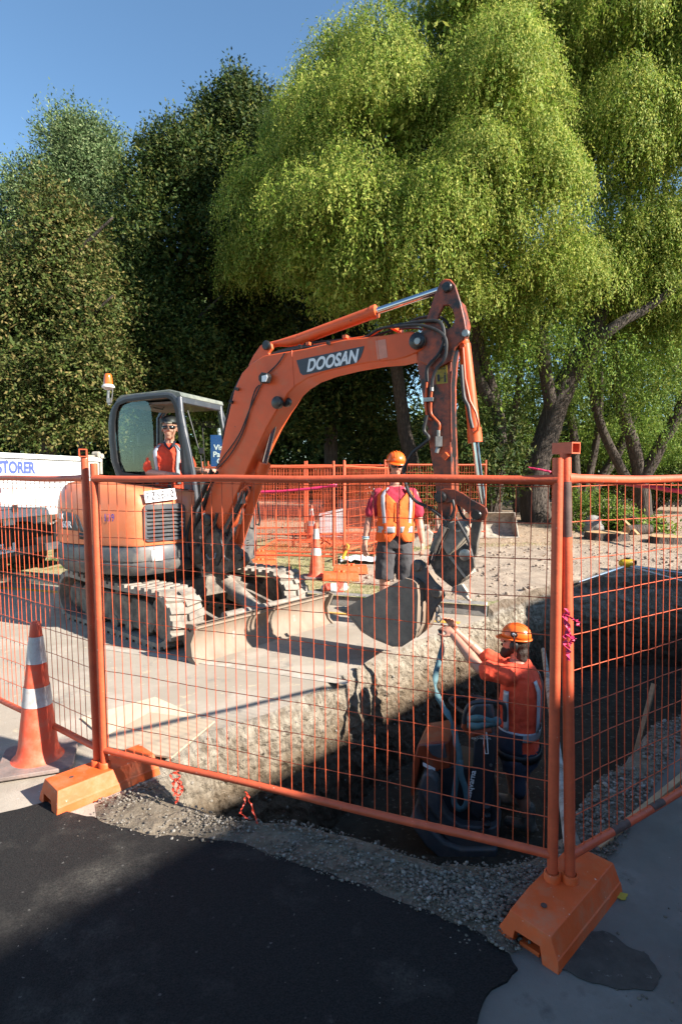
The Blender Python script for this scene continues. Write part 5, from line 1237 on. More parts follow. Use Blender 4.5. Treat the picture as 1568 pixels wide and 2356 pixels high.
MB().tube([BP(u, v, -.15) for u, v in ((548, 1150), (556, 1128), (570, 1118), (574, 1132), (566, 1160))], .012, 8).build("hydraulic_pipe", M['orange'], ex)
mb = MB().box(BP(556, 1146, -.12), (.08, .06, .12)); mb.cyl(BP(560, 1170, -.14), BP(551, 1205, -.14), .018, 10); mb.build("valve_block", M['steel'], ex)
# work light
mb = MB().prism([BP(u, v, -.24) for u, v in ((594, 865), (601, 856), (613, 858), (616, 866), (612, 880), (600, 881), (594, 875))], BN * .07); wl = mb.build("work_light", M['black'], boom, bevel=.006)
MB().prism([BP(u, v, -.246) for u, v in ((602, 865), (613, 862), (615, 868), (611, 878), (602, 878))], BN * .005).build("lamp_lens", pm("clear_lens", (.75, .76, .76), .2, coat=.4), wl)
MB().tube([BP(598, 876, -.2), BP(602, 884, -.15)], .01, 6).build("lamp_bracket", M['steel'], wl)
# ================================================================ FENCES, CONES, TRUCK AND SITE CLUTTER
def fence_panel(label, A, B, z0=.115, zt=1.90, leanA=(0, 0), leanB=(0, 0), seed=1, group="orange mesh fence panels", wr=.0021, coupler=None, rust=False):
    r = random.Random(seed); A3 = V((A[0], A[1], 0)); B3 = V((B[0], B[1], 0)); d = (B3 - A3); L = d.length; d.normalize()
    t = empty("mesh_fence", (A[0], A[1], z0), label, "fence panel", group)
    lA, lB = V((*leanA, 0)), V((*leanB, 0))
    def at(s_, z):
        f = s_ / L; k = (z - z0) / (zt - z0); return A3 + d * s_ + (lA * (1 - f) + lB * f) * k + V((0, 0, z))
    for s_ in (0, L):
        po = MB().tube([at(s_, z0 - .02), at(s_, .7), at(s_, 1.3), at(s_, zt)], .0215, 14).build("post", M['fence'], t)
        if s_ == 0 and rust:
            MB().tube([at(s_, 1.56), at(s_, 1.66), at(s_, 1.78)], [.0222, .0224, .0222], 14).build("bare_patch", M['fence_rust'], po)
    zr_ = 1.79; n = 30
    top = []; tr_ = []
    for i in range(n + 1): s_ = L * i / n; top.append(at(s_, zr_ + .003 * math.sin(i * .5 + seed))); tr_.append(.0185 + .006 * math.exp(-(s_ / .04) ** 2) + .006 * math.exp(-((L - s_) / .04) ** 2))
    MB().tube(top, tr_, 14).build("top_rail", M['fence'], t)
    bot = [at(L * i / n, .232 + .003 * math.sin(i * .4 + seed)) for i in range(n + 1)]
    br = MB().tube(bot, .0185, 14).build("bottom_rail", M['fence'], t)
    mb = MB(); k = 1; nv = int((L - .03) / .0605)
    for i in range(nv):
        s_ = .035 + i * (L - .07) / (nv - 1); bx = r.gauss(0, .004); pts_ = []
        for j in range(9):
            z = .232 + (zr_ - .232) * j / 8; pts_.append(at(s_ + (bx * math.sin(math.pi * j / 8) + r.gauss(0, .0014)) * (j not in (0, 8)), z) + V((0, 0, 0)))
        mb.tube(pts_, wr, 5, caps=False)
    z = 1.762; zs = [1.762] + [1.615 - .153 * j for j in range(10)]
    for z in zs:
        if z < .22: continue
        ph = r.random() * 6; mb.tube([at(L * j / 40, z + .003 * math.sin(j * .35 + ph) + r.gauss(0, .0008)) - d.cross(V((0, 0, 1))) * .003 for j in range(41)], wr, 5, caps=False)
    mb.build("wire_mesh", M['wire'], t, ang=180)
    if coupler:
        c = at(coupler[0], zt); x = V(coupler[1]).normalized(); y = V((-x.y, x.x, 0)); w_, l_ = .052, coupler[2]
        o_ = c - x * .03 - y * w_ / 2
        MB().prism([o_, o_ + y * w_, o_ + y * w_ + V((0, 0, w_ * .9)), o_ + V((0, 0, w_ * .9))], x * l_, holes=[[o_ + y * .005 + V((0, 0, .005)), o_ + y * (w_ - .005) + V((0, 0, .005)), o_ + y * (w_ - .005) + V((0, 0, w_ * .9 - .005)), o_ + y * .005 + V((0, 0, w_ * .9 - .005))]]).build("coupler", M['fence'], t, smooth=False)
    return t, at
f1, at1 = fence_panel("long orange mesh panel across the middle in front of the trench", (-1.362, 3.165), (.878, 2.252), zt=1.875, leanA=(-.012, -.01), leanB=(-.018, .0), seed=3, coupler=None)
f2, at2 = fence_panel("orange mesh panel at the left behind the big cone, running out of frame", (-3.36, 4.58), (-1.415, 3.190), zt=1.915, leanB=(-.03, .01), seed=5)
f3, at3 = fence_panel("orange mesh panel at the right edge with chipped paint on its bottom rail", (.948, 2.242), (2.96, 3.555), zt=1.895, leanA=(-.055, .02), seed=8, coupler=None, rust=True)
def coupler_box(c, x, l_, parent, w_=.055):
    x = V(x).normalized(); y = V((-x.y, x.x, 0)); o_ = V(c) - y * w_ / 2
    h_ = .045
    MB().prism([o_, o_ + y * w_, o_ + y * w_ + V((0, 0, h_)), o_ + V((0, 0, h_))], x * l_, holes=[[o_ + y * .005 + V((0, 0, .005)), o_ + y * (w_ - .005) + V((0, 0, .005)), o_ + y * (w_ - .005) + V((0, 0, h_ - .005)), o_ + y * .005 + V((0, 0, h_ - .005))]]).build("coupler", M['fence'], parent, smooth=False)
ca_ = at3(0, 1.895); coupler_box(ca_ + V((.03, -.03, -.004)), V((-.55, .84, 0)), .09, f3)
cb_ = at2((V((-3.36, 4.58, 0)) - V((-1.415, 3.19, 0))).length, 1.915); coupler_box(cb_ + V((.005, -.03, -.004)), V((-.35, .94, 0)), .06, f2, .042)
for s_, w_ in ((.30, .12), (.62, .10), (.95, .05)):
    MB().tube([at3(s_, .232), at3(s_ + w_, .232)], .0191, 14).build("bare_patch", M['fence_rust'], bpy.data.objects['bottom_rail.002'])

def foot(label, base, rz, group="orange fence feet", H=.125, damaged=False, L=.58, W=.25, socks=None):
    t = empty("fence_weight", base, label, "fence weight", group, rz=0)
    c, s_ = math.cos(rz), math.sin(rz); F_ = Fr(base, (c, s_, 0), (-s_, c, 0))
    def ring(x, k=1.0):
        # hollow trapezoid section with an open tunnel
        w0, w1 = W / 2, W / 2 - .035
        pts_ = [(-w0, 0), (-w0 + .006, .045), (-w0 + .010, .047), (-w1 - .006, H - .015), (-w1, H), (w1, H), (w1 + .006, H - .015), (w0 - .010, .047), (w0 - .006, .045), (w0, 0), (.062, 0), (.050, H * .52), (-.050, H * .52), (-.062, 0)]
        return pts_
    mb = MB(); rings = []
    xs = [-L / 2, -L / 2 + .012, -L / 2 + .03, -.12, -.0, .12, L / 2 - .03, L / 2 - .012, L / 2]
    for i, x in enumerate(xs):
        rr = []
        for y, z in ring(x):
            e = max(0, 1 - (L / 2 - abs(x)) / .03); yy = y; zz = z
            if z > .03 and abs(y) > .06: xx = x - math.copysign(1, x) * (.022 * e * z / H)
            else: xx = x
            if damaged and x < -L / 2 + .10 and z > H * .8:
                zz -= .018 * (1 - (x + L / 2) / .10) * (1 if y < 0 else .5); yy *= .93
            rr.append(F_(xx, yy, zz + .004))
        rings.append(rr)
    mb.loft(rings); ft = mb.build("foot_body", M['block'], t, bevel=.008, bseg=2, ang=40)
    MB().obox(F_(-L / 2 + .02, -.04, .004), F_.x * (L - .04), F_.y * .08, V((0, 0, .02))).build("tunnel_floor", M['block'], t)
    for p in ([V((*q, base[2] + H - .01)) for q in socks] if socks else [F_(x, 0, H - .01) for x in (-.035, .035)]):
        MB().lathe([(.034, 0), (.034, .042), (.031, .046), (.025, .046), (.025, .02)], p, seg=20).build("socket", M['block'], t)
    for x in (-.17,): MB().lathe([(.012, 0), (.012, .0035)], F_(x, 0, H + .002), seg=14).build("bung", M['fence_rust'], t)
    return t, F_
# right foot: axis from near end to far end
ra = math.atan2(2.337 - 1.941, 1.202 - .784)
c_ = V((.915, 2.225, 0)); foot("scuffed orange plastic foot with a dented corner carrying the corner posts at the right", c_, ra, damaged=True, L=.60, socks=[(.878, 2.252), (.948, 2.242)])
la = math.atan2(.44, .40); foot("sunlit orange plastic foot beside the near cone", (-1.385, 3.178, 0), math.radians(47), L=.60, socks=[(-1.362, 3.165), (-1.415, 3.190)])

# ---- cones
def cone(label, base, s_=1.0, mats=('cone', 'conew', 'conebase'), lean=(0, 0), group="traffic cones", rz=.2):
    t = empty("traffic_cone", base, label, "cone", group)
    def rad(z): return .125 + (.028 - .125) * (z / .9)
    def C_(z): return V(base) + V((lean[0] * z, lean[1] * z, 0)) + V((0, 0, z * s_))
    prof = [(z, rad(z)) for z in (.035, .06, .10, .20, .33)] 
    def seg(z0, z1, extra=0, n=6): return [(z0 + (z1 - z0) * i / n) for i in range(n + 1)]
    zz = [.028, .034, .05, .075] + seg(.10, .87, n=14) + [.885, .893]
    rr = [.155, .143, .131, .122] + [rad(z) for z in seg(.10, .87, n=14)] + [.027, .018]
    bdy = MB().tube([C_(z) for z in zz], [r * s_ for r in rr], 28).build("cone_body", M[mats[0]], t, ang=60)
    for z0, z1 in ((.37, .49), (.635, .80)):
        zs = seg(z0, z1, n=4); MB().tube([C_(z) for z in zs], [(rad(z) + .0022) * s_ for z in zs], 28, caps=False).build("reflective_band", M[mats[1]], t)
    b_ = []; c, s__ = math.cos(rz), math.sin(rz)
    for x, y in rrect(-.215, .215, -.215, .215, .05): b_.append(V(base) + V((c * x - s__ * y, s__ * x + c * y, .003 + .012 * max(0, nz3((x * 5, y * 5, base[0])))) ) if s_ == 1 else V(base) + V((c * x - s__ * y, s__ * x + c * y, .003)))
    MB().prism(b_, V((0, 0, .026))).build("cone_base", M[mats[2]], t, bevel=.006)
    return t
cone("battered tall orange and white cone in the left foreground", (-1.905, 3.46, .012), lean=(.012, 0), rz=.35)
cb = G(727, 1326, .2); cone("clean orange cone standing on the verge behind the digger's blade", (cb.x, cb.y, hz(cb.x, cb.y)), s_=.985, rz=.1)
cb = G(716, 1240, .32); cone("cone farther back against the mesh fence, left of the grey box", (cb.x, cb.y, hz(cb.x, cb.y)), s_=.95, rz=.4)
cone("cone standing just outside the right edge with only its dark base corner in view", (1.56, 1.98, .008), rz=-.75)

# ---- background fence panels
proto, _a = fence_panel("standing mesh panel nearest the digger, its post on the near foot left of the bystander", (0, 30), (2.4, 30), z0=.08, seed=12, wr=.003, group="orange mesh fence panels stored on the verge")
proto.location = (0, 0, 0)
def place_panel(x, y, deg, label, flat=False, z=None, o=None):
    o = o or copy_tree(proto); o.location = (x, y, (hz(x, y) if z is None else z) + (.0 if flat else .06)); o.rotation_euler = (math.radians(-88) if flat else 0, 0, math.radians(deg)); o["label"] = label; return o
# panel meshes were built relative to their root, so moving the root moves the panel
pA = G(771, 1302, .24)
place_panel(pA.x - 2.40, pA.y + .38, -9, "standing mesh panel nearest the digger, its post just left of the bystander", o=proto)
pB = G(791, 1291, .25)
place_panel(pB.x, pB.y, 66, "standing mesh panel receding from the grey box towards the trees")
place_panel(-3.3, 14.1, 1, "rear mesh panel directly behind the far cone")
place_panel(-.85, 14.15, -2, "rear mesh panel behind the grey box")
place_panel(1.0, 12.9, 8, "rear mesh panel behind the bystander")
place_panel(-2.3, 13.0, -6, "second row mesh panel between the rear fence and the far cone")
place_panel(-.9, 12.2, 4, "mesh panel lying flat on the grass under the timber boards", flat=True, z=.36)
place_panel(-1.7, 11.0, -8, "mesh panel lying flat behind the nearer verge cone", flat=True, z=.32)
place_panel(-.2, 11.6, 14, "mesh panel lying flat beside the grey tarpaulin", flat=True, z=.40)
for u, v, a, lb in ((783, 1326, .05, "orange foot nearest the bystander on the verge"), (806, 1313, .0, "orange foot half behind the nearest verge foot"), (598, 1300, .1, "orange foot on the grass just right of the digger body"), (600, 1282, .0, "orange foot lying behind the one beside the digger body"), (752, 1262, .3, "orange foot among the stacked mesh panels")):
    p = G(u, v, .23); p.z = hz(p.x, p.y); foot(lb, p, a, group="orange fence feet on the verge")
# ---- site clutter on the verge
p = G(764, 1234, .33); p.z = hz(p.x, p.y); t = empty("service_cabinet", p, "pale grey box with a sloping lid standing inside the stored fencing", "cabinet")
MB().prism([p + V((x, -.2, z)) for x, z in ((-.31, 0), (.31, 0), (.31, .66), (.02, .62), (-.31, .52))], (0, .5, 0)).build("housing", pm("cabinet_grey", (.50, .51, .52), .7, var=.1), t, bevel=.02)
MB().prism([p + V((x, -.23, z)) for x, z in ((-.33, .525), (.33, .67), (.33, .70), (-.33, .555))], (0, .56, 0)).build("lid", pm("cabinet_lid", (.58, .6, .61), .6), t, bevel=.008)
def boards(u, v, dx, dy, w_, label):
    p = G(u, v, .33); p.z = hz(p.x, p.y) + .03; o = MB().beam(p, p + V((dx, dy, .01)), w_, .035).build("timber_board", M['wood'], None, bevel=.003); tag(o, label, "board", "timber boards among the stored fencing")
boards(693, 1252, 1.0, .1, .12, "pale board lying behind the verge cone"); boards(700, 1262, .95, -.25, .10, "lower board crossing in front of the grey box"); boards(745, 1268, .8, .35, .10, "board poking towards the bystander's hand")
boards(690, 1244, .75, .25, .10, "rear board of the pile left of the grey box")
p = G(845, 1290, .25); p.z = hz(p.x, p.y)
rows_ = [[p + V((-.5 + 1.0 * i / 16, -.25 + .6 * j / 10 , .03 + .10 * abs(nz3((i * .35, j * .4), 1.0, 3)) + .04 * abs(nz3((i, j), .9)))) for i in range(17)] for j in range(11)]
o = MB().grid(rows_).build("tarpaulin", pm("grey_tarp", (.45, .46, .48), .6, var=.15), None, smooth=False, solid=.004); tag(o, "crumpled grey tarpaulin on the grass beside the bystander", "tarpaulin")
pw = [G(u, v, .9) for u, v in ((0, 0),)]
pp = [V((pB.x - .02 + .03 * math.sin(i), pB.y - .03, hz(pB.x, pB.y) + .08 + .26 * math.sin(math.pi * i / 10) ** .6)) + V((.10 * math.sin(math.pi * i / 10), 0, 0)) for i in range(11)]
o = MB().tube(pp, .022, 8).build("sling", pm("yellow_sling", (.75, .38, .03), .7)); tag(o, "bright yellow sling looped over the foot of a verge fence post", "sling")
p = G(770, 1357, .17); p.z = hz(p.x, p.y); t = MB()
stp = bpy.data.materials.new("striped_cloth"); stp.use_nodes = True; _t = stp.node_tree; _w = _t.nodes.new("ShaderNodeTexWave"); _w.inputs["Scale"].default_value = 1.6; _w.inputs["Distortion"].default_value = 1.2; _cr = _t.nodes.new("ShaderNodeValToRGB"); _cr.color_ramp.interpolation = 'CONSTANT'; _cr.color_ramp.elements[0].color = (.62, .10, .06, 1); _cr.color_ramp.elements[1].position = .5; _cr.color_ramp.elements[1].color = (.55, .55, .54, 1); _c = _t.nodes.new("ShaderNodeTexCoord"); _t.links.new(_c.outputs["Object"], _w.inputs[0]); _t.links.new(_w.outputs[1], _cr.inputs[0]); _t.links.new(_cr.outputs[0], _t.nodes["Principled BSDF"].inputs["Base Color"])
t.ell(p + V((-.06, 0, .05)), (.14, .11, .07)).ell(p + V((.08, .02, .055)), (.12, .10, .075)).ell(p + V((.02, -.05, .03)), (.13, .08, .04))
o = t.build("barrier_bag", stp, None, remesh=.012, smoothit=2, disp=(.03, .04)); tag(o, "small red and white striped bundle dropped by the kerb", "bag")
# ---- sign behind the cab
sp = P(504, 1180, 13.0); sp.z = .3; t = empty("parking_sign", sp, "blue visitor parking sign seen past the digger's cab", "sign")
def SG(u, v, dy=0): q = P(u, v, 13.0); return V((q.x, 13.0 + dy, q.z))
MB().cyl(V((SG(504, 1000).x, 13.05, .2)), V((SG(504, 985).x, 13.05, SG(504, 985).z)), .045, 14).build("post", pm("sign_post", (.55, .56, .56), .5), t)
MB().lathe([(.06, 0), (.06, .03), (.045, .04), (.045, .07)], V((SG(504, 990).x, 13.05, SG(504, 994).z)), seg=14).build("post_cap", M['white'], t)
brd = MB().obox(V((SG(485, 1082).x, 12.98, SG(485, 1088).z)), V((SG(548, 1082).x - SG(485, 1082).x, 0, 0)), V((0, .02, 0)), V((0, 0, SG(470, 1001).z - SG(470, 1088).z))).build("sign_board", M['blue'], t, bevel=.01)
text_mesh("sign_lettering", "Visitor\nParking\nOnly", .175, SG(516.5, 1046, -.025), (1, 0, 0), (0, 0, 1), M['whitelbl'], brd, bold=.004)
# ---- tapes
def tape(pts, w_, label, mat='pink', seed=1, name="warning_tape", group=None, sag=0):
    r = random.Random(seed); P_, _q = wig(pts, [1] * len(pts), 1, 0, 8); rows = []
    for j in (0, 1):
        rows.append([p + V((0, 0, w_ * (j - .5))) * (1 + .25 * r.uniform(-1, 1)) + V((r.gauss(0, .004), r.gauss(0, .01) * j, 0)) - V((0, 0, sag * math.sin(math.pi * i / (len(P_) - 1)))) for i, p in enumerate(P_)])
    o = MB().grid(rows).build(name, M[mat], None, solid=.0015); tag(o, label, "tape", group); return o
tape([V((pA.x - 1.9, pA.y + .25, P(599, 1134, 10).z)), V((pA.x - .8, pA.y + .1, P(680, 1126, 10).z)), V((pA.x + .02, pA.y - .05, P(777, 1116, 10).z))], .05, "pink warning tape strung along the mesh fence behind the bystander", sag=.02)
tape([P(1405, 1108, 16.5), P(1490, 1116, 14.5), P(1580, 1128, 12.5), P(1700, 1140, 11)], .11, "pink printed warning tape stretched between trunks at the right", sag=.05)
tape([P(1214, 1076, 16.2), P(1238, 1080, 16.1), P(1266, 1086, 16.0)], .06, "crimson tape wound round the leaning willow trunk")
def ribbon(pts, w_, label, mat, seed, cat="ribbon", name="ribbon"):
    r = random.Random(seed); P_, _q = wig(pts, [1] * len(pts), 1, 0, 7); rows = [[], []]
    for i, p in enumerate(P_):
        a = i * .9 + seed; e = V((math.cos(a), math.sin(a) * .6, .25)) * w_ * (.5 + .25 * r.random()); j = V((r.gauss(0, .003), r.gauss(0, .003), 0)); rows[0].append(p - e + j); rows[1].append(p + e + j)
    return rows
def ribbons(strands, w_, label, mat, seed):
    mb = MB()
    for k, s_ in enumerate(strands): mb.grid(ribbon(s_, w_, label, mat, seed + k))
    o = mb.build("ribbon", M[mat], None, solid=.001, smooth=False); tag(o, label, "ribbon"); return o
q = lambda u, v, y=2.18: P(u, v, y)
ribbons([[q(1302, 1400), q(1306, 1440), q(1300, 1480), q(1308, 1520)], [q(1300, 1405), q(1316, 1425), q(1330, 1430), q(1328, 1440)], [q(1299, 1408), q(1302, 1450), q(1312, 1475), q(1303, 1500)], [q(1303, 1440), q(1314, 1466), q(1319, 1470), q(1310, 1482)]], .014, "shredded pink tape hanging from the tall corner post", 'pink', 3)
M['redtape'] = pm("red_tape", (.55, .045, .02), .5, var=.2, scale=40)
q2 = lambda u, v: P(u, v, 2.93)
ribbons([[q2(398, 1776), q2(414, 1786), q2(402, 1796), q2(392, 1782), q2(408, 1774)], [q2(404, 1790), q2(398, 1815), q2(409, 1835), q2(401, 1852)], [q2(410, 1790), q2(420, 1812), q2(414, 1830)], [q2(402, 1792), q2(412, 1808), q2(402, 1830)]], .013, "knotted red tape tied to the bottom rail near the left foot", 'redtape', 5)
q3 = lambda u, v: P(u, v, 2.78)
ribbons([[q3(566, 1822), q3(562, 1850), q3(553, 1868), q3(570, 1885)], [q3(566, 1822), q3(576, 1850), q3(588, 1885), q3(592, 1896)]], .008, "thin red ribbon with two tails hanging from the bottom rail over the gravel", 'redtape', 9)
# ---- plywood sheets on the road
def sheet(px, z, label, mat='ply', th=.014):
    g = [G(u, v, z) for u, v in px]; o = MB().prism(g, V((0, 0, th))).build("plywood_sheet", M[mat], None, smooth=False); tag(o, label, "plywood", "plywood sheets on the road"); return o
M['ply2'] = pm("plywood_pale", (.60, .49, .35), .75, var=.1, scale=2, dirt=((.48, .40, .3), .4, 3), stretch=(6, 1, 1))
sheet([(186, 1654), (357, 1606), (462, 1652), (242, 1702)], .004, "paler plywood sheet lying underneath near the fence", 'ply2', .010)
sheet([(210, 1716), (345, 1642), (494, 1662), (394, 1746)], .017, "darker plywood sheet on top with its corner at the trench edge", 'ply', .012)
# ---- pipe across the trench, stake, batten
a = G(1312, 1965, .03); b = P(1249, 1495, 7.2)
o = MB().cyl(a, b, .028, 16).build("plastic_pipe", M['pipe'], None); tag(o, "long dirty white pipe leaning across the trench behind the corner posts", "pipe")
b2 = a.lerp(b, .10); o = None
o = MB().tube([P(1440, 1765, 4.9) + V((-.15, .0, -.9)), P(1503, 1573, 5.2)], .026, 4).build("timber_stake", M['wood'], None, smooth=False); tag(o, "square timber stake leaning out of the trench at the right", "stake")
g0_, g1_ = G(1372, 1950, .02), G(1600, 1760, .02); o = MB().beam(g0_, g1_, .035, .022).build("timber_batten", M['wood'], None, bevel=.003); tag(o, "thin timber batten lying on the pavement along the gravel", "batten")
# ---- fallen laser level tripod
lz = G(1440, 1322, .17); lz.z = hz(lz.x, lz.y) + .08; t = empty("laser_level", lz, "yellow surveying laser level lying on its silver tripod by the excavation", "laser level")
M['levely'] = pm("level_yellow", (.62, .40, .02), .4, var=.1); M['alu'] = pm("aluminium", (.62, .63, .65), .3, metal=.8, var=.1)
MB().ell(lz + V((0, 0, .04)), (.14, .10, .08), nu=20).box(lz + V((.06, 0, .05)), (.12, .12, .10)).build("level_body", M['levely'], t, remesh=.012, smoothit=2)
MB().box(lz + V((.10, -.05, .06)), (.06, .04, .07)).cyl(lz + V((0, 0, .08)), lz + V((0, 0, .13)), .05, 16).build("display", M['black'], t)
def tl_(u, v): p = G(u, v, .18); p.z = hz(p.x, p.y) + .03; return p
for pts_ in ([lz, tl_(1330, 1342)], [lz, tl_(1570, 1346)], [lz, tl_(1590, 1334)]): MB().cyl(pts_[0], pts_[0].lerp(pts_[1], .6), .024, 8).cyl(pts_[0].lerp(pts_[1], .55), pts_[1], .016, 8).build("tripod_leg", M['alu'], t)
# ---- spare bucket on the ground
sb = G(1100, 1240, .30); y_ = sb.y
def SB(u, v, dy=0): p = P(u, v, y_ + dy); return V((p.x, y_ + dy, p.z))
t = empty("ditching_bucket", V((sb.x, sb.y, hz(sb.x, sb.y))), "wide dusty spare bucket lying on the leaf litter behind the dipper arm", "bucket")
zb = hz(sb.x, sb.y); xl, xr = SB(1004, 1200).x, SB(1186, 1200).x
prof = [(-.28, .02), (-.26, .0), (.0, -.0), (.18, .06), (.30, .2), (.30, .40), (.20, .52), (.06, .60)]
outer = [V((0, y_ + a, zb + b)) for a, b in prof]; inn = [V((0, y_ + a * .94, zb + .02 + b * .95)) for a, b in prof]
mb = MB().prism([p + V((xl, 0, 0)) for p in outer + inn[::-1]], V((xr - xl, 0, 0))); bs = mb.build("bucket_shell", M['hitch'], t, ang=45)
for x in (xl, xr - .025): MB().prism([p + V((x, 0, 0)) for p in outer], V((.025, 0, 0))).build("side_plate", M['hitch'], t)
for x in (-.3, .15): MB().prism([V(((xl + xr) / 2 + x, y_ + a, zb + b)) for a, b in ((.05, .55), (.25, .45), (.36, .55), (.30, .75), (.12, .72))], V((.04, 0, 0))).build("hanger", M['hitch'], t)
sb2 = G(975, 1262, .25); zz_ = hz(sb2.x, sb2.y); t = empty("digging_bucket", V((sb2.x, sb2.y, zz_)), "narrow rusty spare bucket half hidden beside the bystander's arm", "bucket")
pr = [(-.22, 0), (.1, 0), (.26, .12), (.3, .34), (.18, .42), (-.28, .10)]
MB().prism([sb2 + V((a - .1, 0, b)) for a, b in pr], V((0, .42, 0))).build("bucket_shell", M['hitch'], t, bevel=.02); MB().cyl(sb2 + V((.05, -.02, .45)), sb2 + V((.05, .44, .45)), .04, 14).build("hanger_pin", M['steel'], t)
MB().prism([sb2 + V((a, .05, b)) for a, b in ((.0, .36), (.14, .36), (.11, .52), (.0, .52))], V((0, .05, 0))).build("hanger", M['hitch'], t)
# ---- stumps, logs and rock
def gp(u, v, z=.3): p = G(u, v, z); p.z = hz(p.x, p.y); return p
M['cutwood'] = pm("fresh_cut_wood", (.56, .34, .17), .7, var=.2, scale=2, dirt=((.42, .22, .10), .4, 6))
def stump(u, v, rx, ry, h, label):
    p = gp(u, v); t = empty("tree_stump", p, label, "stump", "cut stumps by the shrub"); r = random.Random(u); ring = []
    for k in range(36): a = k * math.tau / 36; f = 1 + .12 * math.sin(3 * a + u) + .06 * math.sin(7 * a) + r.uniform(-.02, .02); ring.append(V((rx * f * math.cos(a), ry * f * math.sin(a), 0)))
    MB().loft([[p + q * 1.12 + V((0, 0, -.02)) for q in ring], [p + q * 1.02 + V((0, 0, h * .5)) for q in ring], [p + q + V((0, 0, h)) for q in ring]]).build("bark", M['bark'], t)
    MB().prism([p + q * .95 + V((0, 0, h + .001)) for q in ring], V((0, 0, .008))).build("cut_face", M['cutwood'], t)
stump(1393, 1246, .42, .40, .16, "big pale flat-cut stump with its orange wood showing"); stump(1530, 1252, .36, .32, .13, "dark low stump at the right edge of the clearing")
def logp(u0, v0, u1, v1, r_, label, z=.3):
    a, b = gp(u0, v0), gp(u1, v1); a.z += r_; b.z += r_; t = empty("log", a, label, "log"); P_, R_ = wig([a, a.lerp(b, .5), b], [r_, r_ * 1.05, r_ * .95], 3, .1, 5); MB().tube(P_, R_, 16).build("bark", M['bark'], t); d_ = (b - a).normalized()
    MB().cyl(a - d_ * .012, a + d_ * .0, r_ * .93, 16).build("cut_face", M['cutwood'], t); return t
logp(1402, 1226, 1456, 1232, .19, "short dark log lying behind the pale stump"); logp(1440, 1240, 1495, 1238, .12, "grey fallen log between the two stumps")
p = gp(1361, 1232); o = MB().ell(p + V((0, 0, .16)), (.24, .2, .28), nu=12, nv=8).ell(p + V((.1, 0, .1)), (.2, .2, .16), nu=10, nv=7).build("rock", pm("grey_rock", (.20, .19, .175), .9, var=.3, scale=5, bump=.01), None, remesh=.04, disp=(.14, .18), smooth=False); tag(o, "upright grey rock left of the pale stump", "rock")
a, b = gp(1420, 1232), gp(1447, 1240); o = MB().beam(a + V((0, -.3, .30)), b + V((0, -.4, .05)), .06, .03).build("timber_offcut", M['cutwood'], None); tag(o, "thin pale timber offcut leaning on the log beside the pale stump", "offcut")
# ---- lattice fence under the trees at the right
lt0, lt1 = P(1405, 1190, 24), P(1640, 1190, 23); t = empty("lattice_fence", V((lt0.x, lt0.y, .4)), "low dark lattice fence in shade under the far trees at the right", "fence")
M['dkwood'] = pm("dark_timber", (.035, .028, .022), .85, var=.3)
zb_, zt_ = P(1450, 1168, 24).z, P(1450, 1125, 24).z; d_ = (V((lt1.x, lt1.y, 0)) - V((lt0.x, lt0.y, 0))); Ld = d_.length; d_.normalize(); mb = MB()
for i in range(int(Ld / .16)):
    p = V((lt0.x, lt0.y, 0)) + d_ * (.16 * i); mb.obox(p + V((0, 0, zb_)), d_ * .075, V((0, .02, 0)), V((0, 0, zt_ - zb_)))
mb.build("slats", M['dkwood'], t, smooth=False); mb = MB()
for i in range(5): mb.obox(V((lt0.x, lt0.y - .025, zb_ + (zt_ - zb_) * i / 4 - .05)), d_ * Ld, V((0, .02, 0)), V((0, 0, .085)))
mb.build("rails", M['dkwood'], t, smooth=False)
# pale building glimpsed far behind the trees
t = empty("pale_building", (1, 48, 0), "white and blue building glimpsed through the trees behind the bystander", "building")
q0, q1 = P(830, 1100, 48), P(1010, 1100, 48)
MB().obox((q0.x, 48, 0), (q1.x - q0.x, 0, 0), (0, 8, 0), (0, 0, 4.0)).build("wall", pm("pale_wall", (.62, .64, .68)), t)
MB().obox((q0.x - .3, 47.5, 4.0), (q1.x - q0.x + .6, 0, 0), (0, 9, 0), (0, 0, .4)).build("roof", pm("grey_roof", (.3, .32, .35)), t)
for i in range(4): MB().obox((q0.x + .8 + i * 1.6, 47.96, 1.0), (1.0, 0, 0), (0, .05, 0), (0, 0, 2.0)).build("window", M['blue'], t)

# ---- tipper truck at the left, tailgate towards the digger
T0 = V((-5.07, 8.4, 0)); TD = V((.212, .977, 0)).normalized(); TN = V((.977, -.212, 0)).normalized()
TF = Fr(T0, TD, TN)         # along the tailgate, outwards (towards the road)
t = empty("tipper_truck", T0 - TN * 2, "white tipper truck with blue lettering on its tailgate, parked behind the digger", "truck")
e0, e1, zb1, zt1 = -.30, 2.42, 1.17, 2.16
mb = MB().obox(TF(e0, -.04, 1.80), TD * (e1 - e0 - .06), TN * .04, V((0, 0, .30))); tg = mb.build("tailgate", M['white'], t, bevel=.006)
MB().obox(TF(e0, -.05, 2.085), TD * (e1 - e0), TN * .09, V((0, 0, .075))).build("top_rail", M['white'], tg, bevel=.01)
MB().obox(TF(e0, -.04, 1.43), TD * (e1 - e0 - .06), TN * .035, V((0, 0, .368))).obox(TF(e0, -.05, 1.80), TD * (e1 - e0), TN * .075, V((0, 0, .03))).build("lower_panel", M['white'], t, bevel=.004)
MB().obox(TF(e0, -.30, 1.17), TD * (e1 - e0), TN * .32, V((0, 0, .258))).build("rear_beam", M['white'], t, bevel=.008)
for i in range(9): MB().lathe([(.012, 0), (.010, .008)], TF(e0 + .15 + .3 * i, .002, 2.05), TN, 8).build("rivet", M['steel'], tg)
for e in (e0, e1 - .05): MB().obox(TF(e - .01, -4.2, 1.30), TD * .06, TN * 4.16, V((0, 0, .84))).build("side_board", M['white'], t)
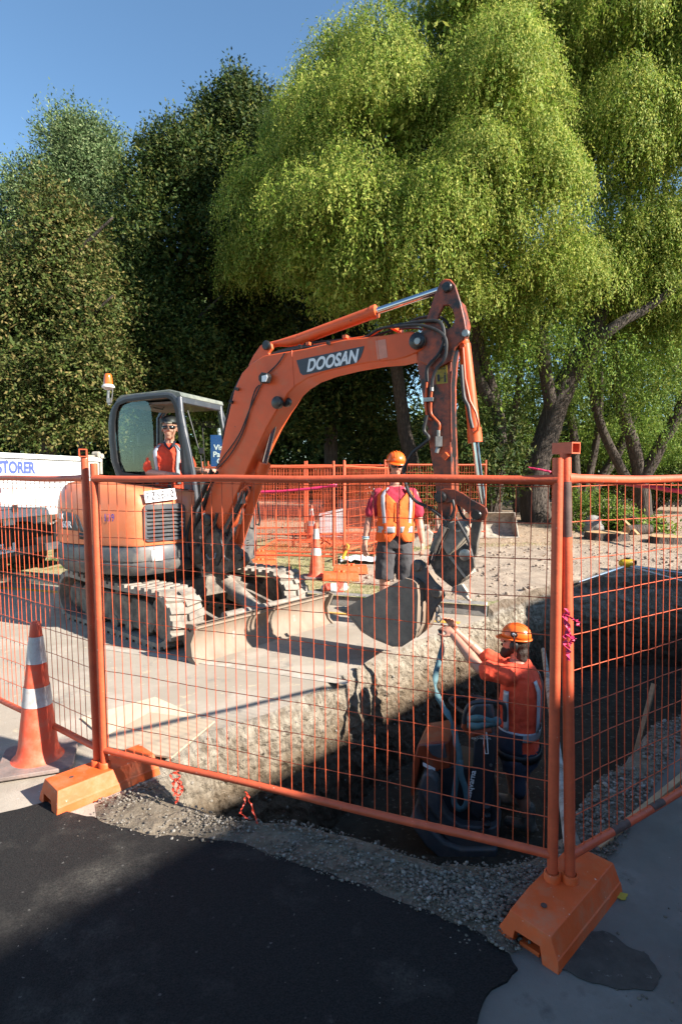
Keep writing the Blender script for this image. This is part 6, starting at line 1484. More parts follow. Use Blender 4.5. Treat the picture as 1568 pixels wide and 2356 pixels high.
MB().obox(TF(e0 + .02, -4.2, 1.20), TD * (e1 - e0 - .04), TN * 3.88, V((0, 0, .08))).build("tray_floor", M['dgrey'], t)
MB().obox(TF(e0 + .05, -4.25, 1.30), TD * (e1 - e0 - .1), TN * .05, V((0, 0, 1.1))).build("headboard", M['white'], t)
hg = MB().obox(TF(e1 - .36, -.04, 2.165), TD * .30, TN * .05, V((0, 0, .035))); hg.cyl(TF(e1 - .12, -.06, 2.22), TF(e1 - .12, .06, 2.22), .055, 16); hg.cyl(TF(e1 - .02, -.06, 2.19), TF(e1 - .02, .06, 2.19), .05, 16); hg.obox(TF(e1 - .03, -.03, 1.85), TD * .06, TN * .05, V((0, 0, .3))); hg.build("hinge", M['hitch'], t, bevel=.004)
x0 = TF(.0, .004, 1.945)
tm = text_mesh("tailgate_lettering", "STORER", .25, TF(.34, .006, 1.935), TD, V((0, 0, 1)), pm("blue_lettering", (.07, .10, .50), .5), tg, align='CENTER', bold=.010, sx=.84)
mb = MB().obox(TF(.2, -4.0, .72), TD * .12, TN * 3.9, V((0, 0, .22))).obox(TF(1.7, -4.0, .72), TD * .12, TN * 3.9, V((0, 0, .22))).obox(TF(.1, -.5, .60), TD * 1.9, TN * .12, V((0, 0, .16))); mb.build("chassis", M['black'], t)
MB().obox(TF(e0 + .1, -.26, .55), TD * 2.3, TN * .08, V((0, 0, .12))).build("bumper", M['dgrey'], t)
np_ = MB().obox(TF(.02, -.15, .62), TD * .40, TN * .01, V((0, 0, .15))).build("number_plate", M['sticker'], t)
text_mesh("plate_lettering", "HEJ403", .13, TF(.22, -.138, .695), TD, V((0, 0, 1)), M['ink'], np_, sx=.8)
for e in (.10, .78): MB().obox(TF(e, -.05, 1.06), TD * .22, TN * .02, V((0, 0, .10))).build("light_plate", pm("cream_plate", (.5, .52, .46), .5), t)
for f_ in (-1.4, -3.6):
    for e in (.0, 1.85):
        wl_ = MB().lathe([(.20, 0), (.43, .01), (.48, .05), (.48, .22), (.43, .26), (.2, .27)], TF(e, f_, .48), TD, 28).build("wheel", M['rubber'], t); MB().lathe([(.24, .005), (.22, .03), (.10, .05), (.08, .0)], TF(e, f_, .48) - TD * .0, TD, 20).build("rim", M['hitch'], wl_)
mb = MB()
for i in range(16):
    p = TF(.95 + .035 * i, -.02, 1.02 + .11 * (abs(i - 3) / 13) ** 1.5 * 1.4); mb.tube([p + (TD if i % 2 else TN) * .012 * math.cos(a) + V((0, 0, 1)) * .02 * math.sin(a) + TD * 0 for a in [k * math.tau / 8 for k in range(8)]], .004, 5, closed=True)
mb.build("chain", M['steel'], t)
for e_ in (e0 + .2, e1 - .9): MB().obox(TF(e_, -.35, .35), TD * .55, TN * .02, V((0, 0, .7))).build("mud_flap", M['black'], t)
cabt = MB().obox(TF(.0, -6.2, .7), TD * 2.1, TN * 1.7, V((0, 0, 1.9))); cabt.build("truck_cab", M['white'], t, bevel=.12, bseg=3)
for i in range(7): MB().obox(TF(e0 + .2 + .36 * i, -.004, 1.45), TD * .035, TN * .016, V((0, 0, .33))).build("rib", M['white'], t, bevel=.004)
for z_ in (1.62, 1.30): MB().obox(TF(e0, -.002 if z_ > 1.4 else .021, z_), TD * (e1 - e0 - .06), TN * .003, V((0, 0, .008))).build("panel_joint", M['dgrey'], t)
for e in (e0 + .5, e1 - .30): MB().obox(TF(e, .022, 1.26), TD * .09, TN * .03, V((0, 0, .12))).build("latch", M['steel'], t, bevel=.006)
# a fallen yellow leaf and small debris near the right foot
p = G(1427, 2062, .012); o = MB().prism([p + V((.028 * math.cos(a) * (1 + .4 * math.sin(3 * a)), .022 * math.sin(a), .002 * math.sin(5 * a))) for a in [k * math.tau / 14 for k in range(14)]], V((0, 0, .002))).build("fallen_leaf", pm("yellow_leaf", (.42, .33, .04), .6), None); tag(o, "single yellow leaf on the pavement beside the right fence foot", "leaf")
# ================================================================ PEOPLE
def rot_frame(o, fwd, up=(0, 0, 1)):
    "x = person's left... here x=right, y=forward, z=up"
    y = V(fwd).normalized(); z = V(up); z = (z - y * z.dot(y)).normalized(); x = y.cross(z); return Fr(o, x, y, z)
def head_into(mb, F_, s=1.0):
    R3 = Matrix((F_.x, F_.y, F_.z)).transposed()
    def e(c, r): mb.ell(F_(c[0] * s, c[1] * s, c[2] * s), (r[0] * s, r[1] * s, r[2] * s), R3, 18, 12)
    e((0, -.012, .035), (.076, .098, .088)); e((0, .022, -.02), (.062, .072, .086)); e((0, .038, -.082), (.044, .046, .034)); e((0, .062, -.098), (.024, .022, .018))
    e((0, .080, .028), (.050, .020, .012)); e((.030, .070, -.030), (.024, .022, .026)); e((-.030, .070, -.030), (.024, .022, .026))
    mb.capsule(F_(0, .088 * s, .018 * s), F_(0, .108 * s, -.020 * s), .009 * s, .013 * s, 10); e((.011, .100, -.024), (.009, .010, .008)); e((-.011, .100, -.024), (.009, .010, .008))
    e((0, .084, -.056), (.024, .011, .006)); e((0, .083, -.068), (.021, .011, .007))
    for sx in (1, -1): e((sx * .076, -.008, -.005), (.010, .020, .032))
def hand_into(mb, wrist, fdir, pnorm, s=1.0, curl=.5, thumb=1, spread=.5):
    "fdir: along the fingers, pnorm: out of the back of the hand, thumb=+1/-1 side"
    f = V(fdir).normalized(); n = V(pnorm); n = (n - f * n.dot(f)).normalized(); sd = f.cross(n) * thumb
    w_ = V(wrist); R3 = Matrix((sd, f, n)).transposed()
    mb.ell(w_ + f * .048 * s, (.040 * s, .054 * s, .017 * s), R3, 14, 10); mb.capsule(w_ - f * .01 * s, w_ + f * .03 * s, .026 * s, .024 * s, 10)
    for k, (x, L) in enumerate(((.031, .072), (.0105, .080), (-.0105, .075), (-.031, .060))):
        base = w_ + f * (.088 - .004 * abs(k - 1)) * s + sd * x * s; dr = (f + sd * x * spread * 6).normalized(); c = curl * (1 + .12 * k); p = base; pts = [p]
        for j, fr in enumerate((.42, .32, .26)):
            a = c * (.6 + .7 * j); dj = (dr * math.cos(a) - n * math.sin(a)); p = p + dj * L * fr * s; pts.append(p)
        mb.chain(pts, [.0095 * s, .0088 * s, .0080 * s, .0068 * s], 8)
    b0 = w_ + f * .028 * s + sd * .030 * s; d1 = (f * .55 + sd * .75 - n * .25).normalized(); d2 = (f * .85 + sd * .25 - n * .35).normalized()
    mb.chain([b0, b0 + d1 * .035 * s, b0 + d1 * .035 * s + d2 * .032 * s, b0 + d1 * .035 * s + d2 * .056 * s], [.013 * s, .0115 * s, .0105 * s, .008 * s], 8)
class Torso:
    "sections along a spine: (centre, rx, ry); x axis lateral, y axis forward"
    def __init__(s, secs, X, Y): s.s = [(V(c), rx, ry) for c, rx, ry in secs]; s.X = V(X).normalized(); s.Y = V(Y).normalized()
    def at(s, t):
        t = max(0, min(1, t)) * (len(s.s) - 1); i = min(int(t), len(s.s) - 2); f = t - i; a, b = s.s[i], s.s[i + 1]; f2 = f * f * (3 - 2 * f) if False else f
        return a[0].lerp(b[0], f2), a[1] + (b[1] - a[1]) * f2, a[2] + (b[2] - a[2]) * f2
    def pt(s, t, ang, off=0):
        c, rx, ry = s.at(t); ca, sa = math.cos(ang), math.sin(ang); e = .82
        return c + s.X * math.copysign(abs(ca) ** e, ca) * (rx + off) + s.Y * math.copysign(abs(sa) ** e, sa) * (ry + off)
    def loft(s, mb, t0=0, t1=1, off=0, n=14, seg=24): mb.loft([[s.pt(t0 + (t1 - t0) * i / n, k * math.tau / seg, off) for k in range(seg)] for i in range(n + 1)])
    def band(s, t0, t1, a0, a1, off, name, mat, parent, nt_=4, na=24, thick=.003, t0f=None):
        rows = []
        for i in range(nt_ + 1): rows.append([s.pt(t0 + (t1 - t0) * i / nt_, a0 + (a1 - a0) * k / na, off) for k in range(na + 1)])
        return MB().grid(rows).build(name, mat, parent, solid=thick)
M['reflect'] = pm("reflective_tape", (.44, .46, .50), .35, var=.12, scale=10, metal=.15)
M['reflect_w'] = M['reflect']
M['skin_arm'] = M['skin_t']
def hardhat(F_, s, parent, mat, brim_dir=1.0, logo=None):
    mb = MB(); rows = []; n = 24
    for i in range(9):
        th = math.radians(90 * i / 8); z = .108 * math.cos(th) ** .9; r = math.sin(th) ** .85
        rows.append([F_((.104 * r) * math.cos(k * math.tau / n) * s, (-.006 + .122 * r * math.sin(k * math.tau / n)) * s, (.045 + z) * s) for k in range(n)])
    rows[0] = [F_(0, -.006 * s, .154 * s) + (p - F_(0, -.006 * s, .154 * s)) * .02 for p in rows[1]]
    vs = [p for r in rows for p in r]; mb.add(vs, [(i * n + k, i * n + (k + 1) % n, (i + 1) * n + (k + 1) % n, (i + 1) * n + k) for i in range(8) for k in range(n)] + [tuple(range(n))])
    # brim: short all round, long peak in front
    a = rows[-1]; b = []
    for k in range(n):
        an = k * math.tau / n; fr = max(0, math.sin(an)) ** 2; ex_ = .010 + .040 * fr
        p = a[k]; out = (F_.x * math.cos(an) + F_.y * math.sin(an)); b.append(p + out * ex_ * s - F_.z * (.010 + .012 * fr) * s)
    i0 = len(mb.v); mb.add(a + b, [(k, (k + 1) % n, n + (k + 1) % n, n + k) for k in range(n)])
    h = mb.build("hard_hat", mat, parent, solid=.004 * s, ang=50)
    rg = MB()
    for x in (-.03, 0, .03): rg.tube([F_(x * s, (-.006 + .120 * math.sin(t_)) * s, (.048 + .111 * math.cos(t_) * (1 - abs(x) * 2)) * s) for t_ in [math.radians(-60 + 120 * i / 10) for i in range(11)]], .006 * s, 6)
    rg.build("ridge", mat, h)
    return h
def glasses(F_, s, parent, mat):
    mb = MB()
    for sx in (1, -1):
        rows = [[F_((sx * (.012 + .052 * i / 6)) * s, (.100 - .030 * (i / 6) ** 2) * s, (.022 - .034 * j / 2 + .004 * (j == 2) * (i in (0, 6))) * s) for i in range(7)] for j in range(3)]; mb.grid(rows)
    g = mb.build("sunglasses", mat, parent, solid=.004 * s)
    MB().tube([F_(x * s, y * s, .018 * s) for x, y in ((.078, .0), (.074, .05), (.062, .078), (.012, .102), (-.012, .102), (-.062, .078), (-.074, .05), (-.078, .0))], .0028 * s, 6).build("frame", M['black'], g); return g

# ---------------------------------------------------------------- bystander in an open vest
bx, by = P(908, 1200, 6.75).x, 6.75
pr = empty("person", (bx, by, 0), "man in orange vest, crimson t-shirt and dark shorts standing behind the bucket", "person")
S1 = 1.11
X = V((1, .06, 0)).normalized(); Y = V((.06, -1, 0)).normalized()
def B_(x, y, z): return V((bx, by, 0)) + X * x + Y * y + V((0, 0, z))
body = MB()
secs = [(B_(0, 0, .98), .17, .12), (B_(0, 0, 1.06), .178, .13), (B_(0, .01, 1.18), .168, .135), (B_(0, .01, 1.32), .182, .135), (B_(0, 0, 1.48), .205, .135), (B_(0, -.01, 1.58), .205, .12), (B_(0, -.01, 1.645), .155, .095), (B_(0, 0, 1.70), .075, .07)]
ts = Torso(secs, X, Y); ts.loft(body, off=-.012)
hf = rot_frame(B_(0, .045, 1.935), Y * .97 + V((.03, 0, -.16)))
head_into(body, hf, 1.05); body.capsule(B_(0, -.01, 1.66), B_(0, .015, 1.86), .062, .058)
arms = {}
for sx in (1, -1):
    sh = B_(sx * .225, -.01, 1.585); el = B_(sx * (.292 if sx > 0 else .315), .0, 1.275); wr_ = B_(sx * (.325 if sx > 0 else .365), .05, 1.02); arms[sx] = (sh, el, wr_)
    body.chain([sh, el.lerp(sh, .1), el], [.062, .050, .047]); body.capsule(el, el.lerp(wr_, .35), .047, .049); body.capsule(el.lerp(wr_, .35), wr_, .048, .031)
    hand_into(body, wr_, (wr_ - el).normalized() + V((0, 0, -.6)) - X * sx * .1, X * sx * .75 + Y * .55, 1.12, curl=.45, thumb=-sx if True else sx, spread=.35)
    hp = B_(sx * .10, 0, 1.0); kn = B_(sx * .125, .02, .54); an = B_(sx * .13, -.02, .10)
    body.chain([hp, kn], [.095, .066]); body.capsule(kn, kn.lerp(an, .35), .062, .064); body.capsule(kn.lerp(an, .35), an, .062, .042)
bo = body.build("body", M['skin'], pr, remesh=.0075, smoothit=2)
sh_ = MB(); ts.loft(sh_, .12, .97, off=.008)
for sx in (1, -1): a = arms[sx]; sh_.capsule(a[0] - X * sx * .03 + V((0, 0, .01)), a[0].lerp(a[1], .35), .078, .079); sh_.capsule(a[0].lerp(a[1], .3), a[0].lerp(a[1], .66), .078, .084)
sh_.build("shirt", M['redshirt'], pr, remesh=.012, smoothit=3, disp=(.022, .06))
# vest: open V at the front, zipped below
rows = []
for i in range(25):
    t_ = .10 + (.955 - .10) * i / 24; gap = .035 + (.95 * max(0, (t_ - .60) / .35) ** 1.1) - (.0 if t_ > .22 else -.28 * (.22 - t_) / .12)
    gap = min(gap, .85); off = .030 + (.02 if t_ < .35 else 0) - .008 * (t_ > .85)
    rows.append([ts.pt(t_, math.pi / 2 + gap + (math.tau - 2 * gap) * k / 48, off + .006 * math.sin(k * 1.1 + t_ * 9) * (t_ < .6)) for k in range(49)])
vest = MB().grid(rows).build("vest", M['hivis'], pr, solid=.004, disp=(.018, .06))
ts.band(.245, .325, math.pi / 2 + .09, math.pi / 2 + math.tau - .09, .053, "reflective_band", M['reflect'], vest, na=48)
for sg in (1, -1):
    rows = [[ts.pt(.33 + (.93 - .33) * i / 14, math.pi / 2 + sg * (.58 + .14 * (k / 3) * 1.6 - .05 * (i / 14)), .043 - .006 * (i > 12)) for k in range(4)] for i in range(15)]
    MB().grid(rows).build("reflective_strap", M['reflect'], vest, solid=.003)
MB().tube([ts.pt(.20 + .42 * i / 10, math.pi / 2, .047) for i in range(11)], .005, 6).build("zip", M['redtape'], vest)
shr = MB(); shr.loft([[ts.pt(0, k * math.tau / 20, .015) - V((0, 0, .03)) for k in range(20)], [ts.pt(.12, k * math.tau / 20, .02) for k in range(20)], [ts.pt(.2, k * math.tau / 20, .012) for k in range(20)]])
for sx in (1, -1): shr.tube([B_(sx * .085, 0, 1.03), B_(sx * .10, .0, .9), B_(sx * .122, .012, .72), B_(sx * .128, .02, .575)], [.122, .125, .118, .115], 18)
shr.build("shorts", M['shorts'], pr, remesh=.011, smoothit=2, disp=(.022, .08))
for sx in (1, -1):
    an = B_(sx * .13, -.02, .10); MB().tube([an + V((0, 0, -.02)), an + V((0, 0, .12))], [.055, .052], 14).build("sock", M['navy'], pr)
    bt = MB().ell(an + Y * .07 + V((sx * .01, 0, -.045)), (.055, .15, .05), Matrix((X, Y, V((0, 0, 1)))).transposed()).capsule(an + V((0, 0, -.04)), an + V((0, 0, .02)), .06, .06); bt.build("boot", M['wood'], pr, remesh=.01, smoothit=1)
hat = hardhat(hf, 1.08, pr, M['hardhat']); glasses(hf, 1.08, pr, M['lens'])
MB().tube([hf(sx * .088, y, z) for sx in (-1,) for y, z in ((-.02, .05), (0, -.0), (.03, -.08), (.055, -.12))] + [hf(.03, .06, -.13), hf(.07, .03, -.09), hf(.088, .0, 0), hf(.09, -.02, .05)], .005, 6).build("chin_strap", M['black'], pr)
w0 = arms[-1][2]; wd = (arms[-1][2] - arms[-1][1]).normalized()
MB().tube([w0 - wd * .05 + (V((math.cos(a), math.sin(a), 0))) * .043 for a in [k * math.tau / 16 for k in range(16)]], .007, 6, closed=True).build("wristband", pm("pale_green_band", (.45, .6, .5)), pr)
MB().tube([w0 - wd * .07 + (V((math.cos(a), math.sin(a), 0))) * .044 for a in [k * math.tau / 16 for k in range(16)]], .006, 6, closed=True).build("wristband", pm("blue_band", (.25, .5, .65)), pr)

# ---------------------------------------------------------------- worker in the trench, reaching for the shackle
yc = 4.6
fl_ = P(1200, 1935, yc); fz_ = -1.13
wk = empty("person", (P(1200, 1700, yc).x, yc, fz_), "bearded worker down in the trench reaching up to the bucket", "person")
fw = V((-.88, .47, 0)).normalized()
lat = V((.47, .88, 0)).normalized()
body = MB()
pel, wai, ch, shd, nk = P(1194, 1735, yc), P(1192, 1690, yc), P(1196, 1610, yc), P(1195, 1548, yc), P(1190, 1520, yc)
secs = [(pel + V((0, 0, -.06)), .165, .135), (pel, .175, .145), (wai, .165, .14), (P(1196, 1650, yc), .17, .145), (ch, .19, .15), (P(1198, 1575, yc), .20, .145), (shd, .19, .12), (nk + V((0, 0, .015)), .085, .075)]
tw_ = Torso(secs, lat, fw); tw_.loft(body, off=-.012)
hf2 = rot_frame(P(1184, 1479, yc) + V((0, 0, .01)), fw * .95 + V((-.1, 0, .18)))
head_into(body, hf2, 1.0); body.capsule(nk + V((0, 0, -.03)), P(1188, 1492, yc), .062, .058)
Ns, Ne, Nw, Nh = P(1166, 1553, 4.43), P(1103, 1538, 4.50), P(1044, 1464, 4.72), P(1008, 1428, 4.86)
Fs, Fe, Fw_, Fh = P(1158, 1532, 4.80), P(1108, 1508, 4.92), P(1047, 1452, 4.96), P(1014, 1418, 4.97)
for a, b, c in ((Ns, Ne, Nw), (Fs, Fe, Fw_)):
    body.chain([a, a.lerp(b, .9), b], [.064, .052, .048]); body.capsule(b, b.lerp(c, .35), .048, .052); body.capsule(b.lerp(c, .35), c, .051, .033)
hand_into(body, Nw, (Nh - Nw), V((.35, -.9, .35)), 1.12, curl=.62, thumb=-1, spread=.3)
hand_into(body, Fw_, (Fh - Fw_) + V((0, 0, .12)), V((.5, .8, .2)), 1.12, curl=.55, thumb=1, spread=.3)
for (hx, kx, ky, ax, ay) in ((-.10, 1186, 4.50, 1214, 4.50), (.10, 1172, 4.78, 1180, 4.86)):
    hp = pel + lat * hx; kn = P(kx, 1862, ky); an = P(ax, 1925, ay); an.z = fz_ + .10; kn.z = fz_ + .48
    body.chain([hp, kn], [.098, .066]); body.capsule(kn, kn.lerp(an, .35), .063, .068); body.capsule(kn.lerp(an, .35), an, .064, .042)
    bt = MB().capsule(an + V((0, 0, -.03)), an + V((0, 0, .10)), .058, .056).capsule(an + V((0, 0, -.05)) - fw * .02, an + fw * .16 + V((0, 0, -.06)), .05, .045); bt.build("boot", M['muddy_dark'], wk, remesh=.011, smoothit=1)
body.build("body", M['skin_t'], wk, remesh=.0072, smoothit=2)
sh_ = MB(); tw_.loft(sh_, .18, .985, off=.012)
for a, b in ((Ns, Ne), (Fs, Fe)): sh_.capsule(a.lerp(shd, .35), a, .09, .088); sh_.capsule(a, a.lerp(b, .3), .088, .082); sh_.capsule(a.lerp(b, .2), a.lerp(b, .68), .080, .088)
st_ = sh_.build("shirt", M['hivis_shirt'], wk, remesh=.012, smoothit=3, disp=(.024, .055))
tw_.band(.305, .375, -math.pi, math.pi, .026, "reflective_band", M['reflect'], st_, na=48)
for ang0 in (-2.15, -1.05 ):
    MB().grid([[tw_.pt(.37 + (.84 - .37) * i / 12, ang0 + .27 * k / 3, .027) for k in range(4)] for i in range(13)]).build("reflective_strap", M['reflect'], st_, solid=.003)
rows = [[tw_.pt(.37 + (.72 - .37) * i / 8, math.pi - .55 + .3 * k / 3, .026) for k in range(4)] for i in range(9)]
MB().grid(rows).build("reflective_strap", M['reflect'], st_, solid=.003)
shr = MB(); tw_.loft(shr, .0, .22, off=.016, n=5)
for (hx, kx, ky) in ((-.10, 1186, 4.50), (.10, 1172, 4.78)):
    hp = pel + lat * hx; kn = P(kx, 1862, ky); kn.z = fz_ + .50; shr.tube([hp + V((0, 0, .02)), hp.lerp(kn, .3), hp.lerp(kn, .7), hp.lerp(kn, .97)], [.115, .122, .112, .108], 18)
shr.capsule(pel.lerp(P(1192, 1800, 4.4), .75) , pel.lerp(P(1192, 1830, 4.4), .9), .06, .06)
shr.build("shorts", M['navy'], wk, remesh=.011, smoothit=2, disp=(.02, .08))
MB().grid([[tw_.pt(.155 + .05 * i / 2, math.tau * k / 40, .030) for k in range(41)] for i in range(3)]).build("belt", M['black'], wk, solid=.004)
MB().grid([[tw_.pt(.20 + .16 * i / 4, math.pi * .62 + 1.5 * k / 10, .028) for k in range(11)] for i in range(5)]).build("dark_undershirt", M['navy'], wk, solid=.004)
hr = MB(); R3 = Matrix((hf2.x, hf2.y, hf2.z)).transposed()
hr.ell(hf2(0, -.03, .01), (.084, .088, .085), R3).ell(hf2(0, -.065, -.07), (.07, .052, .085), R3).ell(hf2(0, -.085, -.12), (.055, .035, .05), R3)
hr.build("hair", M['hair'], wk, remesh=.01, smoothit=1, disp=(.02, .03))
br_ = MB(); br_.ell(hf2(0, .05, -.095), (.056, .050, .045), R3).ell(hf2(0, .062, -.125), (.042, .04, .035), R3).ell(hf2(0, .02, -.07), (.068, .05, .035), R3).ell(hf2(0, .098, -.05), (.028, .012, .008), R3); br_.build("beard", M['hair'], wk, remesh=.008, disp=(.015, .02))
h2 = rot_frame(hf2.o, hf2.y * .96 - V((0, 0, .12)), hf2.z)
hat = hardhat(h2, .98, wk, M['hardhat'])
MB().ell(h2(-.100, .0, .085), (.006, .030, .026), R3, 14, 8).build("hat_sticker", M['black'], hat); MB().ell(h2(-.104, .0, .088), (.005, .016, .012), R3, 12, 6).build("hat_sticker", M['whitelbl'], hat)
mb = MB()
for sx in (1, -1): mb.ell(hf2(sx * .092, -.005, -.01), (.024, .036, .046), R3, 14, 10)
em = mb
for sx in (1, -1):
    e_ = MB().ell(hf2(sx * .092, -.005, -.012), (.024, .036, .046), R3, 14, 10).build("ear_muff", M['black'], wk); MB().tube([hf2(sx * .115, -.005, .0), hf2(sx * .118, -.0, .05), h2(sx * .112, .0, .075)], .006, 6).build("arm", M['black'], e_)
glasses(hf2, 1.0, wk, M['glass'])
# tool hanging at his hip
# ---------------------------------------------------------------- machine operator
oy = 7.22
op = empty("person", (P(390, 1100, oy).x, oy, 1.5), "operator in cap and sunglasses seated in the excavator cab", "person")
k0 = oy / FPX
ofw = V((.10, -1, 0)).normalized(); olat = V((1, .10, 0)).normalized()
body = MB(); oc = lambda u, v, dy=0: P(u, v, oy + dy)
secs = [(oc(392, 1150), .17, .13), (oc(392, 1110), .175, .14), (oc(390, 1080), .17, .14), (oc(389, 1056), .19, .145), (oc(389, 1040), .20, .13), (oc(389, 1030), .165, .105), (oc(389, 1019), .08, .07)]
to = Torso(secs, olat, ofw); to.loft(body, off=-.012)
hf3 = rot_frame(oc(391, 986), V((.12, -1, .0)))
head_into(body, hf3, 1.22); body.capsule(oc(389, 1026), oc(390, 1006), .068, .064)
As, Ae, Aw = oc(354, 1042), oc(343, 1088, -.05), oc(384, 1091, -.42); Bs, Be, Bw = oc(425, 1042), oc(440, 1082, -.05), P(474, 1084, 7.05)
for a, b, c in ((As, Ae, Aw), (Bs, Be, Bw)): body.chain([a, b], [.062, .05]); body.capsule(b, b.lerp(c, .35), .05, .05); body.capsule(b.lerp(c, .35), c, .05, .034)
hand_into(body, Aw, V((.9, -.25, .05)), V((0, -.3, 1)), 1.15, curl=.6, thumb=-1); hand_into(body, Bw, V((.9, -.2, .1)), V((0, -.4, 1)), 1.15, curl=.7, thumb=1)
for sx in (-1, 1): body.chain([oc(392 + sx * 16, 1150), oc(392 + sx * 22, 1165, -.45), oc(392 + sx * 22, 1225, -.5)], [.09, .07, .05])
body.build("body", M['skin'], op, remesh=.0078, smoothit=2)
sh_ = MB(); to.loft(sh_, .0, .97, off=.012)
for a, b in ((As, Ae), (Bs, Be)): sh_.capsule(a.lerp(oc(389, 1036), .3), a.lerp(b, .35), .085, .085); sh_.capsule(a.lerp(b, .3), a.lerp(b, .72), .083, .090)
os_ = sh_.build("shirt", M['hivis_shirt'], op, remesh=.012, smoothit=3, disp=(.024, .055))
for ang0 in (math.pi / 2 + .48, math.pi / 2 - .80): MB().grid([[to.pt(.15 + (.93 - .15) * i / 12, ang0 + .30 * k / 3, .028) for k in range(4)] for i in range(13)]).build("reflective_strap", M['reflect'], os_, solid=.003)
MB().tube([oc(378, 1016, -.06), oc(381, 1024, -.12), oc(390, 1034, -.15), oc(399, 1024, -.12), oc(402, 1016, -.06)], [.016, .018, .012, .018, .016], 8).build("collar", M['navy'], op)
R3 = Matrix((hf3.x, hf3.y, hf3.z)).transposed(); cp = MB(); rows = []
for i in range(8):
    th = math.radians(88 * i / 7); rows.append([hf3(.094 * 1.2 * math.sin(th) ** .8 * math.cos(k * math.tau / 24), (-.012 + .112 * math.sin(th) ** .8 * math.sin(k * math.tau / 24)) * 1.2, (.045 + .092 * math.cos(th)) * 1.2) for k in range(24)])
vs = [p for r in rows for p in r]; cp.add(vs, [(i * 24 + k, i * 24 + (k + 1) % 24, (i + 1) * 24 + (k + 1) % 24, (i + 1) * 24 + k) for i in range(7) for k in range(24)])
cap = cp.build("cap", M['black'], op, solid=.006); MB().obox(hf3(-.045, .115, .052), hf3.x * .09, hf3.y * .008, hf3.z * .022).build("cap_strap", M['hitch'], cap, bevel=.004)
MB().prism([hf3(x, y, .05) for x, y in ((-.08, -.11), (-.07, -.19), (0, -.22), (.07, -.19), (.08, -.11))], hf3.z * .006).build("peak", M['black'], cap)
glasses(hf3, 1.2, op, M['lens'])
sh2 = MB()
for sx in (-1, 1): sh2.tube([oc(392 + sx * 14, 1150), oc(392 + sx * 20, 1163, -.40)], [.12, .10], 16)
sh2.build("shorts", M['navy'], op, remesh=.014, smoothit=2)

# ================================================================ TRENCH RAMMER / COMPACTOR
cz = -1.13; cy0 = 4.35
cmr = empty("plate_compactor", (P(1050, 1800, cy0).x, cy0, cz), "orange and black plate compactor with looped handle standing on the trench floor", "compactor")
M['corange'] = pm("compactor_orange", (.30, .05, .015), .5, var=.2, dirt=((.25, .12, .07), .4, 8)); M['cgrey'] = pm("compactor_grey", (.075, .08, .09), .55, var=.2, dirt=((.13, .11, .09), .4, 6))
M['cblack'] = pm("compactor_black", (.035, .035, .04), .5, var=.3)
def CP_(u, v, dy=0): return P(u, v, cy0 + dy)
dpt = V((.25, .50, 0))
def cpr(name, px, mat, dy, dep, parent=cmr, bevel=.015): return MB().prism([CP_(u, v, dy) for u, v in px], V((dep * .35, dep, 0))).build(name, mat, parent, bevel=bevel)
cpr("base_plate", [(945, 1880), (938, 1892), (980, 1950), (1010, 1975), (1050, 1990), (1130, 1990), (1142, 1975), (1142, 1955), (1060, 1955), (1020, 1940), (975, 1895)], M['cgrey'], -.12, .55)
cpr("base_frame", [(965, 1800), (960, 1840), (985, 1890), (1030, 1935), (1050, 1962), (1140, 1962), (1143, 1900), (1130, 1905), (1060, 1900), (1030, 1880), (1000, 1830), (985, 1790)], M['cgrey'], -.08, .40)
hood = cpr("engine_hood", [(960, 1714), (1010, 1706), (1032, 1708), (1036, 1768), (1012, 1772), (1005, 1778), (966, 1746), (952, 1830), (944, 1836), (948, 1760)], M['corange'], -.05, .40)
cpr("hood_panel", [(976, 1716), (1022, 1712), (1026, 1744), (1008, 1744), (994, 1738)], M['cgrey'], -.065, .02, hood, .004)
cpr("hood_label", [(972, 1754), (1000, 1768), (1000, 1778), (972, 1762)], M['sticker'], -.057, .004, hood, 0)
cpr("side_cover", [(972, 1782), (990, 1780), (1006, 1795), (1010, 1850), (1016, 1885), (1004, 1888), (978, 1850), (964, 1810)], M['cgrey'], -.13, .10, cmr, .03)
cpr("engine", [(1000, 1775), (1050, 1760), (1110, 1775), (1140, 1880), (1130, 1925), (1040, 1915), (1005, 1880)], M['cblack'], .0, .34)
cpr("steering_column", [(1090, 1690), (1136, 1688), (1140, 1740), (1128, 1860), (1100, 1890), (1078, 1870), (1086, 1760)], M['cblack'], -.10, .12)
cpr("control_housing", [(1076, 1640), (1092, 1620), (1126, 1620), (1134, 1652), (1132, 1678), (1084, 1682), (1070, 1668)], M['cgrey'], -.12, .14, cmr, .02)
MB().tube([CP_(1128, 1680, -.14), CP_(1080, 1690, -.14), CP_(1066, 1672, -.14), CP_(1072, 1650, -.14)], .022, 10).build("handle_bracket", M['corange'], cmr)
P_, _q = wig([CP_(1066, 1664, -.16), CP_(1072, 1632, -.17), CP_(1092, 1616, -.18), (CP_(1150, 1616, -.20)), CP_(1160, 1630, -.20), CP_(1160, 1658, -.18)], [1] * 6, 1, 0, 6); hd = MB().tube(P_, .0165, 10).build("handle", M['cblack'], cmr)
P_, _q = wig([CP_(1084, 1650, -.05), CP_(1060, 1636, .2), CP_(1036, 1616, .35), CP_(1040, 1606, .4), CP_(1068, 1604, .42)], [1] * 5, 1, 0, 6); MB().tube(P_, .0155, 10).build("handle", M['cblack'], cmr)
P_, _q = wig([CP_(1078, 1604, .42), CP_(1100, 1603, .42), CP_(1122, 1612, .3), CP_(1130, 1625, .1)], [1] * 4, 1, 0, 6); MB().tube(P_, .0155, 10).build("handle", M['cblack'], cmr)
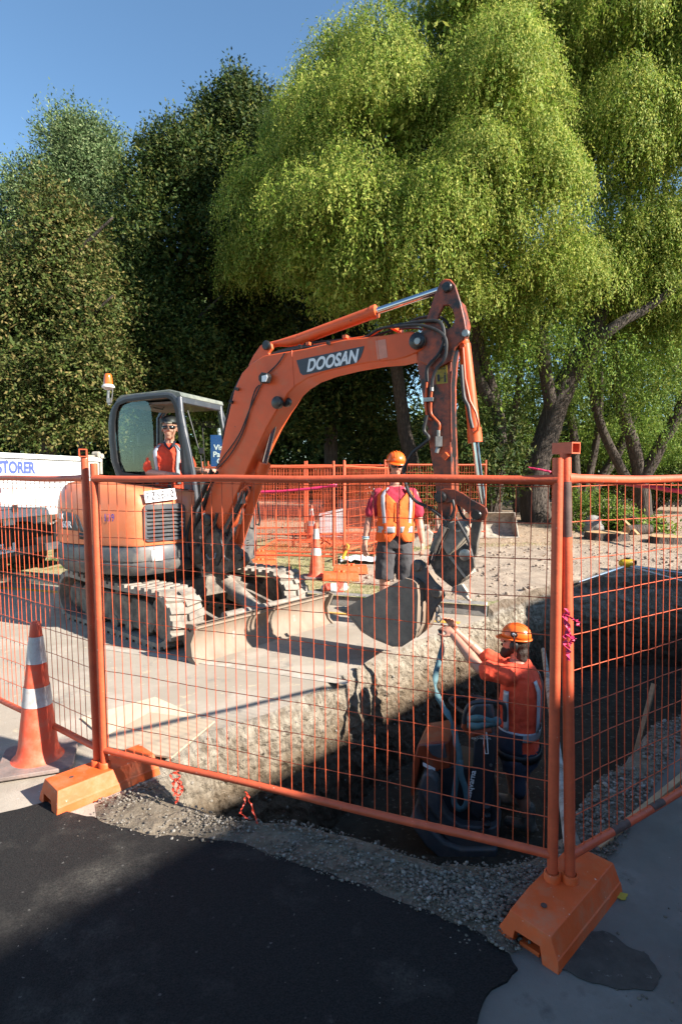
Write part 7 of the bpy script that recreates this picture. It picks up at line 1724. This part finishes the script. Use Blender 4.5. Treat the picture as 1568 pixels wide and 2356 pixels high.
for u, v in ((1060, 1790), (1110, 1885), (1108, 1912), (1128, 1760), (1094, 1702)): MB().lathe([(.012, 0), (.010, .008)], CP_(u, v, -.115), (0, -1, 0), 8).build("bolt", M['steel'], cmr)
for v in (1800, 1820, 1840): MB().lathe([(.03, 0), (.03, .03), (.02, .04)], CP_(1118, v + 60, -.11), (0, -.3, 1), 14).build("rubber_mount", M['cblack'], cmr)
text_mesh("maker_lettering", "Husqvarna", .062, CP_(1081, 1811, -.118), V((.18, 0, 1)), V((-1, 0, .18)), M['sticker'], cmr, bold=.001)
text_mesh("small_print", "WARNING\nREAD MANUAL", .022, CP_(1106, 1696, -.118), (1, 0, 0), (0, 0, 1), M['sticker'], cmr)
# lifting sling: wound round the handle, hanging in a loop, rising to the bucket
def strap(name, label, pts, w_, face, n=8, twist=0):
    P_, _q = wig(pts, [1] * len(pts), 1, 0, n); f = V(face).normalized(); rows = [[], []]
    for i, p in enumerate(P_):
        t_ = (P_[min(i + 1, len(P_) - 1)] - P_[max(i - 1, 0)]).normalized(); s_ = t_.cross(f).normalized()
        a = twist * math.sin(i * .35); s_ = (s_ * math.cos(a) + f * math.sin(a)); rows[0].append(p - s_ * w_ / 2); rows[1].append(p + s_ * w_ / 2)
    return MB().grid(rows).build(name, M['teal'], None, solid=.004)
o = strap("lifting_sling", "", [P(1012, 1448, 4.84), P(1016, 1490, 4.75), P(1002, 1550, 4.6), P(1003, 1590, 4.5), P(1018, 1625, 4.4), P(1036, 1655, 4.3), P(1046, 1690, 4.25), P(1050, 1720, 4.2)], .05, (.2, -1, 0), twist=.9); tag(o, "blue-green webbing sling rising from the compactor to the worker's hands", "sling")
o = strap("lifting_sling", "", [P(1052, 1712, 4.2), P(1056, 1745, 4.18), P(1048, 1800, 4.16), P(1044, 1845, 4.16), P(1058, 1862, 4.16), P(1072, 1848, 4.16), P(1070, 1815, 4.16), P(1060, 1785, 4.16), P(1058, 1750, 4.17)], .045, (.2, -1, 0)); tag(o, "blue-green sling loop hanging down the front of the compactor", "sling")
mb = MB()
for k, (v, am) in enumerate(((1656, 4), (1668, -3))):
    pts_ = [CP_(1074, v, -.20), CP_(1100, v - am, -.26), CP_(1130, v + am, -.22), CP_(1140, v, -.16)]; P_, _q = wig(pts_, [1] * 4, 1, 0, 6); mb.grid([[p + V((0, 0, .026)) for p in P_], [p + V((0, -.004, 0)) for p in P_], [p - V((0, 0, .026)) for p in P_]])
mb.ell(CP_(1142, 1660, -.18), (.035, .025, .035))
o = mb.build("lifting_sling", M['teal'], None, solid=.004); tag(o, "blue-green webbing wrapped and knotted round the compactor's handle", "sling")
MB().tube([CP_(1114, 1684, -.16), CP_(1112, 1710, -.18), CP_(1115, 1734, -.18), CP_(1122, 1734, -.18), CP_(1120, 1705, -.18), CP_(1118, 1684, -.16)], .004, 6).build("pull_cord", M['sticker'], cmr)
